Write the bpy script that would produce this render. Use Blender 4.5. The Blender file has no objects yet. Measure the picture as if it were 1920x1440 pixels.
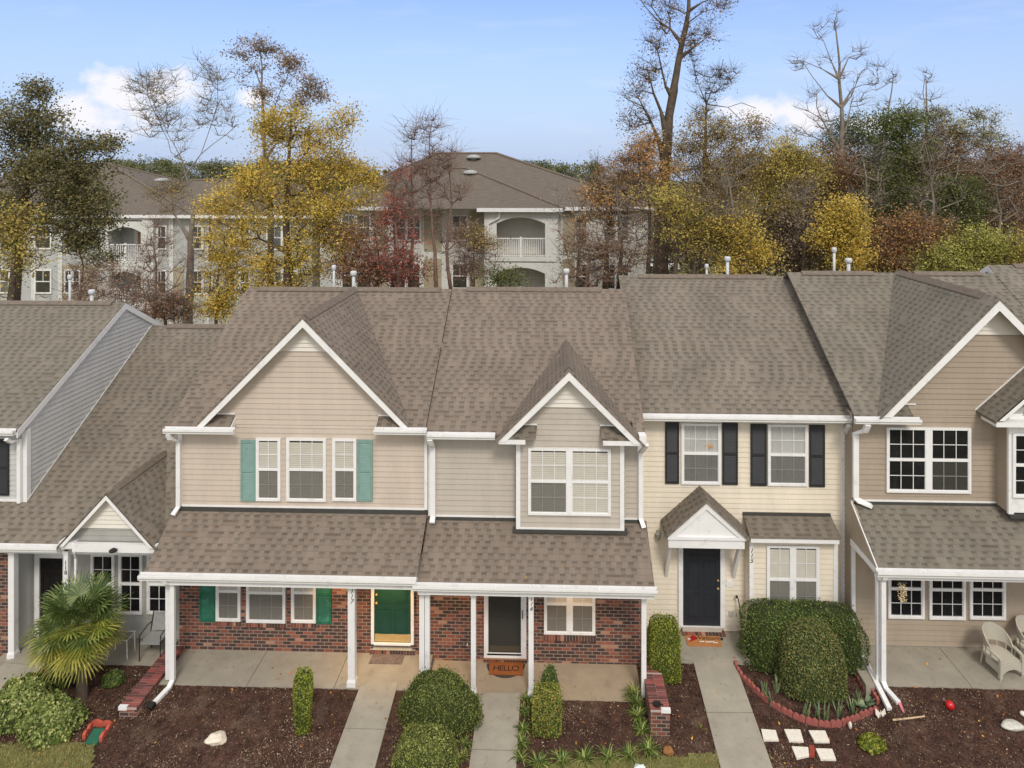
import bpy, math, random
import numpy as np
from mathutils import Vector
random.seed(7); RS = np.random.RandomState(11)
scene = bpy.context.scene; COL = scene.collection

# ---------------- camera ----------------
YAW, CH, FOC, PPX, HOR = 0.032, 11.4, 1280.0, 989.0, 330.0   # yaw, height, focal length / principal point in photo pixels
cam = bpy.data.cameras.new("camera"); cam_o = bpy.data.objects.new("camera", cam); COL.objects.link(cam_o)
cam_o.location = (0, 0, CH); cam_o.rotation_euler = (math.radians(90), 0, YAW)
cam.sensor_width = 36; cam.lens = 36 * FOC / 1920
cam.shift_x = (960 - PPX) / 1920; cam.shift_y = -(720 - HOR) / 1920
cam.clip_start = .1; cam.clip_end = 3000
scene.camera = cam_o
scene.render.resolution_x = 1024; scene.render.resolution_y = 768
scene.cycles.max_bounces = 6; scene.cycles.transparent_max_bounces = 12
# ---------------- light ----------------
SUN_EL, SUN_AZ = math.radians(46), math.radians(168)      # azimuth clockwise from +y (sun stands behind the camera, to the left)
scene.view_settings.view_transform = 'Standard'; scene.view_settings.look = 'None'
scene.view_settings.gamma = 1; scene.view_settings.exposure = 0.35
sun = bpy.data.lights.new("sun", 'SUN'); sun.energy = 1.5; sun.angle = math.radians(14); sun.color = (1, .95, .86)
sun_o = bpy.data.objects.new("sun", sun); COL.objects.link(sun_o)
sd = Vector((math.sin(SUN_AZ)*math.cos(SUN_EL), math.cos(SUN_AZ)*math.cos(SUN_EL), math.sin(SUN_EL)))
sun_o.rotation_euler = sd.to_track_quat('Z', 'Y').to_euler()

class N:
    """tiny node-tree writer"""
    def __init__(s, nt): s.nt = nt; s.n = nt.nodes; s.l = nt.links
    def new(s, t, **k):
        n = s.n.new(t)
        for a, b in k.items(): setattr(n, a, b)
        return n
    def put(s, sock, v):
        if hasattr(v, 'is_linked'): s.l.new(v, sock)
        elif isinstance(v, (tuple, list)) and len(v) == 3 and len(sock.default_value) == 4: sock.default_value = (*v, 1)
        else: sock.default_value = v
    def m(s, op, a, b=0.0, c=None, clamp=False):
        n = s.new('ShaderNodeMath', operation=op, use_clamp=clamp); s.put(n.inputs[0], a); s.put(n.inputs[1], b)
        if c is not None: s.put(n.inputs[2], c)
        return n.outputs[0]
    def mix(s, f, a, b, bt='MIX'):
        n = s.new('ShaderNodeMix', data_type='RGBA', blend_type=bt); s.put(n.inputs[0], f); s.put(n.inputs[6], a); s.put(n.inputs[7], b)
        return n.outputs[2]
    def noise(s, vec, scale, detail=3, rough=.5):
        n = s.new('ShaderNodeTexNoise'); s.put(n.inputs['Scale'], scale); n.inputs['Detail'].default_value = detail
        n.inputs['Roughness'].default_value = rough
        if vec is not None: s.l.new(vec, n.inputs['Vector'])
        return n.outputs['Fac']
    def ramp(s, f, stops, mode='LINEAR'):
        n = s.new('ShaderNodeValToRGB'); r = n.color_ramp; r.interpolation = mode
        while len(r.elements) < len(stops): r.elements.new(.5)
        for e, (p, c) in zip(r.elements, stops): e.position = p; e.color = (*c, 1) if len(c) == 3 else c
        s.put(n.inputs[0], f); return n.outputs[0]
    def rng(s, v, a, b, c=0.0, d=1.0):
        n = s.new('ShaderNodeMapRange'); s.put(n.inputs[0], v)
        for i, x in enumerate((a, b, c, d)): n.inputs[1+i].default_value = x
        return n.outputs[0]
    def vec(s, x, y, z=0.0):
        n = s.new('ShaderNodeCombineXYZ'); s.put(n.inputs[0], x); s.put(n.inputs[1], y); s.put(n.inputs[2], z); return n.outputs[0]

# sky: physical sky with an unseen cloud veil overhead, added to neutralise its light, and two low cumulus banks on the horizon
world = bpy.data.worlds.new("World"); scene.world = world; world.use_nodes = True
w = N(world.node_tree); w.n.clear()
geo = w.new('ShaderNodeNewGeometry'); inc = w.new('ShaderNodeVectorMath', operation='SCALE'); inc.inputs[3].default_value = -1
w.l.new(geo.outputs['Incoming'], inc.inputs[0])
sep = w.new('ShaderNodeSeparateXYZ'); w.l.new(inc.outputs[0], sep.inputs[0])
sky = w.new('ShaderNodeTexSky', sky_type='NISHITA'); sky.sun_disc = False
sky.sun_elevation = SUN_EL; sky.sun_rotation = SUN_AZ; sky.altitude = 0; sky.air_density = 1.0; sky.dust_density = 1.2; sky.ozone_density = 2.0
dx, dy, dz = sep.outputs
az = w.m('DIVIDE', dx, w.m('MAXIMUM', dy, .05)); el = w.m('DIVIDE', dz, w.m('MAXIMUM', dy, .05))
cv = w.vec(az, w.m('MULTIPLY', el, 1.4))
n1 = w.noise(cv, 14, 10, .62); n2 = w.noise(cv, 2.2, 3)
def bank(ca, ce, ra, re, thr=.5):
    a = w.m('POWER', w.m('DIVIDE', w.m('SUBTRACT', az, ca), ra), 2); e = w.m('POWER', w.m('DIVIDE', w.m('SUBTRACT', el, ce), re), 2)
    r = w.m('SUBTRACT', 1.0, w.m('ADD', a, e))
    return w.rng(w.m('ADD', r, w.m('MULTIPLY', w.m('SUBTRACT', n1, .5), 4.4)), -.2, .9)
def dirpx(px, py):
    u = (px-PPX)/FOC; v = (HOR-py)/FOC; c, s_ = math.cos(YAW), math.sin(YAW)
    X, Yy = -s_+u*c, c+u*s_; return X/Yy, v/Yy
b = None
for (px, py, rx, ry) in ((215, 175, 80, 55), (150, 200, 60, 45), (200, 225, 90, 45), (325, 165, 75, 40), (470, 182, 42, 18), (1430, 210, 95, 36), (1500, 222, 70, 34), (1640, 235, 60, 20)):
    a_, e_ = dirpx(px, py); k = bank(a_, e_, rx/FOC, ry/FOC)
    b = k if b is None else w.m('MAXIMUM', b, k)
b = w.m('MULTIPLY', b, w.m('GREATER_THAN', dy, .05))
sv = w.new('ShaderNodeMapping'); sv.inputs['Scale'].default_value = (1.2, 5, 1); w.l.new(cv, sv.inputs[0])
streak = w.m('MULTIPLY', w.rng(w.noise(sv.outputs[0], 3.0, 5, .55), .52, .8), .35)
veil = w.rng(dz, .32, .75, 0, .82)
back = w.rng(dy, .15, -.25, 0, .85)  # unseen white cloud behind the camera, added to cut the blue fill light
cool = w.mix(1.0, sky.outputs[0], (.84, .86, 1.03), 'MULTIPLY')
hz = w.rng(dz, .0, .27, .95, .05)
c1 = w.mix(hz, cool, (2.6, 3.25, 4.6))
c1 = w.mix(streak, c1, (4.3, 4.5, 5.1)); c1 = w.mix(w.m('MULTIPLY', b, .92), c1, (5.2, 5.1, 5.3)); c1 = w.mix(back, c1, (5.15, 5.1, 5.15)); c1 = w.mix(veil, c1, (5.6, 5.5, 5.45))
bg = w.new('ShaderNodeBackground'); bg.inputs[1].default_value = .15; w.l.new(c1, bg.inputs[0])
wo = w.new('ShaderNodeOutputWorld'); w.l.new(bg.outputs[0], wo.inputs[0])

# ---------------- projection helpers (photo pixel + a plane -> world point) ----------------
CS, SN = math.cos(YAW), math.sin(YAW)
def P(px, py, Y=None, Z=None):
    u = (px-PPX)/FOC; v = (HOR-py)/FOC; dX, dY = -SN+u*CS, CS+u*SN
    t = Y/dY if Y is not None else (Z-CH)/v
    return (dX*t, dY*t, CH+v*t)
def X(px, Y): return P(px, 700, Y=Y)[0]
def Zp(px, py, Y): return P(px, py, Y=Y)[2]
def gz(y, x=0.0):
    """height of the yard: each house's bed starts level with its slab and falls towards the street"""
    segs = ((-9.35, 15.62, -.03), (-3.06, 15.05, -.03), (2.3, 15.05, -.155), (7.2, 16.1, -.03), (99, 15.35, .09))
    f = lambda s: s[2]-.145*max(0, s[1]-y)
    for i, s in enumerate(segs):
        if x < s[0]+.12:
            z = f(s)
            if i < 4 and x > s[0]-.12: t = (x-s[0]+.12)/.24; z = z*(1-t)+f(segs[i+1])*t
            return max(-.75, z)
    return -.1
def PG(px, py, dz=0):
    z = -.2
    for _ in range(40): p = P(px, py, Z=z+dz); z = z*.4+.6*gz(p[1], p[0])
    return (p[0], p[1], z+dz)
def lin(r, g, b, k=1.0):
    f = lambda c: ((c/255+.055)/1.055)**2.4 if c > 10 else c/255/12.92
    return tuple(min(.9, f(c)*k) for c in (r, g, b))

# ---------------- materials ----------------
MATS = {}
def base(name, rough=.7, spec=.3):
    m = bpy.data.materials.new(name); m.use_nodes = True; q = N(m.node_tree); bs = q.n['Principled BSDF']
    bs.inputs['Roughness'].default_value = rough; bs.inputs['Specular IOR Level'].default_value = spec
    MATS[name] = m; return m, q, bs
def plain(name, col, rough=.6, amt=.12, scale=6.0, bump=0.0, bscale=60, metal=0.0, spec=.3, dirt=None):
    m, q, bs = base(name, rough, spec); tc = q.new('ShaderNodeTexCoord'); v = tc.outputs['Object']
    f = q.noise(v, scale, 5, .6)
    c = q.mix(q.rng(f, .3, .7), tuple(x*(1-amt) for x in col), tuple(min(1, x*(1+amt)) for x in col))
    if dirt:
        d = q.rng(q.noise(v, dirt[1], 6, .65), .55, .75, 0, dirt[2]); c = q.mix(d, c, dirt[0])
    q.put(bs.inputs['Base Color'], c); bs.inputs['Metallic'].default_value = metal
    if bump:
        b_ = q.new('ShaderNodeBump'); b_.inputs['Strength'].default_value = bump; b_.inputs['Distance'].default_value = .01
        q.l.new(q.noise(v, bscale, 4, .6), b_.inputs['Height']); q.l.new(b_.outputs[0], bs.inputs['Normal'])
    return m
def island(name, stops, rough=.6, mode='LINEAR', trans=0.0, spec=.3, nz=.15, nsc=3.0):
    m, q, bs = base(name, rough, spec); g = q.new('ShaderNodeNewGeometry')
    c = q.ramp(g.outputs['Random Per Island'], stops, mode)
    tc = q.new('ShaderNodeTexCoord'); c = q.mix(1.0, c, q.ramp(q.noise(tc.outputs['Object'], nsc, 4), [(.32, (1-nz,)*3), (.68, (1+nz*.6,)*3)]), 'MULTIPLY')
    q.put(bs.inputs['Base Color'], c)
    if trans:
        t = q.new('ShaderNodeBsdfTranslucent'); q.l.new(c, t.inputs[0]); x = q.new('ShaderNodeMixShader'); x.inputs[0].default_value = trans
        q.l.new(bs.outputs[0], x.inputs[1]); q.l.new(t.outputs[0], x.inputs[2]); q.l.new(x.outputs[0], q.n['Material Output'].inputs[0])
    return m
def shingle(name, col):
    m, q, bs = base(name, .95, .15); tc = q.new('ShaderNodeTexCoord'); s = q.new('ShaderNodeSeparateXYZ'); q.l.new(tc.outputs['UV'], s.inputs[0])
    u, v = s.outputs[0], s.outputs[1]
    vr = q.m('DIVIDE', v, .143); row = q.m('FLOOR', vr); rv = q.m('FRACT', vr)
    wn = q.new('ShaderNodeTexWhiteNoise', noise_dimensions='1D'); q.l.new(row, wn.inputs['W'])
    uu = q.m('ADD', q.m('DIVIDE', u, .125), q.m('MULTIPLY', wn.outputs[0], 13.0))
    jit = q.m('MULTIPLY', q.m('SUBTRACT', q.noise(q.vec(q.m('MULTIPLY', u, 2.2), q.m('MULTIPLY', row, 3.7)), 1.0, 1), .5), .55)
    uu = q.m('ADD', uu, jit); idx = q.m('FLOOR', uu); fu = q.m('FRACT', uu)
    w2 = q.new('ShaderNodeTexWhiteNoise', noise_dimensions='2D'); q.l.new(q.vec(idx, row), w2.inputs['Vector']); r2 = w2.outputs[0]
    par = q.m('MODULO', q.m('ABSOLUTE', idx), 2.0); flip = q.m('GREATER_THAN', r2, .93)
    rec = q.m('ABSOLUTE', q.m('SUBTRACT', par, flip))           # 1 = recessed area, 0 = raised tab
    shad = q.m('MULTIPLY', rec, q.m('GREATER_THAN', rv, .62)); low = q.m('LESS_THAN', rv, .10)  # printed dark bands plus shade under the upper course, both put into the colour
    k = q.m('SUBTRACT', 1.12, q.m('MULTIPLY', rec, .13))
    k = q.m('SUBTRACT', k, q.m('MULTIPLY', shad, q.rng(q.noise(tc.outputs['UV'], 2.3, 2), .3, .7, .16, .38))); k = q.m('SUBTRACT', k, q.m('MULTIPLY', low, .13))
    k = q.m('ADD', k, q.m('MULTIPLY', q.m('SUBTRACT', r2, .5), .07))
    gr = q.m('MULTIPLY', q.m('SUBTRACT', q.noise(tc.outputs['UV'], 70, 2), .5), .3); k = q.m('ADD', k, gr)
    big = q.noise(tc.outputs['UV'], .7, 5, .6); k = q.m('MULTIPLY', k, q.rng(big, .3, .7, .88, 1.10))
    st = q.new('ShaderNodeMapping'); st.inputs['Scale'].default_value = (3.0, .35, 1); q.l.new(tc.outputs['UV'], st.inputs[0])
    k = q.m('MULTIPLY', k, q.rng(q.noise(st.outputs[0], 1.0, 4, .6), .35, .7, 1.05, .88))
    c = q.mix(1.0, q.mix(q.rng(r2, 0, 1), col, (col[0]*1.02, col[1]*.99, col[2]*.97)), q.vec(k, k, k), 'MULTIPLY')
    q.put(bs.inputs['Base Color'], c)
    h = q.m('ADD', q.m('MULTIPLY', q.m('SUBTRACT', 1.0, rec), .5), q.m('SUBTRACT', 1.0, rv))
    b_ = q.new('ShaderNodeBump'); b_.inputs['Strength'].default_value = .6; b_.inputs['Distance'].default_value = .012
    q.l.new(h, b_.inputs['Height']); q.l.new(b_.outputs[0], bs.inputs['Normal'])
    return m
def brick(name):
    m, q, bs = base(name, .85, .2); tc = q.new('ShaderNodeTexCoord')
    b_ = q.new('ShaderNodeTexBrick'); q.l.new(tc.outputs['UV'], b_.inputs['Vector'])
    for k, v in (('Scale', 1), ('Mortar Size', .0105), ('Mortar Smooth', .15), ('Bias', 0), ('Brick Width', .203), ('Row Height', .0815)): b_.inputs[k].default_value = v
    b_.inputs['Color1'].default_value = (0, 0, 0, 1); b_.inputs['Color2'].default_value = (1, 1, 1, 1); b_.inputs['Mortar'].default_value = (.5, .5, .5, 1)
    c = q.ramp(b_.outputs['Color'], BRICKS, 'CONSTANT')
    c = q.mix(1.0, c, q.ramp(q.noise(tc.outputs['UV'], 45, 3), [(.3, (.75,)*3), (.7, (1.2,)*3)]), 'MULTIPLY')
    c = q.mix(b_.outputs['Fac'], c, lin(180, 162, 148, .62)); q.put(bs.inputs['Base Color'], c)
    bp = q.new('ShaderNodeBump'); bp.inputs['Strength'].default_value = .7; bp.inputs['Distance'].default_value = .008
    q.l.new(q.m('SUBTRACT', 1.0, b_.outputs['Fac']), bp.inputs['Height']); q.l.new(bp.outputs[0], bs.inputs['Normal'])
    return m
BRICKS = [(0, lin(78, 61, 56)), (.3, lin(90, 66, 60)), (.5, lin(118, 75, 63)), (.7, lin(136, 80, 64)), (.86, lin(152, 90, 72)), (.94, lin(176, 130, 106))]
def glassmat(name, tint, alpha, rough=.03):
    m, q, bs = base(name, rough, .5); q.put(bs.inputs['Base Color'], tint)
    t = q.new('ShaderNodeBsdfTransparent'); x = q.new('ShaderNodeMixShader'); x.inputs[0].default_value = alpha
    q.l.new(t.outputs[0], x.inputs[1]); q.l.new(bs.outputs[0], x.inputs[2]); q.l.new(x.outputs[0], q.n['Material Output'].inputs[0]); return m
def concrete(name, col, warm=None):
    m, q, bs = base(name, .9, .2); tc = q.new('ShaderNodeTexCoord'); v = tc.outputs['Object']
    c = q.mix(q.rng(q.noise(v, 1.6, 6, .65), .3, .7), tuple(x*.82 for x in col), tuple(x*1.1 for x in col))
    c = q.mix(q.rng(q.noise(v, 60, 2), .35, .75, 0, .25), c, tuple(x*.55 for x in col))
    c = q.mix(q.rng(q.noise(v, 5, 7, .7), .56, .76, 0, .6), c, lin(108, 102, 90))
    q.put(bs.inputs['Base Color'], c)
    b_ = q.new('ShaderNodeBump'); b_.inputs['Strength'].default_value = .3; b_.inputs['Distance'].default_value = .004
    q.l.new(q.noise(v, 90, 3), b_.inputs['Height']); q.l.new(b_.outputs[0], bs.inputs['Normal']); return m

WHITE = plain('white_trim', lin(232, 230, 228), .45, .04, 3, dirt=(lin(172, 169, 160), 5, .4))
VENTW = plain('white_louvre', lin(226, 219, 208), .5, .03)
GREYTRIM = plain('grey_trim', lin(188, 186, 180), .5, .05)
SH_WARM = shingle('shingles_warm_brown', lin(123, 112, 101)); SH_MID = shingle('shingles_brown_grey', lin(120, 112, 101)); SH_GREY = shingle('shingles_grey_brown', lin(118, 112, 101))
CAP = plain('ridge_cap_shingle', lin(118, 106, 95), .95, .2, 9, .5, 120)
FLASH = plain('dark_flashing', lin(70, 68, 64), .6, .15)
def sid(n, c):
    m, q, bs = base(n, .5, .3); tc = q.new('ShaderNodeTexCoord'); s = q.new('ShaderNodeSeparateXYZ'); q.l.new(tc.outputs['UV'], s.inputs[0])
    row = q.m('FLOOR', q.m('DIVIDE', s.outputs[1], .127)); wn = q.new('ShaderNodeTexWhiteNoise', noise_dimensions='1D'); q.l.new(row, wn.inputs['W'])
    k = q.rng(wn.outputs[0], 0, 1, .975, 1.02); seam = q.m('LESS_THAN', q.m('FRACT', q.m('DIVIDE', q.m('ADD', s.outputs[0], q.m('MULTIPLY', wn.outputs[0], 9.7)), 3.66)), .0035)
    k = q.m('SUBTRACT', k, q.m('MULTIPLY', seam, .13)); mp = q.new('ShaderNodeMapping'); mp.inputs['Scale'].default_value = (2.2, .5, 1); q.l.new(tc.outputs['UV'], mp.inputs[0])
    k = q.m('MULTIPLY', k, q.rng(q.noise(mp.outputs[0], 1.3, 6, .65), .35, .7, 1.03, .90)); k = q.m('MULTIPLY', k, q.rng(q.noise(tc.outputs['UV'], 18, 3), .3, .7, .985, 1.015))
    q.put(bs.inputs['Base Color'], q.mix(1.0, c, q.vec(k, k, k), 'MULTIPLY'))
    b_ = q.new('ShaderNodeBump'); b_.inputs['Strength'].default_value = .25; b_.inputs['Distance'].default_value = .01; q.l.new(q.noise(mp.outputs[0], 5, 2), b_.inputs['Height']); q.l.new(b_.outputs[0], bs.inputs['Normal']); return m
S117 = sid('pink_beige_siding', lin(200, 185, 170)); S116 = sid('greige_siding', lin(189, 179, 167)); S115 = sid('cream_siding', lin(228, 216, 196))
S114 = sid('taupe_siding', lin(167, 152, 134)); S118 = sid('grey_siding', lin(166, 164, 157)); S119 = sid('blue_grey_siding', lin(198, 197, 194))
BRICK = brick('red_brick'); BRICKI = island('single_bricks', BRICKS, .85, 'CONSTANT'); MORTAR = plain('mortar', lin(196, 182, 168, .8), .95, .1, 30)
CONC = concrete('concrete', lin(164, 156, 141)); CONCW = concrete('concrete_tan', lin(166, 151, 130)); STONE = plain('pale_stone', lin(222, 214, 200), .8, .12, 20, .4)
GLASS = glassmat('glass', (.02, .02, .02), .16); SCREEN = glassmat('insect_screen', (.085, .08, .066), .50, .8)
DARKGLASS = glassmat('dark_glass', (.008, .008, .009), .35)
DARK = plain('dark_interior', (.016, .016, .017), .8, .5, 1.5, dirt=((.07, .068, .062), 2.2, .8)); DIM = plain('dim_interior', (.05, .045, .04), .8, .4, 3)
BLIND = plain('window_blind', lin(222, 215, 200), .6, .05); CURT = plain('grey_curtain', lin(205, 204, 200), .8, .1, 2)
TEAL = plain('teal_shutter', lin(126, 156, 147), .5, .08, 8, dirt=(lin(60, 90, 84), 14, .4)); GREEN = plain('green_shutter', lin(42, 104, 82), .4, .15, 5, dirt=(lin(90, 170, 140), 7, .5))
GREEND = plain('green_door', lin(32, 70, 58), .4, .1, 4); BLACKP = plain('black_paint', lin(48, 48, 50), .45, .15, 4); NAVY = plain('dark_door', lin(42, 45, 51), .4, .1, 4)
BRASS = plain('brass', lin(198, 168, 112), .4, .1, 5, metal=.25); SCRDOOR = plain('dark_screen_door', lin(62, 58, 50), .6, .15, 3); IRON = plain('dark_metal', lin(38, 36, 34), .5, .2)
PVC = plain('white_pipe', lin(198, 200, 200), .5, .05); BARK = plain('bark', lin(92, 80, 68), .95, .35, 5, .6, 20)
BARKR = plain('reddish_bark', lin(130, 106, 94), .95, .3, 5); BARKG = plain('grey_bark', lin(130, 120, 108), .95, .3, 5)
INK = plain('black_lettering', (.02, .02, .02), .6, .05)

# ---------------- mesh helpers ----------------
ORG = {}
def tag(o, label, cat, group=None, kind=None):
    if label: o['label'] = label
    if cat: o['category'] = cat
    if group: o['group'] = group
    if kind: o['kind'] = kind
    return o
def thing(name, label, cat, loc, group=None):
    o = bpy.data.objects.new(name, None); COL.objects.link(o); o.location = loc; o.empty_display_size = .2
    ORG[o.name] = Vector(loc); return tag(o, label, cat, group)
class MB:
    def __init__(s): s.v = []; s.f = []
    def face(s, pts): i = len(s.v); s.v += [tuple(p) for p in pts]; s.f.append(tuple(range(i, i+len(pts)))); return s
    def extr(s, pts, vec):
        """closed prism: polygon swept by vec"""
        n = len(pts); i = len(s.v); vec = Vector(vec)
        s.v += [tuple(p) for p in pts] + [tuple(Vector(p)+vec) for p in pts]
        nn = Vector((0, 0, 0)); q = [Vector(p) for p in pts]
        for k in range(n): nn += q[k].cross(q[(k+1) % n])
        fl = nn.dot(vec) < 0
        A = tuple(range(i, i+n)); B = tuple(range(i+n, i+2*n))
        s.f.append(A if fl else A[::-1]); s.f.append(B[::-1] if fl else B)
        for k in range(n):
            a, b = i+k, i+(k+1) % n; r = (a, b, b+n, a+n); s.f.append(r[::-1] if fl else r)
        return s
    def box(s, x0, x1, y0, y1, z0, z1):
        if x1 < x0: x0, x1 = x1, x0
        if y1 < y0: y0, y1 = y1, y0
        if z1 < z0: z0, z1 = z1, z0
        return s.extr([(x0, y0, z0), (x1, y0, z0), (x1, y0, z1), (x0, y0, z1)], (0, y1-y0, 0))
    def tube(s, pts, r, n=8, caps=True):
        pts = [Vector(p) for p in pts]; r = r if isinstance(r, (list, tuple)) else [r]*len(pts); rings = []
        for i, p in enumerate(pts):
            d = (pts[min(i+1, len(pts)-1)]-pts[max(i-1, 0)]).normalized(); a = d.orthogonal().normalized() if abs(d.z) < .99 else Vector((1, 0, 0))
            if abs(d.z) < .99: a = d.cross(Vector((0, 0, 1))).normalized()
            b_ = d.cross(a); k = len(s.v); rings.append(k)
            for j in range(n):
                t = 2*math.pi*j/n; s.v.append(tuple(p+(a*math.cos(t)+b_*math.sin(t))*r[i]))
        for i in range(len(pts)-1):
            for j in range(n): s.f.append((rings[i]+j, rings[i]+(j+1) % n, rings[i+1]+(j+1) % n, rings[i+1]+j))
        if caps: s.f.append(tuple(range(rings[0]+n-1, rings[0]-1, -1))); s.f.append(tuple(range(rings[-1], rings[-1]+n)))
        return s
    def pipe(s, pts, w, d):
        """rectangular section pipe: w across (horizontal), d the other way"""
        pts = [Vector(p) for p in pts]; rings = []
        for i, p in enumerate(pts):
            t = (pts[min(i+1, len(pts)-1)]-pts[max(i-1, 0)]).normalized()
            a = Vector((1, 0, 0)) if abs(t.x) < .9 else Vector((0, 1, 0)); a = (a - t*a.dot(t)).normalized(); b_ = t.cross(a)
            rings.append(len(s.v)); s.v += [tuple(p+a*w/2*i_+b_*d/2*j_) for i_, j_ in ((-1, -1), (1, -1), (1, 1), (-1, 1))]
        for i in range(len(pts)-1):
            for j in range(4): s.f.append((rings[i]+j, rings[i]+(j+1) % 4, rings[i+1]+(j+1) % 4, rings[i+1]+j))
        s.f.append((rings[0]+3, rings[0]+2, rings[0]+1, rings[0])); s.f.append(tuple(range(rings[-1], rings[-1]+4))); return s
    def lathe(s, c, prof, n=16, ax=None):
        rings = []
        for r, z in prof:
            rings.append(len(s.v))
            for j in range(n): t = 2*math.pi*j/n; s.v.append((c[0]+r*math.cos(t), c[1]+r*math.sin(t), c[2]+z))
        for i in range(len(prof)-1):
            for j in range(n): s.f.append((rings[i]+j, rings[i]+(j+1) % n, rings[i+1]+(j+1) % n, rings[i+1]+j))
        s.f.append(tuple(range(rings[0]+n-1, rings[0]-1, -1))); s.f.append(tuple(range(rings[-1], rings[-1]+n))); return s
    def build(s, name, mat, parent=None, label=None, smooth=False, uv=True, org=None):
        if parent is not None: o0 = ORG[parent.name]
        elif org is not None: o0 = Vector(org)
        else:
            a = np.array(s.v); o0 = Vector(((a[:, 0].min()+a[:, 0].max())/2, (a[:, 1].min()+a[:, 1].max())/2, a[:, 2].min()))
        a = np.array(s.v, dtype=float)
        me = bpy.data.meshes.new(name); me.from_pydata((a-np.array(o0)).tolist(), [], s.f); me.update()
        if uv:
            L = me.uv_layers.new(name='UVMap'); nrm = np.zeros(len(me.polygons)*3); me.polygons.foreach_get('normal', nrm); nrm = nrm.reshape(-1, 3)
            out = np.zeros(len(me.loops)*2)
            for p in me.polygons:
                n = nrm[p.index]; hl = math.hypot(n[0], n[1])
                if hl < .02: h = (1, 0, 0); v = (0, 1, 0)
                else: h = (-n[1]/hl, n[0]/hl, 0); v = (-n[2]*h[1], n[2]*h[0], n[0]*h[1]-n[1]*h[0])
                for li in p.loop_indices:
                    q = a[me.loops[li].vertex_index]; out[2*li] = q[0]*h[0]+q[1]*h[1]; out[2*li+1] = q[0]*v[0]+q[1]*v[1]+q[2]*v[2]
            L.data.foreach_set('uv', out)
        if smooth: me.polygons.foreach_set('use_smooth', [True]*len(me.polygons))
        for m_ in (mat if isinstance(mat, (list, tuple)) else [mat]): me.materials.append(m_)
        o = bpy.data.objects.new(name, me); COL.objects.link(o)
        if parent is not None:
            o.parent = parent
            if parent.type != 'EMPTY' and parent.parent is None: pass
        else: o.location = o0
        ORG[o.name] = o0
        if label: o['label'] = label
        return o
def solid(name, mb, mat, label, cat, group=None, kind=None, smooth=False, uv=True):
    return tag(mb.build(name, mat, smooth=smooth, uv=uv), label, cat, group, kind)
def structure(name, mb, mat, smooth=False): return tag(mb.build(name, mat, smooth=smooth), None, None, None, 'structure')
def quads(name, V, F4, mat, parent=None, org=None):
    """big numpy mesh of quads, F4 (n,4)"""
    o0 = np.array(ORG[parent.name]) if parent is not None else (np.array(org) if org is not None else np.array([V[:, 0].mean(), V[:, 1].mean(), V[:, 2].min()]))
    me = bpy.data.meshes.new(name); me.vertices.add(len(V)); me.vertices.foreach_set('co', (V-o0).astype(np.float32).ravel())
    n = len(F4); me.loops.add(n*4); me.loops.foreach_set('vertex_index', F4.astype(np.int32).ravel())
    me.polygons.add(n); me.polygons.foreach_set('loop_start', np.arange(0, 4*n, 4, dtype=np.int32))
    me.update(calc_edges=True); me.materials.append(mat)
    o = bpy.data.objects.new(name, me); COL.objects.link(o)
    if parent is not None: o.parent = parent
    else: o.location = o0
    ORG[o.name] = Vector(o0); return o
def leafquads(C, size, aspect=.6, flat=0.0, nrm=None, bias=.6):
    """one rhombus leaf per centre C (n,3); nrm biases the facing"""
    n = len(C); d = RS.normal(size=(n, 3))
    if nrm is not None: d = d*(1-bias)+nrm*bias*1.6
    d[:, 2] = d[:, 2]*(1+flat); d /= np.linalg.norm(d, axis=1)[:, None]+1e-9
    r = RS.normal(size=(n, 3)); a = np.cross(d, r); a /= np.linalg.norm(a, axis=1)[:, None]+1e-9; b = np.cross(d, a)
    s = size*(.6+.8*RS.rand(n))[:, None]
    V = np.stack([C-a*s*.5, C-b*s*.5*aspect+a*s*.05, C+a*s*.5, C+b*s*.5*aspect+a*s*.05], 1).reshape(-1, 3)
    return V, np.arange(4*n).reshape(n, 4)
# ---------------- house building kit ----------------
def siding(mb, o, d, n, z0, z1, sl, sr, step=.127, out=.018):
    """lapped courses on a vertical plane: o origin (x,y), d unit direction, n outward normal; sl/sr = ends as functions of z"""
    f = lambda s, z, k: (o[0]+d[0]*s+n[0]*k, o[1]+d[1]*s+n[1]*k, z)
    z = z0
    while z < z1-1e-4:
        t = min(z+step, z1); a, b = (sl(z), sr(z)); c, e = (sl(t), sr(t))
        if b-a > .01:
            if e < c: e = c = (c+e)/2
            mb.face([f(a, z, out), f(b, z, out), f(e, t, .002), f(c, t, .002)])
            mb.face([f(a, z, -.002), f(b, z, -.002), f(b, z, out), f(a, z, out)])
        z = t
def frontwall(mb, Y, x0, x1, z0, z1, gable=None):
    siding(mb, (0, Y), (1, 0), (0, -1), z0, z1, lambda z: x0, lambda z: x1)
def gablewall(mb, Y, z0, xa, za, m, x0, x1):
    siding(mb, (0, Y), (1, 0), (0, -1), z0, za-.02, lambda z: max(x0, xa-(za-z)/m), lambda z: min(x1, xa+(za-z)/m))
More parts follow.
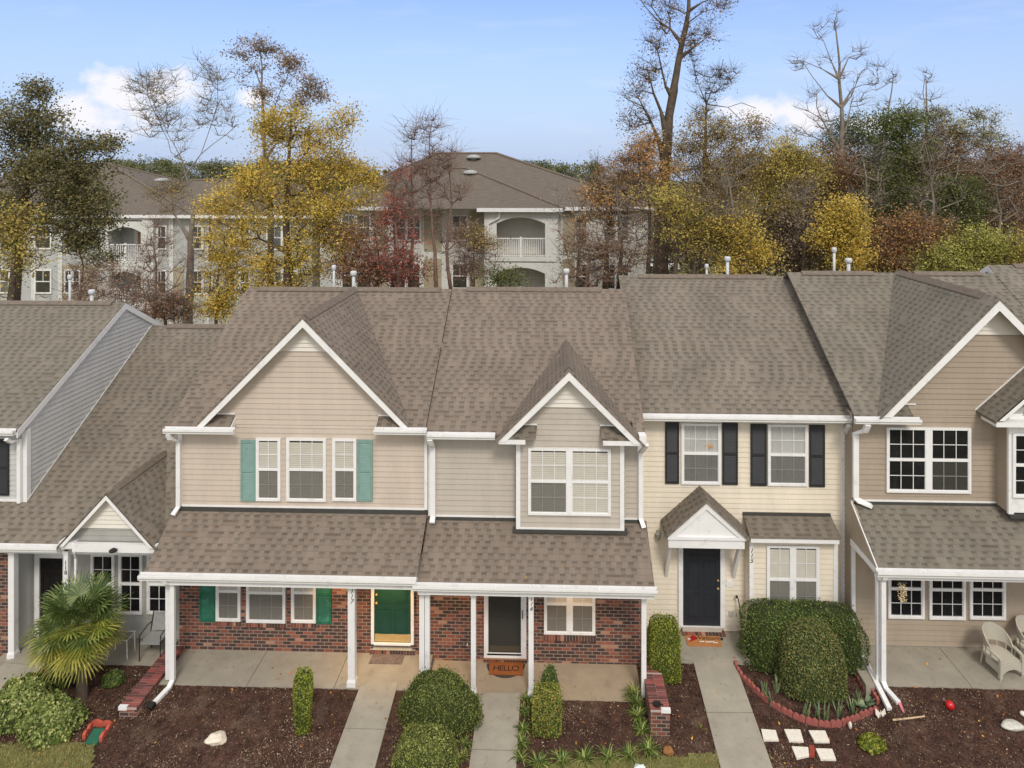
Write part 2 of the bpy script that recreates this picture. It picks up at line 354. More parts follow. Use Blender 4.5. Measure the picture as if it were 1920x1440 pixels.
def window(R, r, Y, cols=3, mull=0, kind='blind', rows=2, hidden_top=None, cas=.055, scr=(0, 1)):
    px0, py0, px1, py1 = r; xm = (px0+px1)/2
    x0, x1, z0, z1 = X(px0, Y), X(px1, Y), Zp(xm, py1, Y), Zp(xm, py0, Y)
    if hidden_top: z1 = z0+hidden_top
    f = MB(); g = MB(); sc = MB(); bl = MB(); pr = Y-.05
    f.box(x0, x0+cas, pr, Y+.01, z0, z1); f.box(x1-cas, x1, pr, Y+.01, z0, z1)
    f.box(x0+cas, x1-cas, pr, Y+.01, z0, z0+cas); f.box(x0+cas, x1-cas, pr, Y+.01, z1-cas, z1)
    units = [(x0+cas, x1-cas)]
    if mull:
        xc = (x0+x1)/2; f.box(xc-mull/2, xc+mull/2, pr+.003, Y+.01, z0+cas, z1-cas); units = [(x0+cas, xc-mull/2), (xc+mull/2, x1-cas)]
    a0, a1 = z0+cas, z1-cas; zm = (a0+a1)/2
    for ui, (a, b) in enumerate(units):
        f.box(a, b, pr+.006, Y, zm-.024, zm+.024)
        for (q0, q1, dy) in ((a0, zm-.024, .016), (zm+.024, a1, .008)):
            f.box(a, a+.018, pr+dy, Y, q0, q1); f.box(b-.018, b, pr+dy, Y, q0, q1)
            f.box(a+.018, b-.018, pr+dy, Y, q0, q0+.02)
            for k in range(1, cols): xx = a+(b-a)*k/cols; f.box(xx-.008, xx+.008, Y-.03, Y-.02, q0+.02, q1)
            for k in range(1, rows): zz = q0+(q1-q0)*k/rows; f.box(a+.018, b-.018, Y-.029, Y-.021, zz-.008, zz+.008)
        g.face([(a, Y-.026, zm), (b, Y-.026, zm), (b, Y-.026, a1), (a, Y-.026, a1)])
        g.face([(a, Y-.026, a0), (b, Y-.026, a0), (b, Y-.026, zm), (a, Y-.026, zm)])
        if (kind != 'dark' and ui in scr) or (kind == 'dark' and ui == 1): sc.face([(a, Y-.033, a0), (b, Y-.033, a0), (b, Y-.033, zm-.02), (a, Y-.033, zm-.02)])
        if kind == 'blind':
            z = a0; nn = int((a1-a0)/.05)
            for k in range(nn): zz = a0+k*.05; bl.face([(a, Y-.019, zz), (b, Y-.019, zz), (b, Y-.006, zz+.042), (a, Y-.006, zz+.042)])
        elif kind == 'curtain':
            nn = 36
            for k in range(nn):
                xa, xb = a+(b-a)*k/nn, a+(b-a)*(k+1)/nn; ya, yb = [Y-.012-.006*math.sin(q*1.9+math.sin(q*.7)*2) for q in (k, k+1)]
                bl.face([(xa, ya, a0), (xb, yb, a0), (xb, yb, a1), (xa, ya, a1)])
        elif kind == 'shade':
            bl.face([(a, Y-.01, a0), (b, Y-.01, a0), (b, Y-.01, a1), (a, Y-.01, a1)])
    W = f.build('window', WHITE, R)
    g.build('glass_pane', DARKGLASS if kind == 'dark' else GLASS, W)
    if sc.v: sc.build('insect_screen', SCREEN, W)
    bk = MB().face([(x0+.02, Y-.003, z0+.02), (x1-.02, Y-.003, z0+.02), (x1-.02, Y-.003, z1-.02), (x0+.02, Y-.003, z1-.02)])
    if kind == 'dark': bk.build('dark_interior', DARK, W)
    else:
        bl.build({'blind': 'blind', 'curtain': 'curtain', 'shade': 'shade'}[kind], {'blind': BLIND, 'curtain': CURT, 'shade': BLIND}[kind], W)
        if kind == 'blind': bk.build('dark_interior', DIM, W)
    return W, (x0, x1, z0, z1)
def shutter(R, r, Y, mat, htop=None):
    x0, x1, z0, z1 = X(r[0], Y), X(r[2], Y), Zp(r[0], r[3], Y), Zp(r[0], r[1], Y)
    if htop: z1 = z0+htop
    m = MB(); m.box(x0, x0+.045, Y-.035, Y-.005, z0, z1); m.box(x1-.045, x1, Y-.035, Y-.005, z0, z1)
    zm = z0+(z1-z0)*.5
    for a, b in ((z0, z0+.07), (zm-.035, zm+.035), (z1-.07, z1)): m.box(x0+.045, x1-.045, Y-.034, Y-.005, a, b)
    for a, b in ((z0+.07, zm-.035), (zm+.035, z1-.07)):
        k = a
        while k < b-.03: m.face([(x0+.045, Y-.030, k), (x1-.045, Y-.030, k), (x1-.045, Y-.012, k+.04), (x0+.045, Y-.012, k+.04)]); k += .036
    m.box(x0+.045, x1-.045, Y-.010, Y-.004, z0+.07, z1-.07)
    return m.build('shutter', mat, R)
def door(R, r, Y, mat, knob=None, kick=False, height=2.03, fr=.07, z0=None):
    x0, x1 = X(r[0], Y), X(r[2], Y); z0 = Zp(r[0], r[3], Y) if z0 is None else z0; z1 = z0+height
    m = MB(); m.box(x0, x1, Y-.012, Y+.02, z0, z1)
    w_ = x1-x0; pn = [(.10, .46), (.54, .90)]; hs = [(.10, .40), (.46, .80), (.86, .95)]
    for a, b in pn:
        for c, d in hs:
            p0, p1, q0, q1 = x0+a*w_, x0+b*w_, z0+c*height, z0+d*height
            for bx in ((p0, p0+.02, q0, q1), (p1-.02, p1, q0, q1), (p0+.02, p1-.02, q0, q0+.02), (p0+.02, p1-.02, q1-.02, q1)): m.box(bx[0], bx[1], Y-.022, Y-.010, bx[2], bx[3])
            m.box(p0+.05, p1-.05, Y-.020, Y-.010, q0+.05, q1-.05)
    D = m.build('door', mat, R)
    f = MB(); f.box(x0-fr, x0, Y-.05, Y+.01, z0-.03, z1+fr); f.box(x1, x1+fr, Y-.05, Y+.01, z0-.03, z1+fr); f.box(x0, x1, Y-.05, Y+.01, z1, z1+fr)
    f.box(x0, x1, Y-.07, Y+.01, z0-.04, z0); f.build('door_frame', WHITE, D)
    if knob is not None:
        kx = x0+.06 if knob < 0 else x1-.06; k = MB()
        for zz, rr in ((z0+.95, .03), (z0+1.15, .026)):
            k.tube([(kx, Y-.012, zz), (kx, Y-.04, zz)], rr*.5, 8); k.tube([(kx, Y-.04, zz), (kx, Y-.055, zz), (kx, Y-.07, zz)], [rr*.8, rr, rr*.6], 10)
        k.build('door_knob', BRASS, D)
    if kick: MB().box(x0+.015, x1-.015, Y-.019, Y-.009, z0+.02, z0+.20).build('kick_plate', BRASS, D)
    return D
def gutter(R, x0, x1, Yf, zt, h=.115, w=.12, endx=0):
    """K-style gutter: Yf is its front edge, open top"""
    m = MB(); b = Yf+w; t = .012
    prof = [(Yf, zt), (Yf, zt-h*.45), (Yf+.03, zt-h*.75), (Yf+.035, zt-h), (b, zt-h), (b, zt+.03), (b-t, zt+.03), (b-t, zt-h+t), (Yf+.035+t, zt-h+t), (Yf+.03+t, zt-h*.75), (Yf+t+.004, zt-h*.45), (Yf+t+.004, zt-.015), (Yf+.022, zt-.008), (Yf+.022, zt)]
    m.extr([(x0, y, z) for y, z in prof], (x1-x0, 0, 0))
    for xx in (x0, x1-.006): m.box(xx, xx+.006, Yf+.006, b-.002, zt-h+.02, zt-.002)
    k = x0+.3
    while k < x1-.1: m.box(k, k+.02, Yf+.01, b, zt-.03, zt-.022); k += .75
    return m.build('gutter', WHITE, R)
def downspout(R, pts, w=.085, d=.065, name='downspout'): return MB().pipe(pts, w, d).build(name, WHITE, R)
def roofslab(mb, pts, t=.045): return mb.extr(pts, (0, 0, -t))
def mainroof(R, x0, x1, Ye, ze, Yr, zr, mat, t=.05, name='roof', gap=None, Yc=None):
    m = MB(); yb = 2*Yr-Ye
    def piece(xa, xb, ya, yr, za):
        a = [(xa, ya, za), (xa, Yr, zr)] + ([(xa, yb, ze)] if yr else []); a += [(p[0], p[1], p[2]-t) for p in a[::-1]]; m.extr(a, (xb-xa, 0, 0))
    if gap is None: piece(x0, x1, Ye, True, ze)
    else:
        zc = ze+(Yc-Ye)*(zr-ze)/(Yr-Ye); piece(x0, x1, Yc, True, zc)
        for xa, xb in ((x0, gap[0]), (gap[1], x1)):
            if xb-xa > .05: m.extr([(xa, Ye, ze), (xa, Yc, zc), (xa, Yc, zc-t), (xa, Ye, ze-t)], (xb-xa, 0, 0))
    return m.build(name, mat, R)
def ridgecap(R, x0, x1, Yr, zr, w=.15, rise=.045, m=.6, parent=None):
    b = MB(); p = [(x0, Yr-w, zr-w*m+rise), (x0, Yr, zr+rise), (x0, Yr+w, zr-w*m+rise), (x0, Yr+w, zr-w*m+rise-.028), (x0, Yr, zr+rise-.03), (x0, Yr-w, zr-w*m+rise-.028)]
    k = x0
    while k < x1-.02:
        e = min(k+.30, x1); b.extr([(k, q[1], q[2]+random.uniform(0, .004)) for q in p], (e-k-.004, 0, 0)); k = e
    b.build('ridge_cap', CAP, parent or R)
def solve_ridge(px, py, Ye, ze, m):
    u = (px-PPX)/FOC; k = (py-HOR)/FOC/(CS+u*SN); Y = (CH-ze+m*Ye)/(m+k); return Y, CH-k*Y
def crossgable(R, xa, za, xl, xr, m, Yf, Yb, mat, name='gable_roof', t=.045):
    b = MB(); zl, zr = za-(xa-xl)*m, za-(xr-xa)*m
    b.extr([(xa, Yf, za), (xl, Yf, zl), (xl, Yf, zl-t*1.3), (xa, Yf, za-t*1.3)], (0, Yb-Yf, 0))
    b.extr([(xa, Yf, za), (xa, Yf, za-t*1.3), (xr, Yf, zr-t*1.3), (xr, Yf, zr)], (0, Yb-Yf, 0))
    return b.build(name, mat, R)
def capridge_y(R, xa, za, m, Y0, Y1, w=.13, rise=.035, parent=None):
    b = MB(); k = Y0
    while k < Y1-.02:
        e = min(k+.28, Y1); h = rise+random.uniform(0, .004)
        b.extr([(xa-w, k, za-w*m+h), (xa, k, za+h), (xa+w, k, za-w*m+h), (xa+w, k, za-w*m+h-.025), (xa, k, za+h-.028), (xa-w, k, za-w*m+h-.025)], (0, e-k-.004, 0)); k = e
    b.build('ridge_cap', CAP, parent or R)
def rakes(R, xa, za, xl, xr, m, Y, h=.24, th=.03, zcut=None, mat=None):
    b = MB(); za -= .02
    for s, xe in ((-1, xl), (1, xr)):
        L = abs(xe-xa); ze = za-L*m; dx = h/m
        pts = [(xa, Y, za), (xa+s*L, Y, ze), (xa+s*(L-dx*.9), Y, ze), (xa, Y, za-h)]
        if s < 0: pts = pts[::-1]
        b.extr(pts, (0, -th, 0))
        # soffit strip behind the board
        q = [(xa, Y, za-.03), (xa+s*L, Y, ze-.03), (xa+s*L, Y, ze-.06), (xa, Y, za-.06)]
        b.extr(q, (0, .22, 0))
    return b.build('rake_board', mat or WHITE, R)
def digits(txt, R, px, py, Y, size, shear=.3, parent=None, mat=None, name='house_number', flat=False, rotz=0, loc=None, sx=1.0, spacing=1.0):
    c = bpy.data.curves.new(name, 'FONT'); c.body = txt; c.size = size; c.shear = shear; c.extrude = .003; c.align_x = 'CENTER'; c.align_y = 'TOP'; c.space_line = .82; c.space_character = spacing
    o = bpy.data.objects.new(name, c); COL.objects.link(o); dg = bpy.context.evaluated_depsgraph_get(); dg.update()
    me = bpy.data.meshes.new_from_object(o.evaluated_get(dg)); bpy.data.objects.remove(o)
    a = np.array([v.co[:] for v in me.vertices]); f = [tuple(p.vertices) for p in me.polygons]; bpy.data.meshes.remove(me)
    m = MB(); L = loc or P(px, py, Y=Y); cr, sr = math.cos(rotz), math.sin(rotz)
    for x, y, z in a:
        x *= sx
        if flat: m.v.append((L[0]+x*cr-y*sr, L[1]+x*sr+y*cr, L[2]+z))
        else: m.v.append((L[0]+x, L[1]-z, L[2]+y))
    m.f = f; return m.build(name, mat or INK, parent)
def post(R, px0, px1, pyb, Y, ztop, zb=None, base_=True):
    x0, x1 = X(px0, Y), X(px1, Y); zb = Zp(px0, pyb, Y) if zb is None else zb; d = x1-x0; m = MB(); m.box(x0, x1, Y, Y+d, zb, ztop)
    if base_:
        m.box(x0-.02, x1+.02, Y-.02, Y+d+.02, zb, zb+.10); m.extr([(x0-.02, Y-.02, zb+.10), (x1+.02, Y-.02, zb+.10), (x1, Y, zb+.16), (x0, Y, zb+.16)], (0, d, 0))
        m.box(x0-.012, x1+.012, Y-.012, Y+d+.012, ztop-.08, ztop)
    return m.build('porch_post', WHITE, R)
def soldier(R, x0, x1, Y, z0, z1, slope=0, name='brick_sill', proud=.02):
    m = MB(); n = max(1, round((x1-x0)/.069)); w_ = (x1-x0)/n
    for k in range(n): m.box(x0+k*w_+.004, x0+(k+1)*w_-.004, Y-proud, Y+.0, z0+.004, z1-.004)
    s = m.build(name, BRICKI, R); MB().box(x0, x1, Y-proud+.008, Y, z0, z1).build('mortar_bed', MORTAR, s); return s
def louvres(mb, Y, zb, xa, za, m):
    siding(mb, (0, Y), (1, 0), (0, -1), zb, za-.02, lambda z: xa-(za-z)/m, lambda z: xa+(za-z)/m, step=.10, out=.03)
def ventpipe(R, px, pyt, pyb, Y, cap=True, r=.055):
    p = P(px, pyt, Y=Y); q = P(px, pyb, Y=Y); m = MB(); m.tube([(p[0], Y, q[2]-.7), (p[0], Y, p[2]-.0)], r, 12)
    if cap: m.lathe((p[0], Y, p[2]-.16), [(r*1.15, 0), (r*1.9, .03), (r*1.95, .12), (r*1.5, .16), (.01, .165)], 14)
    m.build('vent_pipe', PVC, R, smooth=True)
# ======================= HOUSE 117 =======================
YW = 16.2; YP = 14.9
H117 = thing('townhouse', 'pink-beige two-storey townhouse numbered 117 with green front door and wide front gable', 'townhouse', (-6.1, YW, 0), 'attached townhouses in the row')
R = H117; Ye = 15.85; M = .6
xL, xR = X(337, YW), X(802, YW); zE = Zp(550, 805, Ye)
Yr, zr = solve_ridge(650, 541, Ye, zE, M)
xRL, xRR = X(312, Ye), X(797, Ye)
wall = MB()
xg, zg = X(568, 15.9), Zp(568, 593, 15.9); xf, zf = X(363, 15.9), Zp(363, 801, 15.9); mg = (zg-zf)/(xg-xf); xf2 = X(776, 15.9)
zb = Zp(560, 951, YW)
siding(wall, (0, YW), (1, 0), (0, -1), zb, zE-.02, lambda z: xL, lambda z: xR)
zv = Zp(570, 658, YW)
siding(wall, (0, YW), (1, 0), (0, -1), zE-.02, zv, lambda z: xg-(zg-.12-z)/mg, lambda z: xg+(zg-.12-z)/mg)
wall.box(xL, xR, YW+.004, YW+8, -.3, zE-.15)
wall.build('wall', S117, R)
v = MB(); louvres(v, YW-.01, zv, xg, zg-.13, mg); v.extr([(xg-(zg-.13-zv)/mg, YW-.005, zv), (xg+(zg-.13-zv)/mg, YW-.005, zv), (xg, YW-.005, zg-.13)], (0, .3, 0)); v.build('gable_vent', VENTW, R)
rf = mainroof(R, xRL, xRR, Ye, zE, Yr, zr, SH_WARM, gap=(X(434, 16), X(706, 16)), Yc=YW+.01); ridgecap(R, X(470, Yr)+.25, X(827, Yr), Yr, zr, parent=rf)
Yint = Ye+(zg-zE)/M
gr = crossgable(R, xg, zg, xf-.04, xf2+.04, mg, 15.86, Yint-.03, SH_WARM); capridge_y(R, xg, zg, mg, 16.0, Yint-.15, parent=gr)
rakes(R, xg, zg, xf, xf2, mg, 15.9, .235)
t = MB(); t.box(xL-.03, xL+.07, YW-.03, YW+.05, zb, zE-.1); t.box(xR-.075, xR, YW-.035, YW+.01, zb, zE-.1); t.box(xL+.07, xR-.075, YW-.03, YW, zb-.01, zb+.03)
t.box(xRL, xRL+.03, Ye, Yr, 0, 0) if False else None
t.build('corner_board', WHITE, R)
# trim where the eaves die into the gable wall
for px, sg in ((434, 1), (706, -1)):
    tt = MB(); xs = X(px, 16); zc = zE+(YW-Ye)*.6
    tt.extr([(xs, Ye, zE-.05), (xs, YW, zE-.05), (xs, YW, zc-.05)], (.02*sg, 0, 0)); tt.box(xs-.0, xs-.42*sg, YW-.035, YW-.012, zc+.01, zc+.04); tt.box(xs, xs-sg*.9, Ye, YW, zE-.1, zE-.075); tt.build('return_trim', WHITE, R)
gutter(R, X(305, 15.75), X(437, 15.75), 15.74, Zp(370, 806, 15.74)); gutter(R, X(700, 15.75), X(799, 15.75), 15.74, Zp(740, 807, 15.74))
zgt = Zp(330, 816, 15.8)
downspout(R, [(xL-.06, 15.8, zgt+.02), (xL-.04, 15.84, zgt-.10), (xL+.02, YW-.09, zgt-.28), (xL+.02, YW-.09, zb+.02), (xL-.03, YW-.25, zb-.12)], .1, .07)
for r, c in (((481, 821, 527, 938), 2), ((538, 821, 612, 939), 3), ((624, 822, 669, 938), 2)): window(R, r, YW-.015, c)
shutter(R, (452, 824, 480, 939), YW-.015, TEAL); shutter(R, (670.5, 824, 699, 939), YW-.015, TEAL)
MB().box(xL, xR, YW-.045, YW-.01, zb-.13, zb-.012).build('flashing', FLASH, R)
# porch roof
zt = Zp(560, 957, YW); zbm = Zp(520, 1080, YP); xp0, xp1 = X(268, YP), X(781, YP)
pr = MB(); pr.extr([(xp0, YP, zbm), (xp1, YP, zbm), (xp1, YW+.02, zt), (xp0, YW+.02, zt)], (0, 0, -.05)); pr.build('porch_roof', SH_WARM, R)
gutter(R, xp0-.06, xp1+.0, YP-.11, zbm+.0, .12)
bm = MB(); zbb = zbm-.22
bm.box(xp0+.12, xp1, YP+.02, YP+.10, zbb-.04, zbm-.06); bm.box(xp0+.3, xp1-.0, YP+.18, YP+.30, zbb-.09, zbb+.06); bm.extr([(xp0+.12, YP+.1, zbb+.02), (xp1, YP+.1, zbb+.02), (xp1, YW, zbb+.02), (xp0+.12, YW, zbb+.02)], (0, 0, .03)); bm.build('porch_beam', WHITE, R)
YPOST = YP+.2; zPT = zbb-.08
# brick wall
bw = MB(); bw.box(xL+.0, X(803, YW), YW-.02, YW+.2, -.3, zt-.1); bw.build('brick_wall', BRICK, R)
YB = YW-.02
PW = []
for r, c in (((406, 1000, 452, 1163), 2), ((463, 1000, 536, 1166), 3), ((547, 1000, 593, 1166), 2)):
    W_, e = window(R, r, YB-.005, c, hidden_top=1.42); PW.append(e)
    soldier(R, e[0]-.02, e[1]+.02, YB, e[2]-.125, e[2]-.002, proud=.03)
shutter(R, (375, 1000, 405, 1164), YB-.005, GREEN, 1.42); shutter(R, (594, 1000, 622, 1168), YB-.005, GREEN, 1.42)
D = door(R, (702, 1100, 771, 1203), YB-.005, GREEND, knob=-1, kick=True)
xd0, xd1 = X(702, YB), X(771, YB); soldier(R, xd0-.1, xd1+.1, YB, .005, .115, proud=.05)
MB().box(xd0-.02, xd1+.02, YB-.06, YB-.01, .12, .155).build('door_sill', plain('sill_metal', lin(196, 186, 160), .4, .1), R)
p1 = post(R, 652, 665, 1278, YPOST, zPT, 0.0); digits('1\n1\n7', R, 659, 1104, YPOST-.004, .135, parent=p1)
post(R, 310, 319, 1262, YPOST+.05, zPT, .02, False); post(R, 786, 795.5, 1290, YPOST, zPT, 0.0)
q = P(323, 1100, Y=YPOST-.08)
downspout(R, [(q[0]-.1, YP-.03, zbm-.1), (q[0]-.08, YP-.02, zbm-.19), (q[0], YPOST-.06, zbm-.30), (q[0], YPOST-.06, .12), (q[0]-.03, YPOST-.16, .0), PG(286, 1322, .05)], .1, .075)
MB().pipe([PG(288, 1318, .07), PG(280, 1330, .04)], .13, .12).build('drain_elbow', IRON, R)
lamp = MB().lathe((X(735, 15.6), 15.6, zbb-.01), [(.11, 0), (.11, .015), (.05, .03)], 16).build('ceiling_lamp', plain('lamp_face', (.9, .7, .45), .5), R)
ventpipe(R, 626, 497, 536, Yr+1.0, r=.036); ventpipe(R, 663, 508, 536, Yr+.8, r=.052)

# ======================= HOUSE 116 =======================
F6 = -.13
H116 = thing('townhouse', 'greige townhouse numbered 116 with narrow projecting gable over a double window, dark screen door', 'townhouse', (-.4, YW, F6), 'attached townhouses in the row')
R = H116; xL, xR = X(803.5, YW), X(1206, YW); zE = Zp(870, 813, Ye); Yr, zr = solve_ridge(1000, 541, Ye, zE, M)
zb = Zp(890, 968, YW); zbr = Zp(1185, 972, YW)
wall = MB(); siding(wall, (0, YW), (1, 0), (0, -1), zb, zE-.02, lambda z: xL, lambda z: xR); wall.box(xL+.01, xR-.002, YW+.004, YW+8, -.3, zE-.15)
YD = 15.9; x0, x1 = X(968, YD), X(1170, YD); YG = 15.6
xg, zg = X(1067, YG), Zp(1067, 692, YG); xf, zf = X(931, YG), Zp(931, 826, YG); mg = (zg-zf)/(xg-xf); xf2 = X(1206, YG)
zdb = Zp(1068, 990, YD); zv = Zp(1067, 763, YD)
siding(wall, (0, YD), (1, 0), (0, -1), zdb, zv, lambda z: max(x0, xg-(zg-.12-z)/mg), lambda z: min(x1, xg+(zg-.12-z)/mg))
siding(wall, (x0, 0), (0, 1), (-1, 0), zdb, zf+.2, lambda z: YD, lambda z: YW); siding(wall, (x1, 0), (0, 1), (1, 0), zdb, zf+.2, lambda z: YD, lambda z: YW)
wall.box(x0+.005, x1-.005, YD+.005, YW, zdb, zf+.1)
wall.build('wall', S116, R)
v = MB(); louvres(v, YD-.01, zv, xg, zg-.13, mg); v.extr([(xg-(zg-.13-zv)/mg, YD-.005, zv), (xg+(zg-.13-zv)/mg, YD-.005, zv), (xg, YD-.005, zg-.13)], (0, .3, 0)); v.build('gable_vent', VENTW, R)
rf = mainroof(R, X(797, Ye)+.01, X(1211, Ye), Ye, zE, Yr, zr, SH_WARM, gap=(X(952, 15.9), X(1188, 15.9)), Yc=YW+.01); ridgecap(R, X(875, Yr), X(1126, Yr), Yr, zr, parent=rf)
Yint = Ye+(zg-zE)/M
gr = crossgable(R, xg, zg, xf-.04, xf2+.04, mg, YG-.04, Yint-.03, SH_WARM); capridge_y(R, xg, zg, mg, YG+.12, Yint-.2, w=.11, parent=gr)
rakes(R, xg, zg, xf, xf2, mg, YG, .235)
t = MB(); t.box(x0-.004, x0+.095, YD-.03, YD+.01, zdb-.03, zf-.02); t.box(x1-.095, x1+.004, YD-.03, YD+.01, zdb-.03, zf-.02); t.box(x0+.095, x1-.095, YD-.028, YD+.01, zdb-.03, zdb+.01)
t.box(xR-.14, xR, YW-.03, YW+.05, zb, zE-.05); t.box(xL, xL+.05, YW-.03, YW+.01, zb, zE-.05); t.box(xL+.05, x0, YW-.028, YW, zb-.01, zb+.03); t.box(x1, xR-.14, YW-.028, YW, zb-.01, zb+.03)
t.build('corner_board', WHITE, R)
for (a, b, c, d, e0, e1) in ((975, 1007, 1004, 940, 919, 985), (1125, 1155, 1200, 1128, 1131, 1199)):
    rt = MB(); tt = MB(); zt, zl = Zp(1000, 797, YD), Zp(1000, 821, YG)
    rt.extr([(X(d, YG), YG-.0, zl), (X(c if c < 1100 else 1198, YG), YG, zl), (X(b, YD), YD, zt), (X(a, YD), YD, zt)], (0, 0, -.045))
    tt.box(X(a, YD), X(b, YD), YD-.04, YD-.014, zt+.01, zt+.04)
    tt.box(X(e0+16 if e0 < 1000 else e0, YG), X(e1, YG), YG-.015, YD, zl-.15, zl-.05)
    rt.build('return_roof', SH_MID, R); tt.build('return_trim', WHITE, R)
gutter(R, X(799, 15.75)+.01, X(928, 15.75), 15.74, Zp(860, 816, 15.74))
MB().box(X(1199, 15.6), X(1212, 15.6), 15.6, 15.85, Zp(1206, 836, 15.6), Zp(1206, 818, 15.6)).build('gutter_end', WHITE, R)
xx = X(812, YW-.06); zz = Zp(812, 828, 15.8)
downspout(R, [(xx-.02, 15.8, zz+.05), (xx, 15.9, zz-.1), (xx, YW-.08, zz-.25), (xx, YW-.08, zb+.02), (xx, YW-.2, zb-.08)], .12, .08)
xx = X(1201, YW-.06); downspout(R, [(xx+.08, 15.72, zz+.02), (xx+.02, 15.86, zz-.15), (xx, YW-.08, zz-.32), (xx, YW-.08, zbr+.05), (xx+.06, YW-.2, zbr-.12)], .1, .07)
window(R, (990, 840, 1145, 965), YD-.015, 3, .12, scr=(0,))
fl = MB(); fl.box(xL+.02, x0, YW-.045, YW-.01, zb-.12, zb-.012); fl.box(x1, xR, YW-.045, YW-.01, zbr-.12, zbr-.03); fl.box(x0-.08, x1+.08, YD-.05, YD+.1, zdb-.11, zdb-.032); fl.build('flashing', FLASH, R)
zt = Zp(900, 972, YW); zbm = Zp(1000, 1098, YP); xp0, xp1 = X(783, YP), X(1228, YP)
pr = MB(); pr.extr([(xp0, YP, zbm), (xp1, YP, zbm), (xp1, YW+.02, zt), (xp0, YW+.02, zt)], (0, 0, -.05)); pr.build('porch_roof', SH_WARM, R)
gutter(R, xp0-.09, xp1+.04, YP-.12, zbm+.0, .12)
bm = MB(); zbb = zbm-.22
bm.box(xp0, xp1, YP+.02, YP+.10, zbb-.04, zbm-.06); bm.box(xp0, xp1-.05, YP+.18, YP+.30, zbb-.09, zbb+.06); bm.box(xp0, xp1-.02, YP+.1, YW, zbb+.02, zbb+.05); bm.build('porch_beam', WHITE, R)
zPT = zbb-.08; bw = MB(); bw.box(X(803, YW)+.001, xR, YW-.022, YW+.2, -.3, zt-.1); bw.build('brick_wall', BRICK, R)
W_, e = window(R, (1020, 1000, 1116, 1188), YB-.005, 2, .12, hidden_top=1.42); soldier(R, e[0]-.02, e[1]+.02, YB, e[2]-.17, e[2]-.002, proud=.03)
# screen door
xd0, xd1 = X(916, YB), X(977, YB); zd = F6+.26
D = door(R, (914, 1100, 978, 1217), YB-.005, SCRDOOR, kick=False, z0=zd-.02)
s = MB(); a, b = X(908, YB), X(987, YB); z0, z1 = Zp(947, 1230, YB), zd+2.1
s.box(a, xd0, YB-.07, YB-.03, z0, z1); s.box(xd1, b, YB-.07, YB-.03, z0, z1); s.box(xd0, xd1, YB-.07, YB-.03, z0, zd-.01)
s.box(xd0+.01, xd1-.01, YB-.043, YB-.041, zd, z1)
mdoor = s; sdr = MB(); sdr.box(a, xd0, YB-.075, YB-.03, z0, z1); sdr.box(xd1, b, YB-.075, YB-.03, z0, z1); sdr.box(xd0, xd1, YB-.075, YB-.03, z0, zd-.01)
SD = sdr.build('storm_door', WHITE, R); MB().face([(xd0, YB-.05, zd-.01), (xd1, YB-.05, zd-.01), (xd1, YB-.05, z1), (xd0, YB-.05, z1)]).build('insect_screen', glassmat('door_screen', (.045, .042, .036), .72, .7), SD)
MB().box(xd0+.03, xd1-.03, YB-.046, YB-.030, zd+.02, zd+.14).build('kick_plate', BRASS, SD)
hx = X(980, YB); hz_ = Zp(980, 1148, YB); MB().pipe([(hx, YB-.075, hz_-.09), (hx, YB-.11, hz_-.08), (hx, YB-.11, hz_+.08), (hx, YB-.075, hz_+.09)], .02, .02).build('door_handle', IRON, SD)
soldier(R, a-.02, b+.02, YB, F6+.0, z0-.03, proud=.05); MB().box(a, b, YB-.1, YB-.012, z0-.03, z0-.003).build('door_sill', plain('wood_sill', lin(150, 112, 84), .7, .2), R)
post(R, 796.5, 805.5, 1290, YPOST, zPT, F6); post(R, 883, 892, 1298, YPOST-.02, zPT, F6); p1 = post(R, 991, 1000.5, 1300, YPOST-.02, zPT, F6); post(R, 1203, 1212, 1292, YPOST+.05, zPT, F6, False)
digits('1\n1\n6', R, 996, 1118, YPOST-.024, .13, parent=p1)
MB().tube([(X(877, YB), YB, Zp(877, 1203, YB)), (X(877, YB), YB-.08, Zp(877, 1203, YB)), (X(877, YB), YB-.1, Zp(877, 1206, YB))], .018, 8).build('faucet', plain('tap_metal', lin(190, 190, 185), .3, .1, metal=.7), R)
MB().lathe((X(900, 15.6), 15.6, zbb-.01), [(.11, 0), (.11, .015), (.05, .03)], 16).build('ceiling_lamp', MATS['lamp_face'], R)
ventpipe(R, 1062, 504, 538, Yr+.9, r=.052)

# ======================= HOUSE 115 =======================
Y5 = 17.1; F5 = .1; Ye5 = 16.8
H115 = thing('townhouse', 'cream two-storey townhouse numbered 115 with black shutters and pedimented hood over a dark door', 'townhouse', (4.6, Y5, F5), 'attached townhouses in the row')
R = H115; xL, xR = X(1196, Y5), X(1586, Y5)
zE = Zp(1400, 776, Ye5); Yr, zr = solve_ridge(1310, 517, Ye5, zE, M); zb = Zp(1380, 1183, Y5)
wall = MB(); siding(wall, (0, Y5), (1, 0), (0, -1), zb, zE-.02, lambda z: xL, lambda z: xR); wall.box(xL, xR, Y5+.004, Y5+8, -.3, zE-.15)
YBY = 16.75; bx0, bx1 = X(1405, YBY), X(1570, YBY); bz1 = Zp(1490, 1010, YBY)
siding(wall, (0, YBY), (1, 0), (0, -1), zb, bz1, lambda z: bx0, lambda z: bx1)
siding(wall, (bx0, 0), (0, 1), (-1, 0), zb, bz1, lambda z: YBY, lambda z: Y5); wall.box(bx0+.005, bx1, YBY+.004, Y5, zb, bz1)
wall.build('wall', S115, R)
rf = mainroof(R, X(1195, Ye5), X(1602, Ye5), Ye5, zE, Yr, zr, SH_MID); ridgecap(R, X(1197, Yr), X(1434, Yr), Yr, zr, parent=rf)
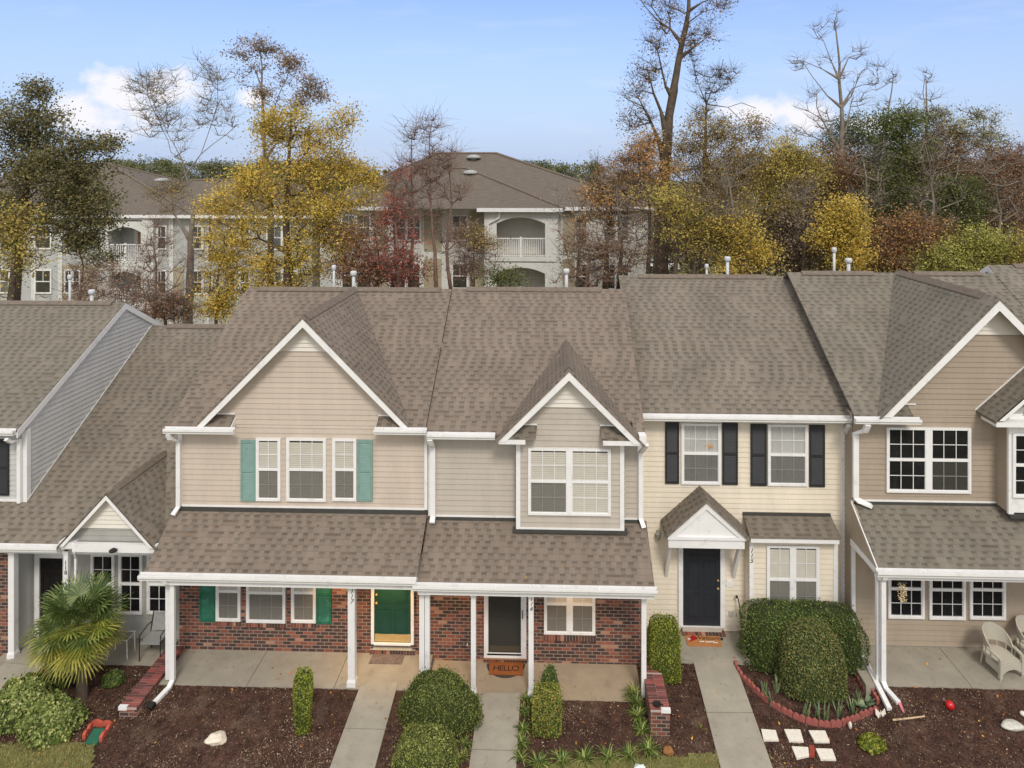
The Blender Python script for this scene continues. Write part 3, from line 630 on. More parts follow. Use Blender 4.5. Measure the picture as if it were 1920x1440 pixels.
# party-wall flashing strip up the roof on the right
xs = X(1603, Ye5); MB().extr([(xs, Ye5-.05, zE+.02), (xs, Yr, zr+.05), (xs, Yr, zr-.1), (xs, Ye5-.05, zE-.13)], (.035, 0, 0)).build('edge_flashing', GREYTRIM, R)
MB().box(xL+.02, xL+.06, Ye5, Y5, zE-.12, zE-.06).build('soffit', WHITE, R)
gutter(R, X(1203, 16.68), X(1600, 16.68), 16.66, Zp(1400, 783, 16.66), .12, .14)
t = MB(); t.box(xR-.12, xR, Y5-.03, Y5+.02, zb, zE-.05); t.box(bx0-.004, bx0+.09, YBY-.03, YBY+.01, zb, bz1-.08); t.box(bx1-.1, bx1+.004, YBY-.03, YBY+.01, zb, bz1-.08); cb = t.build('corner_board', WHITE, R)
digits('1\n1\n5', R, 1409, 1027, YBY-.034, .15, parent=cb)
zz = Zp(1590, 800, 16.8)
downspout(R, [(X(1591, 16.75), 16.75, zz+.05), (X(1588, 16.9), 16.9, zz-.12), (xR+.02, Y5-.08, zz-.28), (xR+.02, Y5-.08, .3), (xR+.02, Y5-.14, .12), (xR+.05, Y5-.3, .09), P(1613, 1222, Z=.10), PG(1642, 1278, .10), PG(1668, 1330, .07)], .1, .07)
for r in ((1277, 793, 1351, 907), (1439, 795, 1514, 910)): window(R, r, Y5-.015, 3, kind='curtain')
for r in ((1247, 791, 1273, 906), (1354, 792, 1383, 908), (1407, 794, 1437, 910), (1517, 796, 1546, 912)): shutter(R, r, Y5-.015, BLACKP)
sn = MB()
for k in range(26):
    a = random.uniform(0, 6.28); r_ = random.uniform(.02, .12); sn.lathe((X(1329, Y5)+r_*math.cos(a), Y5-.022, Zp(1329, 836, Y5)+r_*math.sin(a)*.8-.02), [(.004, 0), (.022, .015), (.004, .03)], 6)
sn.build('window_ornament', plain('orange_ornament', lin(214, 160, 92), .6, .3, 30), R)
window(R, (1437, 1022, 1535, 1150), YBY-.015, 2, .12)
# bay roof
zt, zl = Zp(1480, 965, Y5), Zp(1490, 1007, 16.5)
xa, xb = X(1406, 16.5), X(1577, 16.5)
MB().extr([(xa, 16.5, zl), (xb, 16.5, zl), (xb, Y5, zt), (xa, Y5, zt)], (0, 0, -.05)).build('bay_roof', SH_MID, R)
f_ = MB(); f_.box(xa+.03, xb-.03, 16.52, 16.56, zl-.16, zl-.045); f_.box(xa+.03, xb-.03, 16.56, YBY, zl-.14, zl-.11); f_.build('bay_fascia', WHITE, R)
MB().box(xa-.01, xb-.02, Y5-.05, Y5-.01, zt-.005, zt+.06).build('flashing', FLASH, R)
# door
YD5 = Y5-.02; D = door(R, (1280, 1000, 1350, 1172), YD5, NAVY, knob=1, fr=.11)
xd0, xd1 = X(1280, YD5), X(1350, YD5); z0 = Zp(1315, 1172, YD5)
MB().box(xd0-.02, xd1+.02, YD5-.09, YD5-.04, z0-.11, z0-.012).build('door_sill', plain('sill_stone', lin(190, 180, 165), .8, .1), R)
sm = MB(); n = 13; sx0, sx1 = xd0-.06, xd1+.1
for k in range(n): w_ = (sx1-sx0)/n; sm.box(sx0+k*w_+.004, sx0+(k+1)*w_-.004, YD5-.2, YD5-.0, F5+.004, z0-.115)
s5 = sm.build('brick_step', BRICKI, R); MB().box(sx0, sx1, YD5-.19, YD5, F5, z0-.12).build('mortar_bed', MORTAR, s5)
# pediment hood
YH = 16.35; hx0, hx1 = X(1252, YH), X(1399, YH); hz0, hz1 = Zp(1325, 1029, YH), Zp(1325, 1007, YH); xa, za = X(1324.5, YH), Zp(1324, 942, YH)
h = MB(); h.box(hx0, hx1, YH-.02, Y5, hz1-.07, hz1); h.box(hx0+.02, hx1-.03, YH+.015, Y5, hz0, hz1-.07)
mh = (za-hz1)/(xa-hx0)
h.extr([(hx0+.06, YH+.02, hz1), (hx1-.06, YH+.02, hz1), (xa, YH+.02, za-.08)], (0, .1, 0))
for s, xe in ((-1, hx0), (1, hx1)):
    p = [(xa, YH-.02, za), (xe, YH-.02, hz1), (xe-s*.17, YH-.02, hz1), (xa, YH-.02, za-.16)]
    h.extr(p if s > 0 else p[::-1], (0, .06, 0))
hd = h.build('door_hood', WHITE, R)
crossgable(R, xa, za+.07, hx0-.05, hx1+.05, mh, YH-.06, Y5, SH_MID, 'hood_roof')
for px in (1250.5, 1381):
    x_ = X(px+3, YH+.2); MB().extr([(x_, YH+.1, hz0), (x_, YH+.24, hz0), (x_, Y5, Zp(1250, 1048, Y5)-.15), (x_, Y5, Zp(1250, 1075, Y5)-.12)], (.07, 0, 0)).build('hood_bracket', WHITE, R)
c = (X(1234, Y5-.1), Y5-.12, Zp(1234, 1012, Y5-.1)); l = MB(); l.lathe(c, [(.02, 0), (.06, .05), (.075, .16), (.03, .2), (.012, .25)], 8); l.box(c[0]-.03, c[0]+.03, c[1], Y5, c[2]+.08, c[2]+.2); l.build('wall_lamp', plain('lamp_grey', lin(150, 146, 136), .4, .1), R)
MB().box(X(1362, Y5), X(1373, Y5), Y5-.03, Y5, Zp(1367, 1099, Y5), Zp(1367, 1086, Y5)).box(X(1366, Y5), X(1368, Y5), Y5-.04, Y5-.02, Zp(1367, 1096, Y5), Zp(1367, 1089, Y5)).build('doorbell', WHITE, R)
MB().box(X(1366, Y5), X(1374, Y5), Y5-.04, Y5, Zp(1367, 1153, Y5), Zp(1367, 1144, Y5)).build('outlet_cover', GREYTRIM, R)
MB().box(xL, xR, Y5-.0, Y5+.2, -.3, zb-.005).build('foundation', CONC, R)
ventpipe(R, 1325, 495, 517, Yr+.9, r=.034); ventpipe(R, 1364, 481, 517, Yr+.8, r=.052)

# ======================= HOUSE 114 =======================
Y4 = 16.65; F4 = .13; Ye4 = 16.3
H114 = thing('townhouse', 'taupe townhouse with big front gable and white projecting bay, wicker chairs on its porch', 'townhouse', (10, Y4, F4), 'attached townhouses in the row')
R = H114; xL = X(1599, Y4); zE = Zp(1620, 784, Ye4); Yr, zr = solve_ridge(1650, 511, Ye4, zE, M); xEnd = X(1850, Yr)
YG = 16.25; xg, zg = X(1873, YG), Zp(1873, 558, YG); xf, zf = X(1652, YG), Zp(1652, 780, YG); mg = (zg-zf)/(xg-xf); xf2 = 2*xg-xf
zb = Zp(1740, 940, Y4); zv = Zp(1870, 627, Y4); wall = MB()
siding(wall, (0, Y4), (1, 0), (0, -1), zb, zE-.02, lambda z: xL, lambda z: xg*2-xL)
siding(wall, (0, Y4), (1, 0), (0, -1), zE-.02, zv, lambda z: xg-(zg-.12-z)/mg, lambda z: xg+(zg-.12-z)/mg)
siding(wall, (xL, 0), (0, 1), (-1, 0), -.05, zE, lambda z: Y4, lambda z: Y5)
zlow = Zp(1700, 1070, Y4); siding(wall, (0, Y4), (1, 0), (0, -1), F4+.02, zb, lambda z: xL, lambda z: xg*2-xL)
wall.box(xL+.005, xg*2-xL, Y4+.004, Y4+8, -.3, zE-.15)
# cheek of the porch roof
YP4 = 15.3; zt = Zp(1700, 942, Y4); zl = Zp(1780, 1070, YP4); xp0 = X(1594, Y4)+.02
wall.extr([(xp0, Y4, zt), (xp0, YP4+.05, zl), (xp0, Y4, Zp(1597, 1012, Y4))], (.06, 0, 0))
wall.build('wall', S114, R)
v = MB(); louvres(v, Y4-.01, zv, xg, zg-.13, mg); v.extr([(xg-(zg-.13-zv)/mg, Y4-.005, zv), (xg+(zg-.13-zv)/mg, Y4-.005, zv), (xg, Y4-.005, zg-.13)], (0, .3, 0)); v.build('gable_vent', VENTW, R)
rf = mainroof(R, X(1604, Ye4), xEnd+1.0, Ye4, zE, Yr, zr, SH_GREY, gap=(X(1716, Ye4), xEnd+1.0), Yc=Y4+.01); ridgecap(R, X(1502, Yr), X(1637, Yr), Yr, zr, parent=rf); ridgecap(R, X(1712, Yr), X(1838, Yr), Yr, zr, parent=rf)
Yint = Ye4+(zg-zE)/M; gr = crossgable(R, xg, zg, xf-.04, xf2, mg, YG-.04, min(Yint, Yr)-.02, SH_GREY); capridge_y(R, xg, zg, mg, YG+.5, min(Yint, Yr)-.25, parent=gr)
rakes(R, xg, zg, xf, xf2, mg, YG, .28)
zc = zE+(Y4-Ye4)*.6; MB().box(X(1688, Y4), X(1716, Y4), Y4-.04, Y4-.014, zc+.01, zc+.04).extr([(X(1716, Ye4), Ye4, zE-.05), (X(1716, Ye4), Y4, zE-.05), (X(1716, Ye4), Y4, zc-.05)], (.02, 0, 0)).build('return_trim', WHITE, R)
gutter(R, X(1605, 16.15), X(1729, 16.15), 16.14, Zp(1665, 787, 16.14), .12)
xx = xL+.03; zz = Zp(1600, 800, 16.2)
downspout(R, [(xx+.12, 16.2, zz+.05), (xx+.10, 16.3, zz-.14), (xx, Y4-.08, zz-.3), (xx, Y4-.08, zb+.1), (xx+.06, Y4-.1, zb+.04), (xx+.34, Y4-.16, zb-.06)], .13, .08)
window(R, (1661, 801, 1819, 923), Y4-.015, 3, .14, kind='dark')
t = MB(); t.box(xL, X(1866, Y4), Y4-.03, Y4, zb-.01, zb+.03); t.box(xL-.035, xL+.05, Y4-.035, Y4+.02, F4, zb); t.build('corner_board', WHITE, R)
# projecting bay on the right
YB4 = 16.2; bx = X(1868, Y4); bz = Zp(1900, 961, YB4); bt = Zp(1900, 800, YB4)
m = MB(); siding(m, (bx, 0), (0, 1), (-1, 0), bz, bt, lambda z: YB4, lambda z: Y4); m.build('bay_side_wall', S114, R)
m = MB(); m.box(bx, bx+1.7, YB4, Y4+.1, bz, bt+.3); m.box(bx-.02, bx+.1, YB4-.02, YB4+.05, bz-.03, bt); m.build('bay', WHITE, R)
window(R, (1897, 812, 1990, 932), YB4-.01, 3, kind='dark')
YG2 = 15.95; m2 = .9; xb0, zb0 = X(1868, YG2), Zp(1868, 787, YG2); xa2 = bx+.85; za2 = zb0+(xa2-xb0)*m2
crossgable(R, xa2, za2, xb0-.03, 2*xa2-xb0, m2, YG2-.03, Y4-.0, SH_GREY, 'bay_roof'); rakes(R, xa2, za2, xb0, 2*xa2-xb0, m2, YG2, .16)
mm = MB(); mm.box(xb0, xb0+2.2, YG2, YB4+.3, zb0-.17, zb0-.06)
mm.extr([(xa2-.02, Y4-.035, za2+.03), (xb0-.06, Y4-.035, zb0-.02), (xb0-.06, Y4-.035, zb0-.0), (xa2-.02, Y4-.035, za2+.06)], (0, .03, 0)); mm.build('bay_cornice', WHITE, R)
MB().extr([(xa2-.55, YB4-.01, zb0+.02), (xa2+.55, YB4-.01, zb0+.02), (xa2, YB4-.01, zb0+.5)], (0, .05, 0)).build('bay_gable', S114, R)
fl = MB(); fl.box(xL, bx, Y4-.05, Y4-.01, zb-.13, zb-.012); fl.box(bx, bx+1.7, YB4-.06, YB4+.1, bz-.11, bz-.03); fl.build('flashing', FLASH, R)
xp1 = xg*2-xL-1
MB().extr([(xp0, YP4, zl), (xp1, YP4, zl), (xp1, Y4+.02, zt), (xp0, Y4+.02, zt)], (0, 0, -.05)).build('porch_roof', SH_GREY, R)
gutter(R, xp0-.05, xp1, YP4-.11, zl+.0, .13)
e = MB(); e.extr([(xp0-.01, YP4, zl+.015), (xp0-.01, Y4, zt+.02), (xp0-.01, Y4, zt-.02), (xp0-.01, YP4, zl-.03)], (.02, 0, 0)); e.extr([(xp0-.02, YP4+.1, zl-.02), (xp0-.02, Y4, Zp(1597, 1012, Y4)+.03), (xp0-.02, Y4, Zp(1597, 1022, Y4)), (xp0-.02, YP4+.1, zl-.12)], (.09, 0, 0)); e.build('porch_edge_trim', WHITE, R)
zbb = zl-.22; bm = MB(); bm.box(xp0+.02, xp1, YP4+.02, YP4+.10, zbb-.02, zl-.06); bm.box(xp0+.02, xp1, YP4+.1, Y4, zbb+.02, zbb+.05); bm.build('porch_beam', WHITE, R)
for r in ((1664, 1000, 1732, 1158), (1741, 1000, 1809, 1160), (1817, 1000, 1884, 1160)): window(R, r, Y4-.015, 3, kind='dark', hidden_top=1.40)
post(R, 1644, 1651, 1262, YP4+.15, zbb, F4); q = P(1655, 1100, Y=YP4+.08)
downspout(R, [(q[0]-.0, YP4-.03, zl-.1), (q[0], YP4+.0, zl-.2), (q[0], YP4+.06, zl-.3), (q[0], YP4+.06, F4+.1), (q[0]+.02, YP4-.02, F4-.02), PG(1685, 1318, .06)], .1, .075)
MB().extr([PG(1683, 1318, .05), PG(1689, 1317, .05), PG(1696, 1336, .02), PG(1693, 1337, .02)], (0, 0, .02)).build('drain_tongue', plain('pink_plastic', lin(205, 120, 130), .6, .1), R)
cc = P(1650, 1082, Y=YP4-.06); l = MB(); l.lathe((X(1657, YP4+.06), YP4+.1, zbb-.12), [(.02, 0), (.07, .02), (.09, .1), (.05, .14)], 12); l.build('porch_lamp', WHITE, R)
MB().box(xL, xg*2-xL, Y4-.004, Y4+.2, -.3, F4+.015).build('foundation', CONC, R)
ventpipe(R, 1564, 464, 510, Yr+.9, r=.04); ventpipe(R, 1591, 484, 510, Yr+.8, r=.055)

# ======================= HOUSE 113 (only its roof shows, upper right) =======================
H113 = thing('townhouse', 'townhouse showing only its roof ridge behind the taupe gable', 'townhouse', (16, 17, 0), 'attached townhouses in the row')
R = H113; Ye3 = Ye4; zE3 = zE+.02; Yr3, zr3 = solve_ridge(1890, 497, Ye3, zE3, M); x0 = X(1851, Yr3)
rf = mainroof(R, x0, x0+7, Ye3, zE3, Yr3, zr3, SH_GREY); ridgecap(R, x0+.75, x0+6.8, Yr3, zr3, parent=rf)
m = MB(); siding(m, (x0+.12, 0), (0, 1), (-1, 0), 0, zr3-.1, lambda z: max(Y4+.5, Yr3-(zr3-z)/M), lambda z: min(2*Yr3-Y4, Yr3+(zr3-z)/M)); m.box(x0+.13, x0+6.9, 16.9, 24, -.3, zE3-.1); m.build('wall', S116, R)
m = MB()
for s, L in ((-1, (zr3-zr)/M+.05), (1, 4)): m.extr([(x0-.01, Yr3, zr3-.02), (x0-.01, Yr3+s*L, zr3-L*M-.02), (x0-.01, Yr3+s*L, zr3-L*M-.2), (x0-.01, Yr3, zr3-.2)], (.03, 0, 0))
m.build('rake_board', WHITE, R)

# ======================= HOUSE 119 / 118 (left) =======================
Y9 = 16.5; Ye9 = 16.15
H119 = thing('townhouse', 'blue-grey townhouse at the left edge with lapped gable end and dark shutter', 'townhouse', (-15, Y9, 0), 'attached townhouses in the row')
R = H119; xS = X(50, Y9); zE = Zp(25, 806, Ye9); Yr, zr = solve_ridge(150, 567, Ye9, zE, .54); m9 = .54
zb = Zp(25, 938, Y9); wall = MB(); siding(wall, (0, Y9), (1, 0), (0, -1), zb, zE, lambda z: xS-4.2, lambda z: xS)
siding(wall, (xS, 0), (0, 1), (1, 0), zb-.2, zr-.1, lambda z: max(Y9, Yr-(zr-.1-z)/m9), lambda z: min(2*Yr-Y9, Yr+(zr-.1-z)/m9))
wall.box(xS-4.2, xS-.005, Y9+.004, Y9+7, -.3, zE-.15)
xs2 = X(29, 15.95); siding(wall, (xs2, 0), (0, 1), (1, 0), 0, 2.7, lambda z: 15.9, lambda z: Y9+.3); wall.build('wall', S119, R)
rf = mainroof(R, xS-4.4, xS+.04, Ye9, zE, Yr, zr, SH_GREY); ridgecap(R, xS-4.4, X(212, Yr)-.0, Yr, zr, m=.54, parent=rf)
m = MB()
for s in (-1, 1): m.extr([(xS+.02, Yr, zr-.02), (xS+.02, Yr+s*(Yr-Ye9), zE-.02), (xS+.02, Yr+s*(Yr-Ye9), zE-.2), (xS+.02, Yr, zr-.2)], (.03, 0, 0))
m.build('rake_board', WHITE, R)
m = MB(); m.box(xS-.09, xS+.03, Y9-.03, Y9+.1, zb-.04, zE-.12); m.box(xS-4, xS-.09, Y9-.03, Y9, zb-.02, zb+.03); m.build('corner_board', WHITE, R)
gutter(R, xS-4.3, xS+.02, 16.03, Zp(25, 809, 16.03), .12)
z_ = Zp(40, 824, 16.1); downspout(R, [(xS-.2, 16.1, z_), (xS-.18, 16.2, z_-.1), (xS-.12, Y9-.08, z_-.13), (xS-.12, Y9-.08, zb-.02)], .09, .07)
shutter(R, (-14, 823, 18, 928), Y9-.015, BLACKP)
MB().box(xS-4.2, xs2, 15.9, 16.1, -.3, 2.9).build('brick_wall', BRICK, R)
YP8 = 15.55; zl8 = Zp(50, 1022, YP8); xj = xS+.0
def z8(y): return zl8+.6*(y-YP8)
MB().extr([(xS-4.4, YP8, zl8), (xj, YP8, zl8), (xj, Y9+.02, z8(Y9+.02)), (xS-4.4, Y9+.02, z8(Y9+.02))], (0, 0, -.05)).build('porch_roof', SH_MID, R)
post(R, 15, 26, 1232, 15.72, zl8-.22, 0.0)
ventpipe(R, 131, 515, 570, Yr+1.2, r=.038); ventpipe(R, 172, 543, 570, Yr+.7, r=.052)

H118 = thing('townhouse', 'low grey townhouse numbered 118 with long sloping roof and small white gable', 'townhouse', (-11, Y9, 0), 'attached townhouses in the row')
R = H118; xr8 = X(337, YW)+.15; Yr8, zr8 = solve_ridge(350, 610, YP8, zl8, .6)
rf = mainroof(R, xj+.001, xr8, YP8, zl8, Yr8, zr8, SH_MID); ridgecap(R, X(316, Yr8), xr8, Yr8, zr8, parent=rf)
m = MB(); m.extr([(xS+.05, Y9, z8(Y9)+.01), (xS+.05, Yr8, zr8+.01), (xS+.05, Yr8, zr8+.05), (xS+.05, Y9, z8(Y9)+.05)], (-.03, 0, 0)); m.build('step_flashing', GREYTRIM, R)
wall = MB(); siding(wall, (0, Y9), (1, 0), (0, -1), 0.02, 3.0, lambda z: xs2, lambda z: xr8); wall.box(xs2, xr8, Y9+.004, Y9+6, -.3, 2.9)
YG8 = 15.35; xg, zg = X(200, YG8), Zp(200, 923, YG8); xf, zf = X(110, YG8), Zp(110, 1022, YG8); mg = (zg-zf)/(xg-xf); xf2 = X(291, YG8)
zv = Zp(203, 989, 15.55); zbm = Zp(203, 1024, 15.55)
siding(wall, (0, 15.55), (1, 0), (0, -1), zbm, zv, lambda z: xg-(zg-.1-z)/mg, lambda z: xg+(zg-.1-z)/mg); wall.build('wall', S118, R)
v = MB(); louvres(v, 15.54, zv, xg, zg-.11, mg); v.extr([(xg-(zg-.11-zv)/mg, 15.55, zv), (xg+(zg-.11-zv)/mg, 15.55, zv), (xg, 15.55, zg-.11)], (0, .3, 0)); v.build('gable_vent', VENTW, R)
Yint = YP8+(zg-zl8)/.6; gr = crossgable(R, xg, zg, xf-.03, xf2+.03, mg, YG8-.03, Yint-.03, SH_MID); capridge_y(R, xg, zg, mg, YG8+.3, Yint-.15, w=.1, parent=gr); rakes(R, xg, zg, xf, xf2, mg, YG8, .15)
m = MB(); m.box(X(134, YG8), X(292, YG8), YG8+.02, YG8+.12, Zp(203, 1037, YG8), Zp(203, 1022, YG8)); m.box(X(108, YG8), X(137, YG8), YG8+.03, 15.6, Zp(120, 1030, YG8), Zp(120, 1018, YG8)); m.box(xs2-2, xr8-.2, 15.7, 15.8, zl8-.28, zl8-.1); m.box(xs2, xr8-.2, 15.6, Y9, zl8-.12, zl8-.09); m.build('porch_beam', WHITE, R)
gutter(R, X(-60, YP8), X(112, YP8), YP8-.11, zl8, .12)
for r in ((172, 1038, 216, 1150), (224, 1038, 268, 1150)): window(R, r, Y9-.015, 2, kind='dark', cas=.05)
window(R, (277, 1040, 322, 1150), Y9-.015, 2, kind='dark', cas=.05)
D = door(R, (76, 1047, 120, 1198), Y9-.01, plain('dark_storm_door', (.012, .010, .010), .4, .2), fr=.12)
p1 = post(R, 119, 127, 1240, 15.6, zl8-.15, 0.0); digits('1\n1\n8', R, 123, 1050, 15.596, .14, shear=0, parent=p1)
downspout(R, [(X(140, 15.5), 15.5, zl8-.12), (X(139, 15.6), 15.66, zl8-.35), (X(138, 15.6), 15.66, .05)], .05, .05)
l = MB(); c = P(211, 1034, Y=15.3); l.lathe((c[0], 15.32, c[2]-.03), [(.02, 0), (.08, .02), (.09, .05), (.03, .09)], 10); l.build('porch_lamp', IRON, R)
# warm porch downlights of 117 and 116 (their glow shows on brick, slab and doors)
for (px, y, e_) in ((725, 15.6, 75), (610, 15.6, 30), (850, 15.5, 26), (1080, 15.5, 22)):
    L = bpy.data.lights.new('porch_downlight', 'SPOT'); L.energy = e_; L.color = (1, .60, .25); L.spot_size = math.radians(95); L.spot_blend = .7; L.shadow_soft_size = .06
    o = bpy.data.objects.new('porch_downlight', L); COL.objects.link(o); o.location = (X(px, y), y, 2.12); o.rotation_euler = (math.radians(18), 0, 0)
# ======================= GROUND, SLABS, WALKS =======================
def sheet(name, poly, dz, mat, kind='structure', step=.25, noise=0.0):
    """sheet draped on the ground inside a polygon given as world (x,y)"""
    m = MB(); xs = [p[0] for p in poly]; ys = [p[1] for p in poly]
    def inside(x, y):
        c = False; j = len(poly)-1
        for i in range(len(poly)):
            (xi, yi), (xj, yj) = poly[i], poly[j]
            if (yi > y) != (yj > y) and x < (xj-xi)*(y-yi)/(yj-yi)+xi: c = not c
            j = i
        return c
    nx, ny = int((max(xs)-min(xs))/step)+1, int((max(ys)-min(ys))/step)+1; idx = {}
    def vert(i, j):
        if (i, j) not in idx:
            x, y = min(xs)+i*step, min(ys)+j*step; idx[(i, j)] = len(m.v); m.v.append((x, y, gz(y, x)+dz+random.uniform(-noise, noise)))
        return idx[(i, j)]
    for i in range(nx):
        for j in range(ny):
            if inside(min(xs)+(i+.5)*step, min(ys)+(j+.5)*step): m.f.append((vert(i, j), vert(i+1, j), vert(i+1, j+1), vert(i, j+1)))
    o = m.build(name, mat, smooth=True); o['kind'] = kind; return o, inside, (min(xs), max(xs), min(ys), max(ys))
GRASSM = plain('grass_soil', lin(116, 112, 70), .95, .3, 2.5, .5, 80, dirt=(lin(120, 100, 66), 6, .5))
MULCH = plain('mulch_soil', lin(74, 53, 43), .95, .55, 5, .9, 60, dirt=(lin(118, 100, 84), 1.3, .75))
g = MB(); ys = [-40, 5, 8, 10, 12, 13, 14, 15, 16, 22, 40, 90, 200, 600, 1500]; xs = [-1500, -400, -100, -30, -15, -9.48, -9.22, -3.19, -2.93, 2.17, 2.43, 7.07, 7.33, 15, 30, 100, 400, 1500]
for y in ys:
    for x in xs: g.v.append((x, y, min(gz(y, x), -.25) if y > 14.5 else gz(y, x)-.02))
n = len(xs)
for j in range(len(ys)-1):
    for i in range(n-1): g.f.append((j*n+i, j*n+i+1, (j+1)*n+i+1, (j+1)*n+i))
structure('ground', g, GRASSM)
sheet('mulch_bed', [(-12.6, 12.2), (14, 12.2), (14, 15.5), (7.0, 15.5), (7.0, 16.22), (2.35, 16.22), (2.35, 15.12), (-9.1, 15.12), (-9.1, 15.75), (-12.6, 15.75)], .012, MULCH, step=.09, noise=.01)
gp = []
for k, poly in enumerate(([(-60, 1404), (0, 1399), (110, 1393), (178, 1399), (172, 1440), (166, 1500), (-60, 1500)], [(1000, 1437), (1110, 1428), (1230, 1425), (1345, 1414), (1360, 1500), (1000, 1500)])):
    w2 = [PG(*p)[:2] for p in poly]; o, ins, bb = sheet('lawn', w2, .05, GRASSM, step=.08, noise=.01); gp.append((ins, bb))
# walks
def walk(L0, R0, L1, R1, name='walkway', cuts=(), far=1.6):
    a, b, c, d = [PG(*p) for p in (L0, R0, R1, L1)]
    dirL = Vector((d[0]-a[0], d[1]-a[1])); dirR = Vector((c[0]-b[0], c[1]-b[1])); kL = (d[1]-far-a[1])/dirL.y if dirL.y else 1; kL = (12.2-a[1])/dirL.y; kR = (12.2-b[1])/dirR.y
    m = MB(); cs = [0]+list(cuts)+[1]
    for i in range(len(cs)-1):
        t0, t1 = cs[i]+(.003 if i else 0), cs[i+1]-.003
        q = []
        for (p, dd, kk) in ((a, dirL, kL), (b, dirR, kR)):
            for t in (t0, t1): y = p[1]+dd.y*kk*t; q.append((p[0]+dd.x*kk*t, y, gz(y, p[0]+dd.x*kk*t)+(.055 if p[0] < 2.3 else .06)))
        m.extr([q[0], q[1], q[3], q[2]], (0, 0, -.2))
    structure(name, m, CONC)
walk((678, 1283), (746, 1285), (620, 1440), (704, 1440), cuts=(.37, .72)); walk((899, 1303), (976, 1305), (880, 1440), (968, 1440), cuts=(.44, .8))
walk((1299, 1241), (1376, 1241), (1350, 1440), (1447, 1440), cuts=(.34, .70))
walk((26, 1236), (93, 1242), (-62, 1300), (10, 1320), cuts=(.05, .5))
def slab(name, x0, x1, y0, y1, z, mat, joints=(), th=.35):
    m = MB(); e = [x0]+[j for j in joints]+[x1]
    for i in range(len(e)-1): m.box(e[i]+(.006 if i else 0), e[i+1]-.006*(i < len(e)-2), y0, y1, z-th, z)
    structure(name, m, mat)
slab('porch_slab', X(345, 16.1), X(796, 15.1), 15.05, 16.19, 0, CONC, (X(478, 15.5), X(640, 15.6)))
slab('porch_slab', X(797, 15.1)+.01, X(1200, 15.5), 15.05, 16.19, F6, CONCW, ())
slab('porch_slab', X(1214, 16.2), X(1420, 16.2), 16.1, 17.08, F5, CONC)
slab('porch_slab', xL+.1 if False else X(1622, 15.4), X(1622, 15.4)+7.5, 15.35, 16.64, F4, CONC, (X(1800, 15.8), X(1980, 15.8)))
slab('porch_slab', X(8, 15.9), X(340, 16)-.35, 15.62, 16.49, 0, CONC, (X(95, 16),))
# brick wing walls
COPING = island('coping_bricks', [(0, lin(104, 68, 66)), (.35, lin(132, 80, 76)), (.7, lin(150, 86, 80)), (1, lin(126, 92, 90))], .85, 'CONSTANT')
def wing(label, xc, wid, y0, y1, zt, zt1=None):
    t = MB(); zt1 = zt if zt1 is None else zt1
    t.extr([(xc-wid/2, y0, gz(y0, xc)-.3), (xc+wid/2, y0, gz(y0, xc)-.3), (xc+wid/2, y0, zt-.06), (xc-wid/2, y0, zt-.06)], (0, y1-y0, 0))
    o = solid('brick_wing_wall', t, BRICK, label, 'brick wall')
    ORG['brick_wing_wall_'] = ORG[o.name]; c = MB(); n = int((y1-y0)/.073)
    for k in range(n):
        for s in (0, 1): a = xc-wid/2-.01+s*(wid/2+.01)+.003; c.box(a, a+wid/2+.004, y0-.015+k*.073+.007, y0-.015+(k+1)*.073-.007, zt-.055, zt+random.uniform(-.002, .003))
    cp = c.build('brick_coping', COPING, o); MB().box(xc-wid/2, xc+wid/2, y0-.01, y1, zt-.058, zt-.008).build('mortar_bed', MORTAR, o)
    sx = -1 if 'left corner' in label else 1
    if 'corner' in label and 'rear' not in label or 'paint' in label: MB().box(xc+sx*wid*.05, xc+sx*(wid/2+.014), y0-.018, y0+.055, zt-.07, zt+.006).build('white_paint_patch', WHITE, o)
    return o
a = P(240, 1325, Z=.12); wing('low brick wing wall running out from the left corner of the green-door house', a[0], .38, a[1], 16.15, .12)
b = P(1238, 1330, Z=.30); b2 = P(1222, 1252, Z=.30); w1 = wing('taller brick wing wall with paint-splashed end beside the clipped hedge', b[0]-.0, .40, b[1], 15.35, .30)
c = wing('short rear piece of brick wing wall behind the corner porch post', b[0]-.0, .30, 15.36, 17.0, .24)
# mats
def mat_thing(name, label, quad, z, mat, th=.018):
    c = [P(*q, Z=z) for q in quad]; m = MB(); m.extr([(p[0], p[1], z+.003) for p in c], (0, 0, th)); o = solid(name, m, mat, label, 'doormat')
    cx = sum(p[0] for p in c)/4; cy = sum(p[1] for p in c)/4; return o, (cx, cy, z+.003+th+.0005)
mat_thing('doormat', 'worn grey-brown doormat on the slab before the green door', [(701, 1225), (760, 1225), (753, 1246), (691, 1245)], 0, plain('worn_mat', lin(122, 108, 100), .95, .3, 14, .6, 80, dirt=(lin(84, 78, 66), 6, .8)))
hm = MB(); cc = P(949, 1242, Z=F6); R_ = .455
hm.extr([(cc[0]+R_*math.cos(t), cc[1]-.06-.45*math.sin(t)*1.0, F6+.003) for t in [math.pi*k/20 for k in range(21)]][::-1], (0, 0, .008))
solid('half_round_mat', hm, plain('dark_mat', lin(72, 64, 60), .9, .2, 20), 'dark half-round rubber mat lying under the orange HELLO mat', 'doormat')
ORANGE = plain('coir_orange', lin(150, 88, 46), .95, .15, 40, .7, 150); ORANGE2 = plain('coir_pale_orange', lin(184, 126, 76), .95, .2, 30, .7, 150)
o, c = mat_thing('doormat', 'orange coir doormat reading HELLO in front of the dark screen door', [(918, 1242), (981, 1242), (980, 1267), (917, 1265)], F6+.012, ORANGE)
digits('HELLO', None, 0, 0, 0, .24, 0, o, INK, 'lettering', flat=True, loc=(c[0], c[1]+.10, c[2]), sx=.95, spacing=.85)
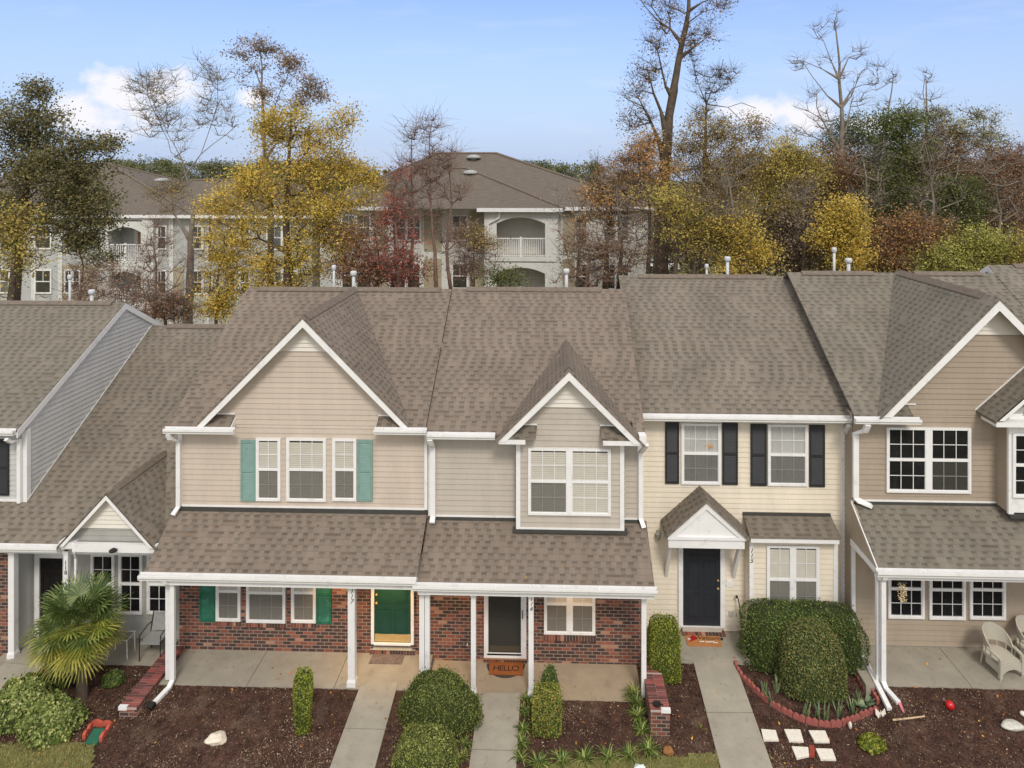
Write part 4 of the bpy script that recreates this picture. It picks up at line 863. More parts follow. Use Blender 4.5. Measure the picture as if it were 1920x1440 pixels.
o, c = mat_thing('doormat', 'pale orange doormat reading Welcome with a red bird, on the cream house step', [(1284, 1191), (1348, 1190), (1354, 1213), (1290, 1212)], F5, ORANGE2)
digits('Welcome', None, 0, 0, 0, .175, .35, o, INK, 'lettering', flat=True, loc=(c[0]+.13, c[1]+.15, c[2]))
RED = plain('red_paint', lin(176, 30, 40), .6, .1)
bm = MB(); bx_, by_ = c[0]-.24, c[1]+.03
bm.extr([(bx_+.07*math.cos(t)*(1+.3*(t < 1)), by_+.08*math.sin(t)+.02, c[2]) for t in [6.283*k/14 for k in range(14)]], (0, 0, .003)); bm.extr([(bx_-.02, by_+.08, c[2]), (bx_+.05, by_+.08, c[2]), (bx_+.0, by_+.15, c[2])], (0, 0, .003)); bm.extr([(bx_-.04, by_-.02, c[2]), (bx_-.14, by_-.12, c[2]), (bx_-.02, by_-.08, c[2])][::-1], (0, 0, .003)); bm.build('bird_motif', RED, o)
bm = MB()
for k, (u, v_) in enumerate(((-.05, -.06), (.09, -.07), (.2, -.06), (.27, -.09), (-.32, .02))):
    bm.extr([(c[0]+u+.055*math.cos(t), c[1]+v_+.02*math.sin(t)+.01*math.sin(3*t), c[2]) for t in [6.283*q/10 for q in range(10)]], (0, 0, .003))
bm.build('white_motif', WHITE, o)
# ======================= PLANTS =======================
def leafy(name, stops, rough=.55, trans=.15): return island(name, stops, rough, trans=trans, spec=.35, nz=.26, nsc=2.6)
L_BOX = leafy('boxwood_leaves', [(0, lin(58, 70, 34)), (.4, lin(92, 102, 46)), (.8, lin(124, 132, 62)), (1, lin(164, 166, 98))])
L_BOX2 = leafy('light_boxwood_leaves', [(0, lin(72, 84, 40)), (.4, lin(110, 120, 54)), (.8, lin(146, 150, 74)), (1, lin(180, 178, 110))])
L_BOXD = leafy('dark_boxwood_leaves', [(0, lin(54, 74, 36)), (.5, lin(86, 106, 48)), (.85, lin(122, 134, 66)), (1, lin(158, 158, 92))])
L_BOXY = leafy('yellow_green_boxwood', [(0, lin(84, 96, 30)), (.5, lin(128, 138, 46)), (.9, lin(170, 172, 70)), (1, lin(190, 180, 90))])
L_VAR = leafy('variegated_leaves', [(0, lin(80, 100, 48)), (.4, lin(124, 140, 68)), (.75, lin(166, 174, 98)), (1, lin(200, 198, 136))])
L_REDT = leafy('red_tipped_leaves', [(0, lin(84, 98, 40)), (.4, lin(122, 132, 54)), (.8, lin(164, 164, 76)), (.93, lin(186, 170, 84)), (1, lin(190, 120, 80))])
L_BRN = leafy('bronzed_boxwood', [(0, lin(72, 84, 48)), (.5, lin(108, 118, 62)), (.85, lin(140, 138, 78)), (1, lin(166, 142, 98))])
CORE = plain('shrub_core', lin(58, 68, 34), .95, .3, 5)
def shrub(name, label, c, r, n, mat, size=.035, pw=2.0, taper=0.0, group=None, wob=.06, flat_bottom=True, cat='shrub', mix=None, lean=0):
    """clipped shrub: superellipsoid shell of leaves over a dark twiggy core; c = base centre, r = (rx, ry, height)"""
    rx, ry, h = r; ph = RS.rand(3)*6
    pv = max(2.0, pw*.8)
    def surf(u, q, t):      # u = azimuth, q = radial fraction, t = height fraction
        R1 = (np.abs(np.cos(u)/rx)**pw+np.abs(np.sin(u)/ry)**pw)**(-1/pw)
        k = (1+wob*(np.sin(3*u+ph[0]+4*t)+.7*np.sin(5*u+ph[1]-6*t)+.5*np.sin(9*u+ph[2]+9*t)))*q*(1-taper*(1-t))
        return np.stack([c[0]+R1*np.cos(u)*k+lean*t, c[1]+R1*np.sin(u)*k, c[2]+.02+h*t*(1+.5*wob*np.sin(4*u+ph[1]+5*q))], 1)
    T = thing(name, label, cat, c, group)
    m = MB(); NU, NV = 20, 8
    for j in range(NV+1):
        for i in range(NU):
            aa = math.pi/2*j/NV; q_ = math.cos(aa)**(2/pv) if j < NV else .001; p = surf(np.array([2*math.pi*i/NU]), np.array([q_]), np.array([math.sin(aa)**(2/pv)]))[0]; m.v.append((c[0]+(p[0]-c[0])*.93, c[1]+(p[1]-c[1])*.93, c[2]+(p[2]-c[2])*.95))
    for j in range(NV):
        for i in range(NU): m.f.append((j*NU+i, j*NU+(i+1) % NU, (j+1)*NU+(i+1) % NU, (j+1)*NU+i))
    m.build('branches', CORE, T, smooth=True, uv=False)
    # equal leaf cover on sides and top
    u0 = np.linspace(0, 2*math.pi, 721)[:-1]; R0 = (np.abs(np.cos(u0)/rx)**pw+np.abs(np.sin(u0)/ry)**pw)**(-1/pw); px_, py_ = R0*np.cos(u0), R0*np.sin(u0)
    al = np.hypot(np.roll(px_, -1)-px_, np.roll(py_, -1)-py_); cdf = np.cumsum(al)/al.sum(); u = np.interp(RS.rand(n), cdf, u0)+RS.normal(size=n)*.01
    per = al.sum(); fs = per*h/(per*h+per*min(rx, ry)*.5); sd_ = RS.rand(n) < fs
    tt = RS.rand(n); qq = np.sqrt(RS.rand(n)); T1 = np.where(sd_, tt, (1-qq**pv)**(1/pv)); Q1 = np.where(sd_, (1-tt**pv)**(1/pv), qq); pts = surf(u, Q1, T1); nn = pts-np.array([c[0], c[1], c[2]+h*.35]); nn /= np.linalg.norm(nn, axis=1)[:, None]
    pts = pts+nn*((RS.rand(n)[:, None]*.06-.045)*min(1, max(rx, .3))+(RS.rand(n)[:, None] > .93)*RS.rand(n)[:, None]*.10)
    V, F4 = leafquads(pts, size, .65, 0, nn, .45); quads('foliage', V, F4, mat, T); return T
def base_at(px, py, dy=0): p = PG(px, py); return (p[0], p[1]+dy, gz(p[1]+dy, p[0])+.02)
shrub('boxwood', 'large round boxwood dome between the two middle walks, the rear of the pair', base_at(816, 1400, .52), (.89, .46, 1.04), 16000, L_BOX, .034, 2.4)
shrub('boxwood', 'squarer clipped boxwood at the bottom edge, in front of the large dome', base_at(795, 1480, .16), (.64, .46, .93), 11000, L_BOX2, .034, 3.4, wob=.03)
shrub('boxwood', 'thin leaning clipped shrub alone in the mulch before the green-shuttered windows', base_at(565, 1383, .1), (.22, .17, 1.28), 4500, L_BOXY, .032, 5, taper=.4, wob=.03)
shrub('boxwood', 'small dark pointed shrub against the porch slab by the 116 post', (X(1031, 14.85), 14.83, gz(14.83, .5)), (.235, .2, .92), 3600, L_BOXD, .035, 1.8)
shrub('boxwood', 'block-shaped hedge with reddish yellow top right of the HELLO walk', base_at(1025, 1392, .26), (.30, .25, .86), 6500, L_REDT, .032, 7.0, wob=.015)
shrub('boxwood', 'upright yellow-green clipped hedge between brick wing wall and cream house', base_at(1249, 1290, .28), (.35, .27, 1.30), 9000, L_BOXY, .033, 7.0, wob=.015)
shrub('boxwood', 'wide boxy dark hedge under the double window of the cream house', (X(1505, 16.2), 16.25, -.02), (1.40, .46, 1.26), 17000, L_BOXD, .038, 7.0, wob=.03)
shrub('boxwood', 'big egg-shaped dark shrub standing before the boxy hedge', base_at(1534, 1322, .42), (.74, .52, 1.44), 15000, L_BRN, .036, 3.0, wob=.03)
shrub('variegated_shrub', 'pale yellow-green leafy shrub at the left edge beside the walk, rear lobe', base_at(10, 1392, .5), (.66, .46, .84), 5000, L_VAR, .06, 2.2, wob=.12)
shrub('variegated_shrub', 'pale yellow-green leafy shrub nearest the lawn corner, front lobe', base_at(72, 1404, .35), (.60, .43, .68), 5500, L_VAR, .06, 2.4, wob=.12)
shrub('low_shrub', 'small dark green shrub by the slab edge right of the palm', base_at(212, 1283), (.24, .18, .26), 900, L_BOXD, .05)
shrub('low_shrub', 'small dark green shrub half under the palm fronds', base_at(112, 1284), (.26, .18, .22), 900, L_BOXD, .05)
shrub('low_shrub', 'flat yellow-green juniper in the mulch below the white rock', base_at(1634, 1402), (.27, .2, .2), 900, L_BOXY, .05)
# strap-leaved clumps
def blades(name, label, c, n, L, wd, mat, group=None, spread=1.0, up=.5, cat='plant'):
    V = []; F4 = []
    for k in range(n):
        a = random.uniform(0, 6.283); l = L*random.uniform(.6, 1.1); s = spread*random.uniform(.5, 1.1); pts = []; bx, by = c[0]+random.uniform(-.05, .05), c[1]+random.uniform(-.05, .05)
        for t in (0, .35, .7, 1): d = l*s*t*(.55+.45*t); z = l*(up+.5)*t-l*.75*t*t*s; pts.append((bx+d*math.cos(a), by+d*math.sin(a), c[2]+z))
        sx, sy = -math.sin(a)*wd/2, math.cos(a)*wd/2; i = len(V)
        for t, p in enumerate(pts): w_ = (1, 1, .75, .1)[t]; V += [(p[0]-sx*w_, p[1]-sy*w_, p[2]), (p[0]+sx*w_, p[1]+sy*w_, p[2])]
        for t in range(3): F4.append((i+2*t, i+2*t+1, i+2*t+3, i+2*t+2))
    o = quads(name, np.array(V), np.array(F4), mat, org=c); return tag(o, label, cat, group)
L_LIR = leafy('strap_leaves', [(0, lin(62, 84, 36)), (.5, lin(104, 126, 56)), (.85, lin(158, 168, 88)), (1, lin(196, 196, 120))])
L_IRIS = leafy('iris_leaves', [(0, lin(92, 116, 84)), (.6, lin(128, 148, 116)), (1, lin(160, 170, 100))])
LG = 'strap-leaved grass clumps round the mulch bed'
for px, py in ((1011, 1437), (1054, 1432), (1096, 1428), (1140, 1426), (1180, 1423), (1216, 1412), (1204, 1375), (1196, 1348), (1192, 1322), (1189, 1305)):
    blades('strap_leaf_clump', 'green strap-leaved clump edging the mulch bed before the brick wing wall', PG(px, py), 85, .34, .017, L_LIR, LG)
for px, py in ((987, 1315), (985, 1338), (982, 1372), (979, 1396), (976, 1425)):
    blades('strap_leaf_clump', 'green strap-leaved clump along the right edge of the HELLO walk', PG(px, py), 60, .26, .016, L_LIR, LG)
for px, py in ((886, 1316), (880, 1342), (873, 1398), (866, 1425)):
    blades('strap_leaf_clump', 'green strap-leaved clump between round boxwood and HELLO walk', PG(px, py), 60, .26, .016, L_LIR, LG)
for px, py in ((1432, 1303), (1457, 1298), (1446, 1322), (1511, 1345), (1533, 1348), (1563, 1318), (1573, 1345), (1548, 1352), (1600, 1340), (1608, 1322)):
    blades('iris_plant', 'pale green sword-leaved iris in the bed ringed by red edging', PG(px, py), 9, .38, .035, L_IRIS, 'irises in the ringed bed', spread=.45, up=.7)
L_GRN = leafy('broad_leaves', [(0, lin(96, 116, 84)), (1, lin(150, 162, 128))])
for px, py in ((1628, 1322), (1616, 1330)): blades('broad_leaf_plant', 'low plant with broad grey-green leaves in the corner of the red edging', PG(px, py), 14, .28, .11, L_GRN, 'broad-leaved plants', spread=.8)
blades('weed', 'bright green weed beside the cream house walk', PG(1442, 1420), 12, .09, .03, L_BOXY); blades('weed', 'bright green weed in the mulch left of the cream house walk', PG(1314, 1365), 12, .09, .03, L_BOXY)
# ---- palm ----
PALM = thing('palm_tree', 'fan palm with round spiky fronds in front of the grey 118 porch', 'palm', (P(158, 1310, Z=-.2)[0], 14.75, gz(14.75)))
pc = P(150, 1168, Y=14.9); pb = (P(158, 1310, Z=-.2)[0], 14.75, gz(14.75))
m = MB(); m.tube([(pb[0], pb[1], pb[2]-.1), (pb[0], pb[1], pb[2]+.5), (pc[0], 14.8, pc[2]-.25), (pc[0], 14.85, pc[2])], [.13, .11, .10, .07], 12)
for k in range(150):
    a = random.uniform(0, 6.283); z = random.uniform(pb[2]+.1, pc[2]-.05); f = (z-pb[2])/(pc[2]-pb[2]); cx, cy = pb[0]+(pc[0]-pb[0])*f, 14.8
    m.face([(cx+.10*math.cos(a-.2), cy+.10*math.sin(a-.2), z), (cx+.10*math.cos(a+.2), cy+.10*math.sin(a+.2), z), (cx+.16*math.cos(a), cy+.16*math.sin(a), z+.1)])
m.build('trunk', BARK, PALM)
PG_ = [leafy('frond_dark', [(0, lin(72, 94, 48)), (.6, lin(104, 122, 62)), (1, lin(146, 154, 98))], .4), leafy('frond_mid', [(0, lin(104, 116, 46)), (.6, lin(140, 146, 60)), (1, lin(176, 172, 86))], .4), leafy('frond_yellow', [(0, lin(130, 130, 54)), (.6, lin(164, 158, 68)), (1, lin(194, 184, 94))], .4)]
fr = []
for k in range(12): fr.append((k*.5236+random.uniform(-.15, .15), random.uniform(.75, 1.15), 0))
for k in range(13): fr.append((k*.483+.2, random.uniform(.15, .5), 0 if k % 2 else 1))
for k in range(13): fr.append((k*.483+.35, random.uniform(-.5, -.1), 1 if k % 2 else 2))
for k in range(7): fr.append((k*.9+.1, random.uniform(-.95, -.6), 2))
for (a, e, mi) in fr:
    pl = random.uniform(.42, .62); d = Vector((math.cos(a)*math.cos(e), math.sin(a)*math.cos(e), math.sin(e))); O = Vector((pc[0], 14.85, pc[2])); H = O+d*pl+Vector((0, 0, -.04))
    mm = MB(); mm.tube([O, O+d*pl*.5+Vector((0, 0, .03)), H], [.014, .010, .008], 5)
    d2 = (d+Vector((0, 0, -.18))).normalized(); sd_ = d2.cross(Vector((0, 0, 1))).normalized(); up = sd_.cross(d2)
    nL = 34
    for q in range(nL):
        t = (q/(nL-1)-.5)*math.radians(280); L_ = .60*(.72+.28*math.cos(t*.6))*random.uniform(.92, 1.05); dl = (d2*math.cos(t)+sd_*math.sin(t)).normalized(); wv = up.cross(dl).normalized()*.017
        fold = up*(.02 if q % 2 else -.0); p1_ = H+dl*L_*.45+fold; p2_ = H+dl*L_*.8+fold-Vector((0, 0, .02)); p3_ = H+dl*L_-Vector((0, 0, .02+.05*random.random()))
        mm.face([H, p1_+wv, p1_-wv]); mm.face([p1_-wv, p1_+wv, p2_+wv*.75, p2_-wv*.75]); mm.face([p2_-wv*.75, p2_+wv*.75, p3_])
    mm.build('frond', PG_[mi], PALM, uv=False)
# ======================= PROPS =======================
EDGE = plain('red_concrete_edging', lin(158, 92, 84), .85, .15, 6, .3, 60); EDGER = plain('terracotta_edging', lin(186, 88, 70), .8, .12, 6)
def edging(pts, label, group, mat=EDGE, h=.13, seg=.26, catn='edging stone'):
    W3 = [Vector(PG(*p)[:2]) for p in pts]; acc = [0]
    for i in range(len(W3)-1): acc.append(acc[-1]+(W3[i+1]-W3[i]).length)
    def at(s):
        for i in range(len(W3)-1):
            if s <= acc[i+1]+1e-6: return W3[i]+(W3[i+1]-W3[i])*((s-acc[i])/max(1e-6, acc[i+1]-acc[i]))
        return W3[-1]
    n = max(1, round(acc[-1]/seg))
    for k in range(n):
        a, b = at(acc[-1]*k/n), at(acc[-1]*(k+1)/n); d = (b-a); L = d.length-.008; d.normalize(); nrm = Vector((-d.y, d.x)); prof = []
        z0 = gz((a.y+b.y)/2, (a.x+b.x)/2)-.03; S = 10; hh = h+random.uniform(-.012, .012)
        for s in range(S+1): t = s/S; prof.append((t*L, hh*.72+abs(math.sin(t*math.pi*2))*hh*.28))
        pts3 = [(a.x+nrm.x*-.03, a.y+nrm.y*-.03, z0)]+[(a.x+d.x*t+nrm.x*-.03, a.y+d.y*t+nrm.y*-.03, z0+.03+z) for t, z in prof]+[(a.x+d.x*L-nrm.x*.03, a.y+d.y*L-nrm.y*.03, z0)]
        m = MB(); m.extr(pts3, (nrm.x*.06, nrm.y*.06, 0)); solid('edging_stone', m, mat, label, catn, group)
edging([(1375, 1240), (1386, 1268), (1422, 1303), (1442, 1321), (1480, 1344), (1525, 1361), (1571, 1365), (1602, 1352), (1647, 1330)], 'scalloped red concrete edging stone in the curved row round the iris bed', 'curved edging round the iris bed')
edging([(1609, 1256), (1647, 1322)], 'scalloped red edging stone in the straight row beside the white drain pipe', 'straight edging by the pipe'); edging([(1602, 1266), (1622, 1302)], 'scalloped red edging stone in the short inner row under the dark shrub', 'inner edging by the pipe')
edging([(157, 1388), (173, 1360)], 'terracotta edging stone on the left of the green splash block', 'edging round the splash block', EDGER, .12, .4); edging([(173, 1360), (210, 1358)], 'terracotta edging stone at the back of the green splash block', 'edging round the splash block', EDGER, .12, .5); edging([(210, 1358), (188, 1394)], 'terracotta edging stone on the right of the green splash block', 'edging round the splash block', EDGER, .12, .45)
c = [PG(*p, .04) for p in ((176, 1368), (196, 1368), (183, 1395), (160, 1394))]; m = MB(); m.extr(c, (0, 0, .02))
for i in range(5): a = Vector(c[0]).lerp(Vector(c[1]), (i+.5)/5); b = Vector(c[3]).lerp(Vector(c[2]), (i+.5)/5); m.tube([a+Vector((0, 0, .02)), b+Vector((0, 0, .02))], .012, 6)
m.extr([c[3], c[2], (c[2][0], c[2][1]-.03, c[2][2]), (c[3][0], c[3][1]-.03, c[3][2])], (0, 0, .04))
solid('splash_block', m, plain('green_plastic', lin(52, 110, 88), .5, .1), 'ribbed green plastic splash block inside terracotta edging', 'splash block')
Z3 = lambda x, y: (1340+x/5.333, 1280+y/5.333)
for lab, q in (('mud-stained pale stepping stone nearest the cream house walk', ((465, 478), (610, 490), (640, 590), (490, 590))), ('pale square stepping stone in the middle of the back three', ((695, 480), (855, 483), (890, 603), (745, 600))), ('pale square stepping stone at the right of the back three', ((940, 492), (1105, 495), (1150, 607), (1000, 607))), ('pale stepping stone left of the red brick', ((770, 652), (935, 660), (945, 745), (820, 775))), ('pale stepping stone right of the red brick', ((1010, 672), (1175, 678), (1215, 785), (1060, 783)))):
    m = MB(); c = [PG(*Z3(*p), .035) for p in q]; m.extr(c, (0, 0, .035)); solid('stepping_stone', m, STONE, lab, 'stepping stone', 'stepping stones')
m = MB(); c = [PG(*Z3(*p), .03) for p in ((945, 645), (998, 655), (1000, 755), (950, 750))]; m.extr(c, (0, 0, .05)); solid('loose_brick', m, plain('loose_brick_red', lin(150, 66, 52), .85, .15, 20), 'single red brick lying between two pale stepping stones', 'brick')
def ball(name, label, c, r, mat, cat, sc=(1, 1, 1), wob=0, n=10):
    m = MB(); NU = 2*n
    for j in range(n+1):
        for i in range(NU):
            th = math.pi*j/n; ph = 2*math.pi*i/NU; k = 1+wob*(math.sin(3*ph+2*th)+math.sin(5*th-2*ph+1))*math.sin(th)
            m.v.append((c[0]+r*sc[0]*k*math.sin(th)*math.cos(ph), c[1]+r*sc[1]*k*math.sin(th)*math.sin(ph), c[2]-r*sc[2]*k*math.cos(th)))
    for j in range(n):
        for i in range(NU): m.f.append((j*NU+i, j*NU+(i+1) % NU, (j+1)*NU+(i+1) % NU, (j+1)*NU+i))
    return solid(name, m, mat, label, cat, smooth=True, uv=False)
p = PG(1781, 1322, .1); ball('red_ball', 'shiny red ball on the mulch before the wicker-chair porch', p, .09, plain('glossy_red', lin(196, 30, 38), .18, .05, spec=.6), 'ball')
p = PG(1898, 1360, .05); ball('rock', 'flat pale grey rock on the mulch at the right edge', p, .17, plain('pale_rock', lin(200, 198, 186), .9, .2, 12, .6, 30), 'rock', (1.35, .8, .4), .08)
p = PG(406, 1385, .05); ball('rock', 'white and rust-stained rock on the mulch before house 117', p, .17, plain('rust_rock', lin(228, 216, 196), .9, .15, 10, .6, 30, dirt=(lin(120, 84, 52), 5, .9)), 'rock', (1.15, .9, .5), .14)
p = PG(1532, 1313, .06); ball('pebble', 'smooth white egg-shaped stone inside the iris bed', p, .075, STONE, 'stone', (1.1, .9, .8))
p = PG(1594, 1360, .12); ball('pebble', 'white oval stone balanced on the curved red edging', p, .06, STONE, 'stone', (.6, .7, 1.3))
p = PG(1253, 1408, .08); ball('clay_pot', 'round orange clay lump at the foot of the brick wing wall end', p, .11, plain('orange_clay', lin(150, 104, 62), .85, .3, 8), 'pot', (1, .8, .8), .08)
p = PG(1918, 1338, .06); ball('pebble', 'white stone at the right edge above the pale rock', p, .06, STONE, 'stone', (1, 1, .8))
m = MB(); a = PG(1674, 1350, .075); b = PG(1734, 1343, .075); m.tube([a, ((a[0]+b[0])/2, (a[1]+b[1])/2-.02, (a[2]+b[2])/2+.012), b], [.02, .018, .014], 6); solid('stick', m, plain('pale_wood', lin(200, 172, 140), .9, .1), 'pale bare stick lying on the mulch below the drain pipes', 'stick')
m = MB(); p = PG(1651, 1337, .12)
for s in (-1, 1): m.extr([(p[0], p[1], p[2]), (p[0]+s*.10, p[1]+.02, p[2]+.09), (p[0]+s*.11, p[1]-.02, p[2]-.02), (p[0]+s*.05, p[1]-.03, p[2]-.10)][::s], (0, .006, 0))
m.tube([(p[0], p[1], p[2]-.12), (p[0], p[1], p[2]+.06)], .008, 6); solid('butterfly_ornament', m, STONE, 'white butterfly garden ornament at the corner of the red edging', 'ornament')
p = P(1233, 1324, Z=.30); m = MB(); m.lathe((p[0]-.01, p[1]+.02, .305), [(.06, 0), (.085, .02), (.09, .035), (.075, .03), (.01, .018)], 14); m.pipe([(p[0]+.06, p[1]+.02, .33), (p[0]+.12, p[1], .33)], .02, .01); solid('metal_dish', m, IRON, 'small dark metal dish with handle lying on the brick wing wall', 'dish')
m = MB(); p = PG(1199, 1440, .05)
for k in range(9): a = k*.7; m.face([(p[0], p[1], p[2]+.06), (p[0]+.12*math.cos(a), p[1]+.09*math.sin(a), p[2]+.03*(k % 2)), (p[0]+.12*math.cos(a+.7), p[1]+.09*math.sin(a+.7), p[2]+.03*((k+1) % 2))])
solid('crumpled_paper', m, plain('pale_paper', lin(216, 226, 224), .8, .05), 'crumpled pale paper on the grass at the bottom edge', 'paper')
m = MB(); p = PG(134, 1290, 0); m.box(p[0]-.05, p[0]+.05, p[1]-.04, p[1]+.04, p[2], p[2]+.13); m.box(p[0]-.065, p[0]+.065, p[1]-.055, p[1]+.055, p[2]+.13, p[2]+.15); solid('garden_light', m, IRON, 'small black boxy garden light left of the palm trunk', 'garden light')
m = MB(); a = P(1397, 1200, Z=F5); zt_ = 1.0; m.tube([(a[0], 16.7, F5), (a[0]-.12, 16.95, 1.0), (a[0]-.15, 17.0, 1.06)], .014, 6); m.lathe((a[0]-.15, 16.98, 1.0), [(.02, 0), (.035, .03), (.02, .06)], 8); solid('shepherd_hook', m, IRON, 'thin dark rod leaning on the cream wall beside the boxy hedge', 'rod')
m = MB(); c = P(1396, 1216, Z=F5); m.tube([(c[0]+.16*math.cos(t)*(1+.04*t), c[1]+.20*math.sin(t), F5+.012+.004*t) for t in [k*.3 for k in range(40)]], .011, 6); solid('garden_hose', m, plain('hose_green', lin(138, 150, 104), .5, .1), 'pale green garden hose coiled on the slab beside the boxy hedge', 'hose')
c = P(211, 1040, Y=15.4)
# wind chime under porch of 114
p = P(1692, 1090, Y=15.5); wc = thing('wind_chime', 'shell wind chime hanging under the taupe porch by the left window', 'wind chime', (p[0], 15.5, p[2]))
MB().lathe((p[0], 15.5, p[2]), [(.10, 0), (.09, .03), (.02, .08)], 12).tube([(p[0], 15.5, p[2]+.07), (p[0], 15.5, p[2]+.22)], .004, 4).build('chime_cap', IRON, wc)
m = MB()
for k in range(130):
    a = random.uniform(0, 6.283); r_ = random.uniform(.02, .09); z = p[2]-random.uniform(.02, .46); m.lathe((p[0]+r_*math.cos(a), 15.5+r_*math.sin(a), z), [(.004, 0), (.020, .008), (.004, .016)], 6)
m.build('shells', island('shell_colours', [(0, lin(236, 228, 206)), (.5, lin(222, 198, 150)), (1, lin(190, 160, 110))]), wc)
# ---- wicker chairs ----
WK, q, bs = base('wicker', .8, .2); tc = q.new('ShaderNodeTexCoord'); wv = q.new('ShaderNodeTexWave', wave_type='BANDS', bands_direction='Z'); wv.inputs['Scale'].default_value = 26; wv.inputs['Distortion'].default_value = 2.5; wv.inputs['Detail Scale'].default_value = 3
q.l.new(tc.outputs['Object'], wv.inputs['Vector']); q.put(bs.inputs['Base Color'], q.mix(wv.outputs['Fac'], lin(176, 168, 150), lin(216, 210, 194)))
bp = q.new('ShaderNodeBump'); bp.inputs['Strength'].default_value = .7; bp.inputs['Distance'].default_value = .006; q.l.new(wv.outputs['Fac'], bp.inputs['Height']); q.l.new(bp.outputs[0], bs.inputs['Normal'])
def wicker(loc, rz, label):
    T = thing('wicker_chair', label, 'chair', (0, 0, 0), 'white wicker armchairs')
    def shell(name, a0, a1, zlo, zhi, rr, n=28, th=.03):      # curved wall round the seat: angle 0 = back
        m = MB(); R1 = []
        for i in range(n+1):
            t = a0+(a1-a0)*i/n; lo, hi = zlo(t), zhi(t); f = rr(t)
            for z, k in ((lo, f), (hi, f*(1+.10*(hi-lo)/.6))): R1.append((k*math.sin(t), k*math.cos(t)*1.0, z)); R1.append(((k-th)*math.sin(t), (k-th)*math.cos(t), z))
        m.v = R1
        for i in range(n):
            b = 4*i; c = b+4; m.f += [(b, c, c+2, b+2), (b+1, b+3, c+3, c+1), (b+2, c+2, c+3, b+3), (b, b+1, c+1, c)]
        m.f += [(0, 2, 3, 1), (4*n, 4*n+1, 4*n+3, 4*n+2)]; return m.build(name, WK, T, smooth=False)
    rr = lambda t: .36+.02*math.cos(t)
    top = lambda t: .64+.46*max(0, math.cos(t*.86))**.75
    shell('backrest', -1.75, 1.75, lambda t: .62 if abs(t) < 1.15 else .60, lambda t: max(.64, top(t)), rr)
    shell('back_band', -1.75, 1.75, lambda t: .36, lambda t: .44, rr)
    for t in (-1.7, -1.2, -.62, 0, .62, 1.2, 1.7): x, y = rr(t)*math.sin(t)*.97, rr(t)*math.cos(t)*.97; MB().tube([(x, y, .40), (x*1.01, y*1.01, .64)], .016, 6).build('back_rail', WK, T)
    m = MB(); m.extr([(-.30, -.34, .38), (.30, -.34, .38), (.33, .1, .38), (.24, .30, .38), (-.24, .30, .38), (-.33, .1, .38)], (0, 0, .07)); m.build('seat', WK, T)
    for s in (-1, 1):
        m = MB(); m.tube([(s*.35, -.36, .60), (s*.37, -.15, .64), (s*.365, .05, .66)], [.045, .045, .035], 8); m.box(s*.35-.035, s*.35+.035, -.38, -.31, .06, .60); m.build('armrest', WK, T)
        m = MB(); m.tube([(s*.35, -.345, .0), (s*.35, -.345, .10)], .026, 8); m.build('leg', WK, T); m = MB(); m.tube([(s*.30, .32, .0), (s*.27, .27, .40)], [.02, .026], 8); m.build('leg', WK, T)
    m = MB(); N_ = 14
    for i in range(N_):
        xa, xb = -.32+.64*i/N_, -.32+.64*(i+1)/N_; za, zb_ = [.10+.16*math.cos(x/.32*math.pi/2)**.6 if abs(x) < .319 else .10 for x in (xa, xb)]
        m.extr([(xa, -.36, za), (xb, -.36, zb_), (xb, -.36, .40), (xa, -.36, .40)], (0, .02, 0))
    m.build('apron', WK, T)
    for s in (-1, 1): MB().extr([(s*.35, -.31, .18), (s*.35, .1, .22), (s*.35, .1, .40), (s*.35, -.31, .40)], (s*.015, 0, 0)).build('side_panel', WK, T)
    T.location = loc; T.rotation_euler = (0, 0, rz); T.scale = (.84, .84, .80)
wicker((P(1872, 1250, Z=F4)[0]-.03, 15.92, F4), math.radians(14), 'white wicker armchair on the taupe porch, the whole one on the left')
wicker((P(1935, 1240, Z=F4)[0]+.02, 16.2, F4), math.radians(20), 'white wicker armchair cut off by the right edge of the picture')
# ---- 118 porch table and chair ----
T = thing('metal_table', 'small white metal side table on the grey 118 porch', 'table', (P(238, 1215, Z=0)[0], 15.95, 0)); c = T.location
WM = plain('white_metal', lin(225, 222, 214), .4, .05)
for sx in (-.24, .24):
    for sy in (-.15, .15): MB().tube([(c[0]+sx, c[1]+sy, 0), (c[0]+sx*.95, c[1]+sy, .44)], .014, 6).build('leg', WM, T)
MB().pipe([(c[0]-.25, c[1]-.16, .45), (c[0]+.25, c[1]-.16, .45), (c[0]+.25, c[1]+.16, .45), (c[0]-.25, c[1]+.16, .45), (c[0]-.25, c[1]-.16, .45)], .02, .02).build('table_rim', WM, T)
MB().box(c[0]-.23, c[0]+.23, c[1]-.14, c[1]+.14, .442, .448).build('table_top', GLASS, T)
STRAP, q, bs = base('striped_straps', .6); tc = q.new('ShaderNodeTexCoord'); wv = q.new('ShaderNodeTexWave', bands_direction='X'); wv.inputs['Scale'].default_value = 12; q.l.new(tc.outputs['Object'], wv.inputs['Vector']); q.put(bs.inputs['Base Color'], q.ramp(wv.outputs['Fac'], [(.45, lin(50, 50, 52)), (.55, lin(200, 200, 196))]))
T = thing('patio_chair', 'dark metal patio chair with striped seat half hidden by the 117 corner post', 'chair', (P(302, 1215, Z=0)[0], 15.95, 0)); c = T.location
MB().box(c[0]-.24, c[0]+.24, c[1]-.22, c[1]+.22, .40, .43).build('seat', STRAP, T); MB().extr([(c[0]-.22, c[1]+.22, .45), (c[0]+.22, c[1]+.22, .45), (c[0]+.22, c[1]+.32, .82), (c[0]-.22, c[1]+.32, .82)], (0, .015, 0)).build('backrest', STRAP, T)
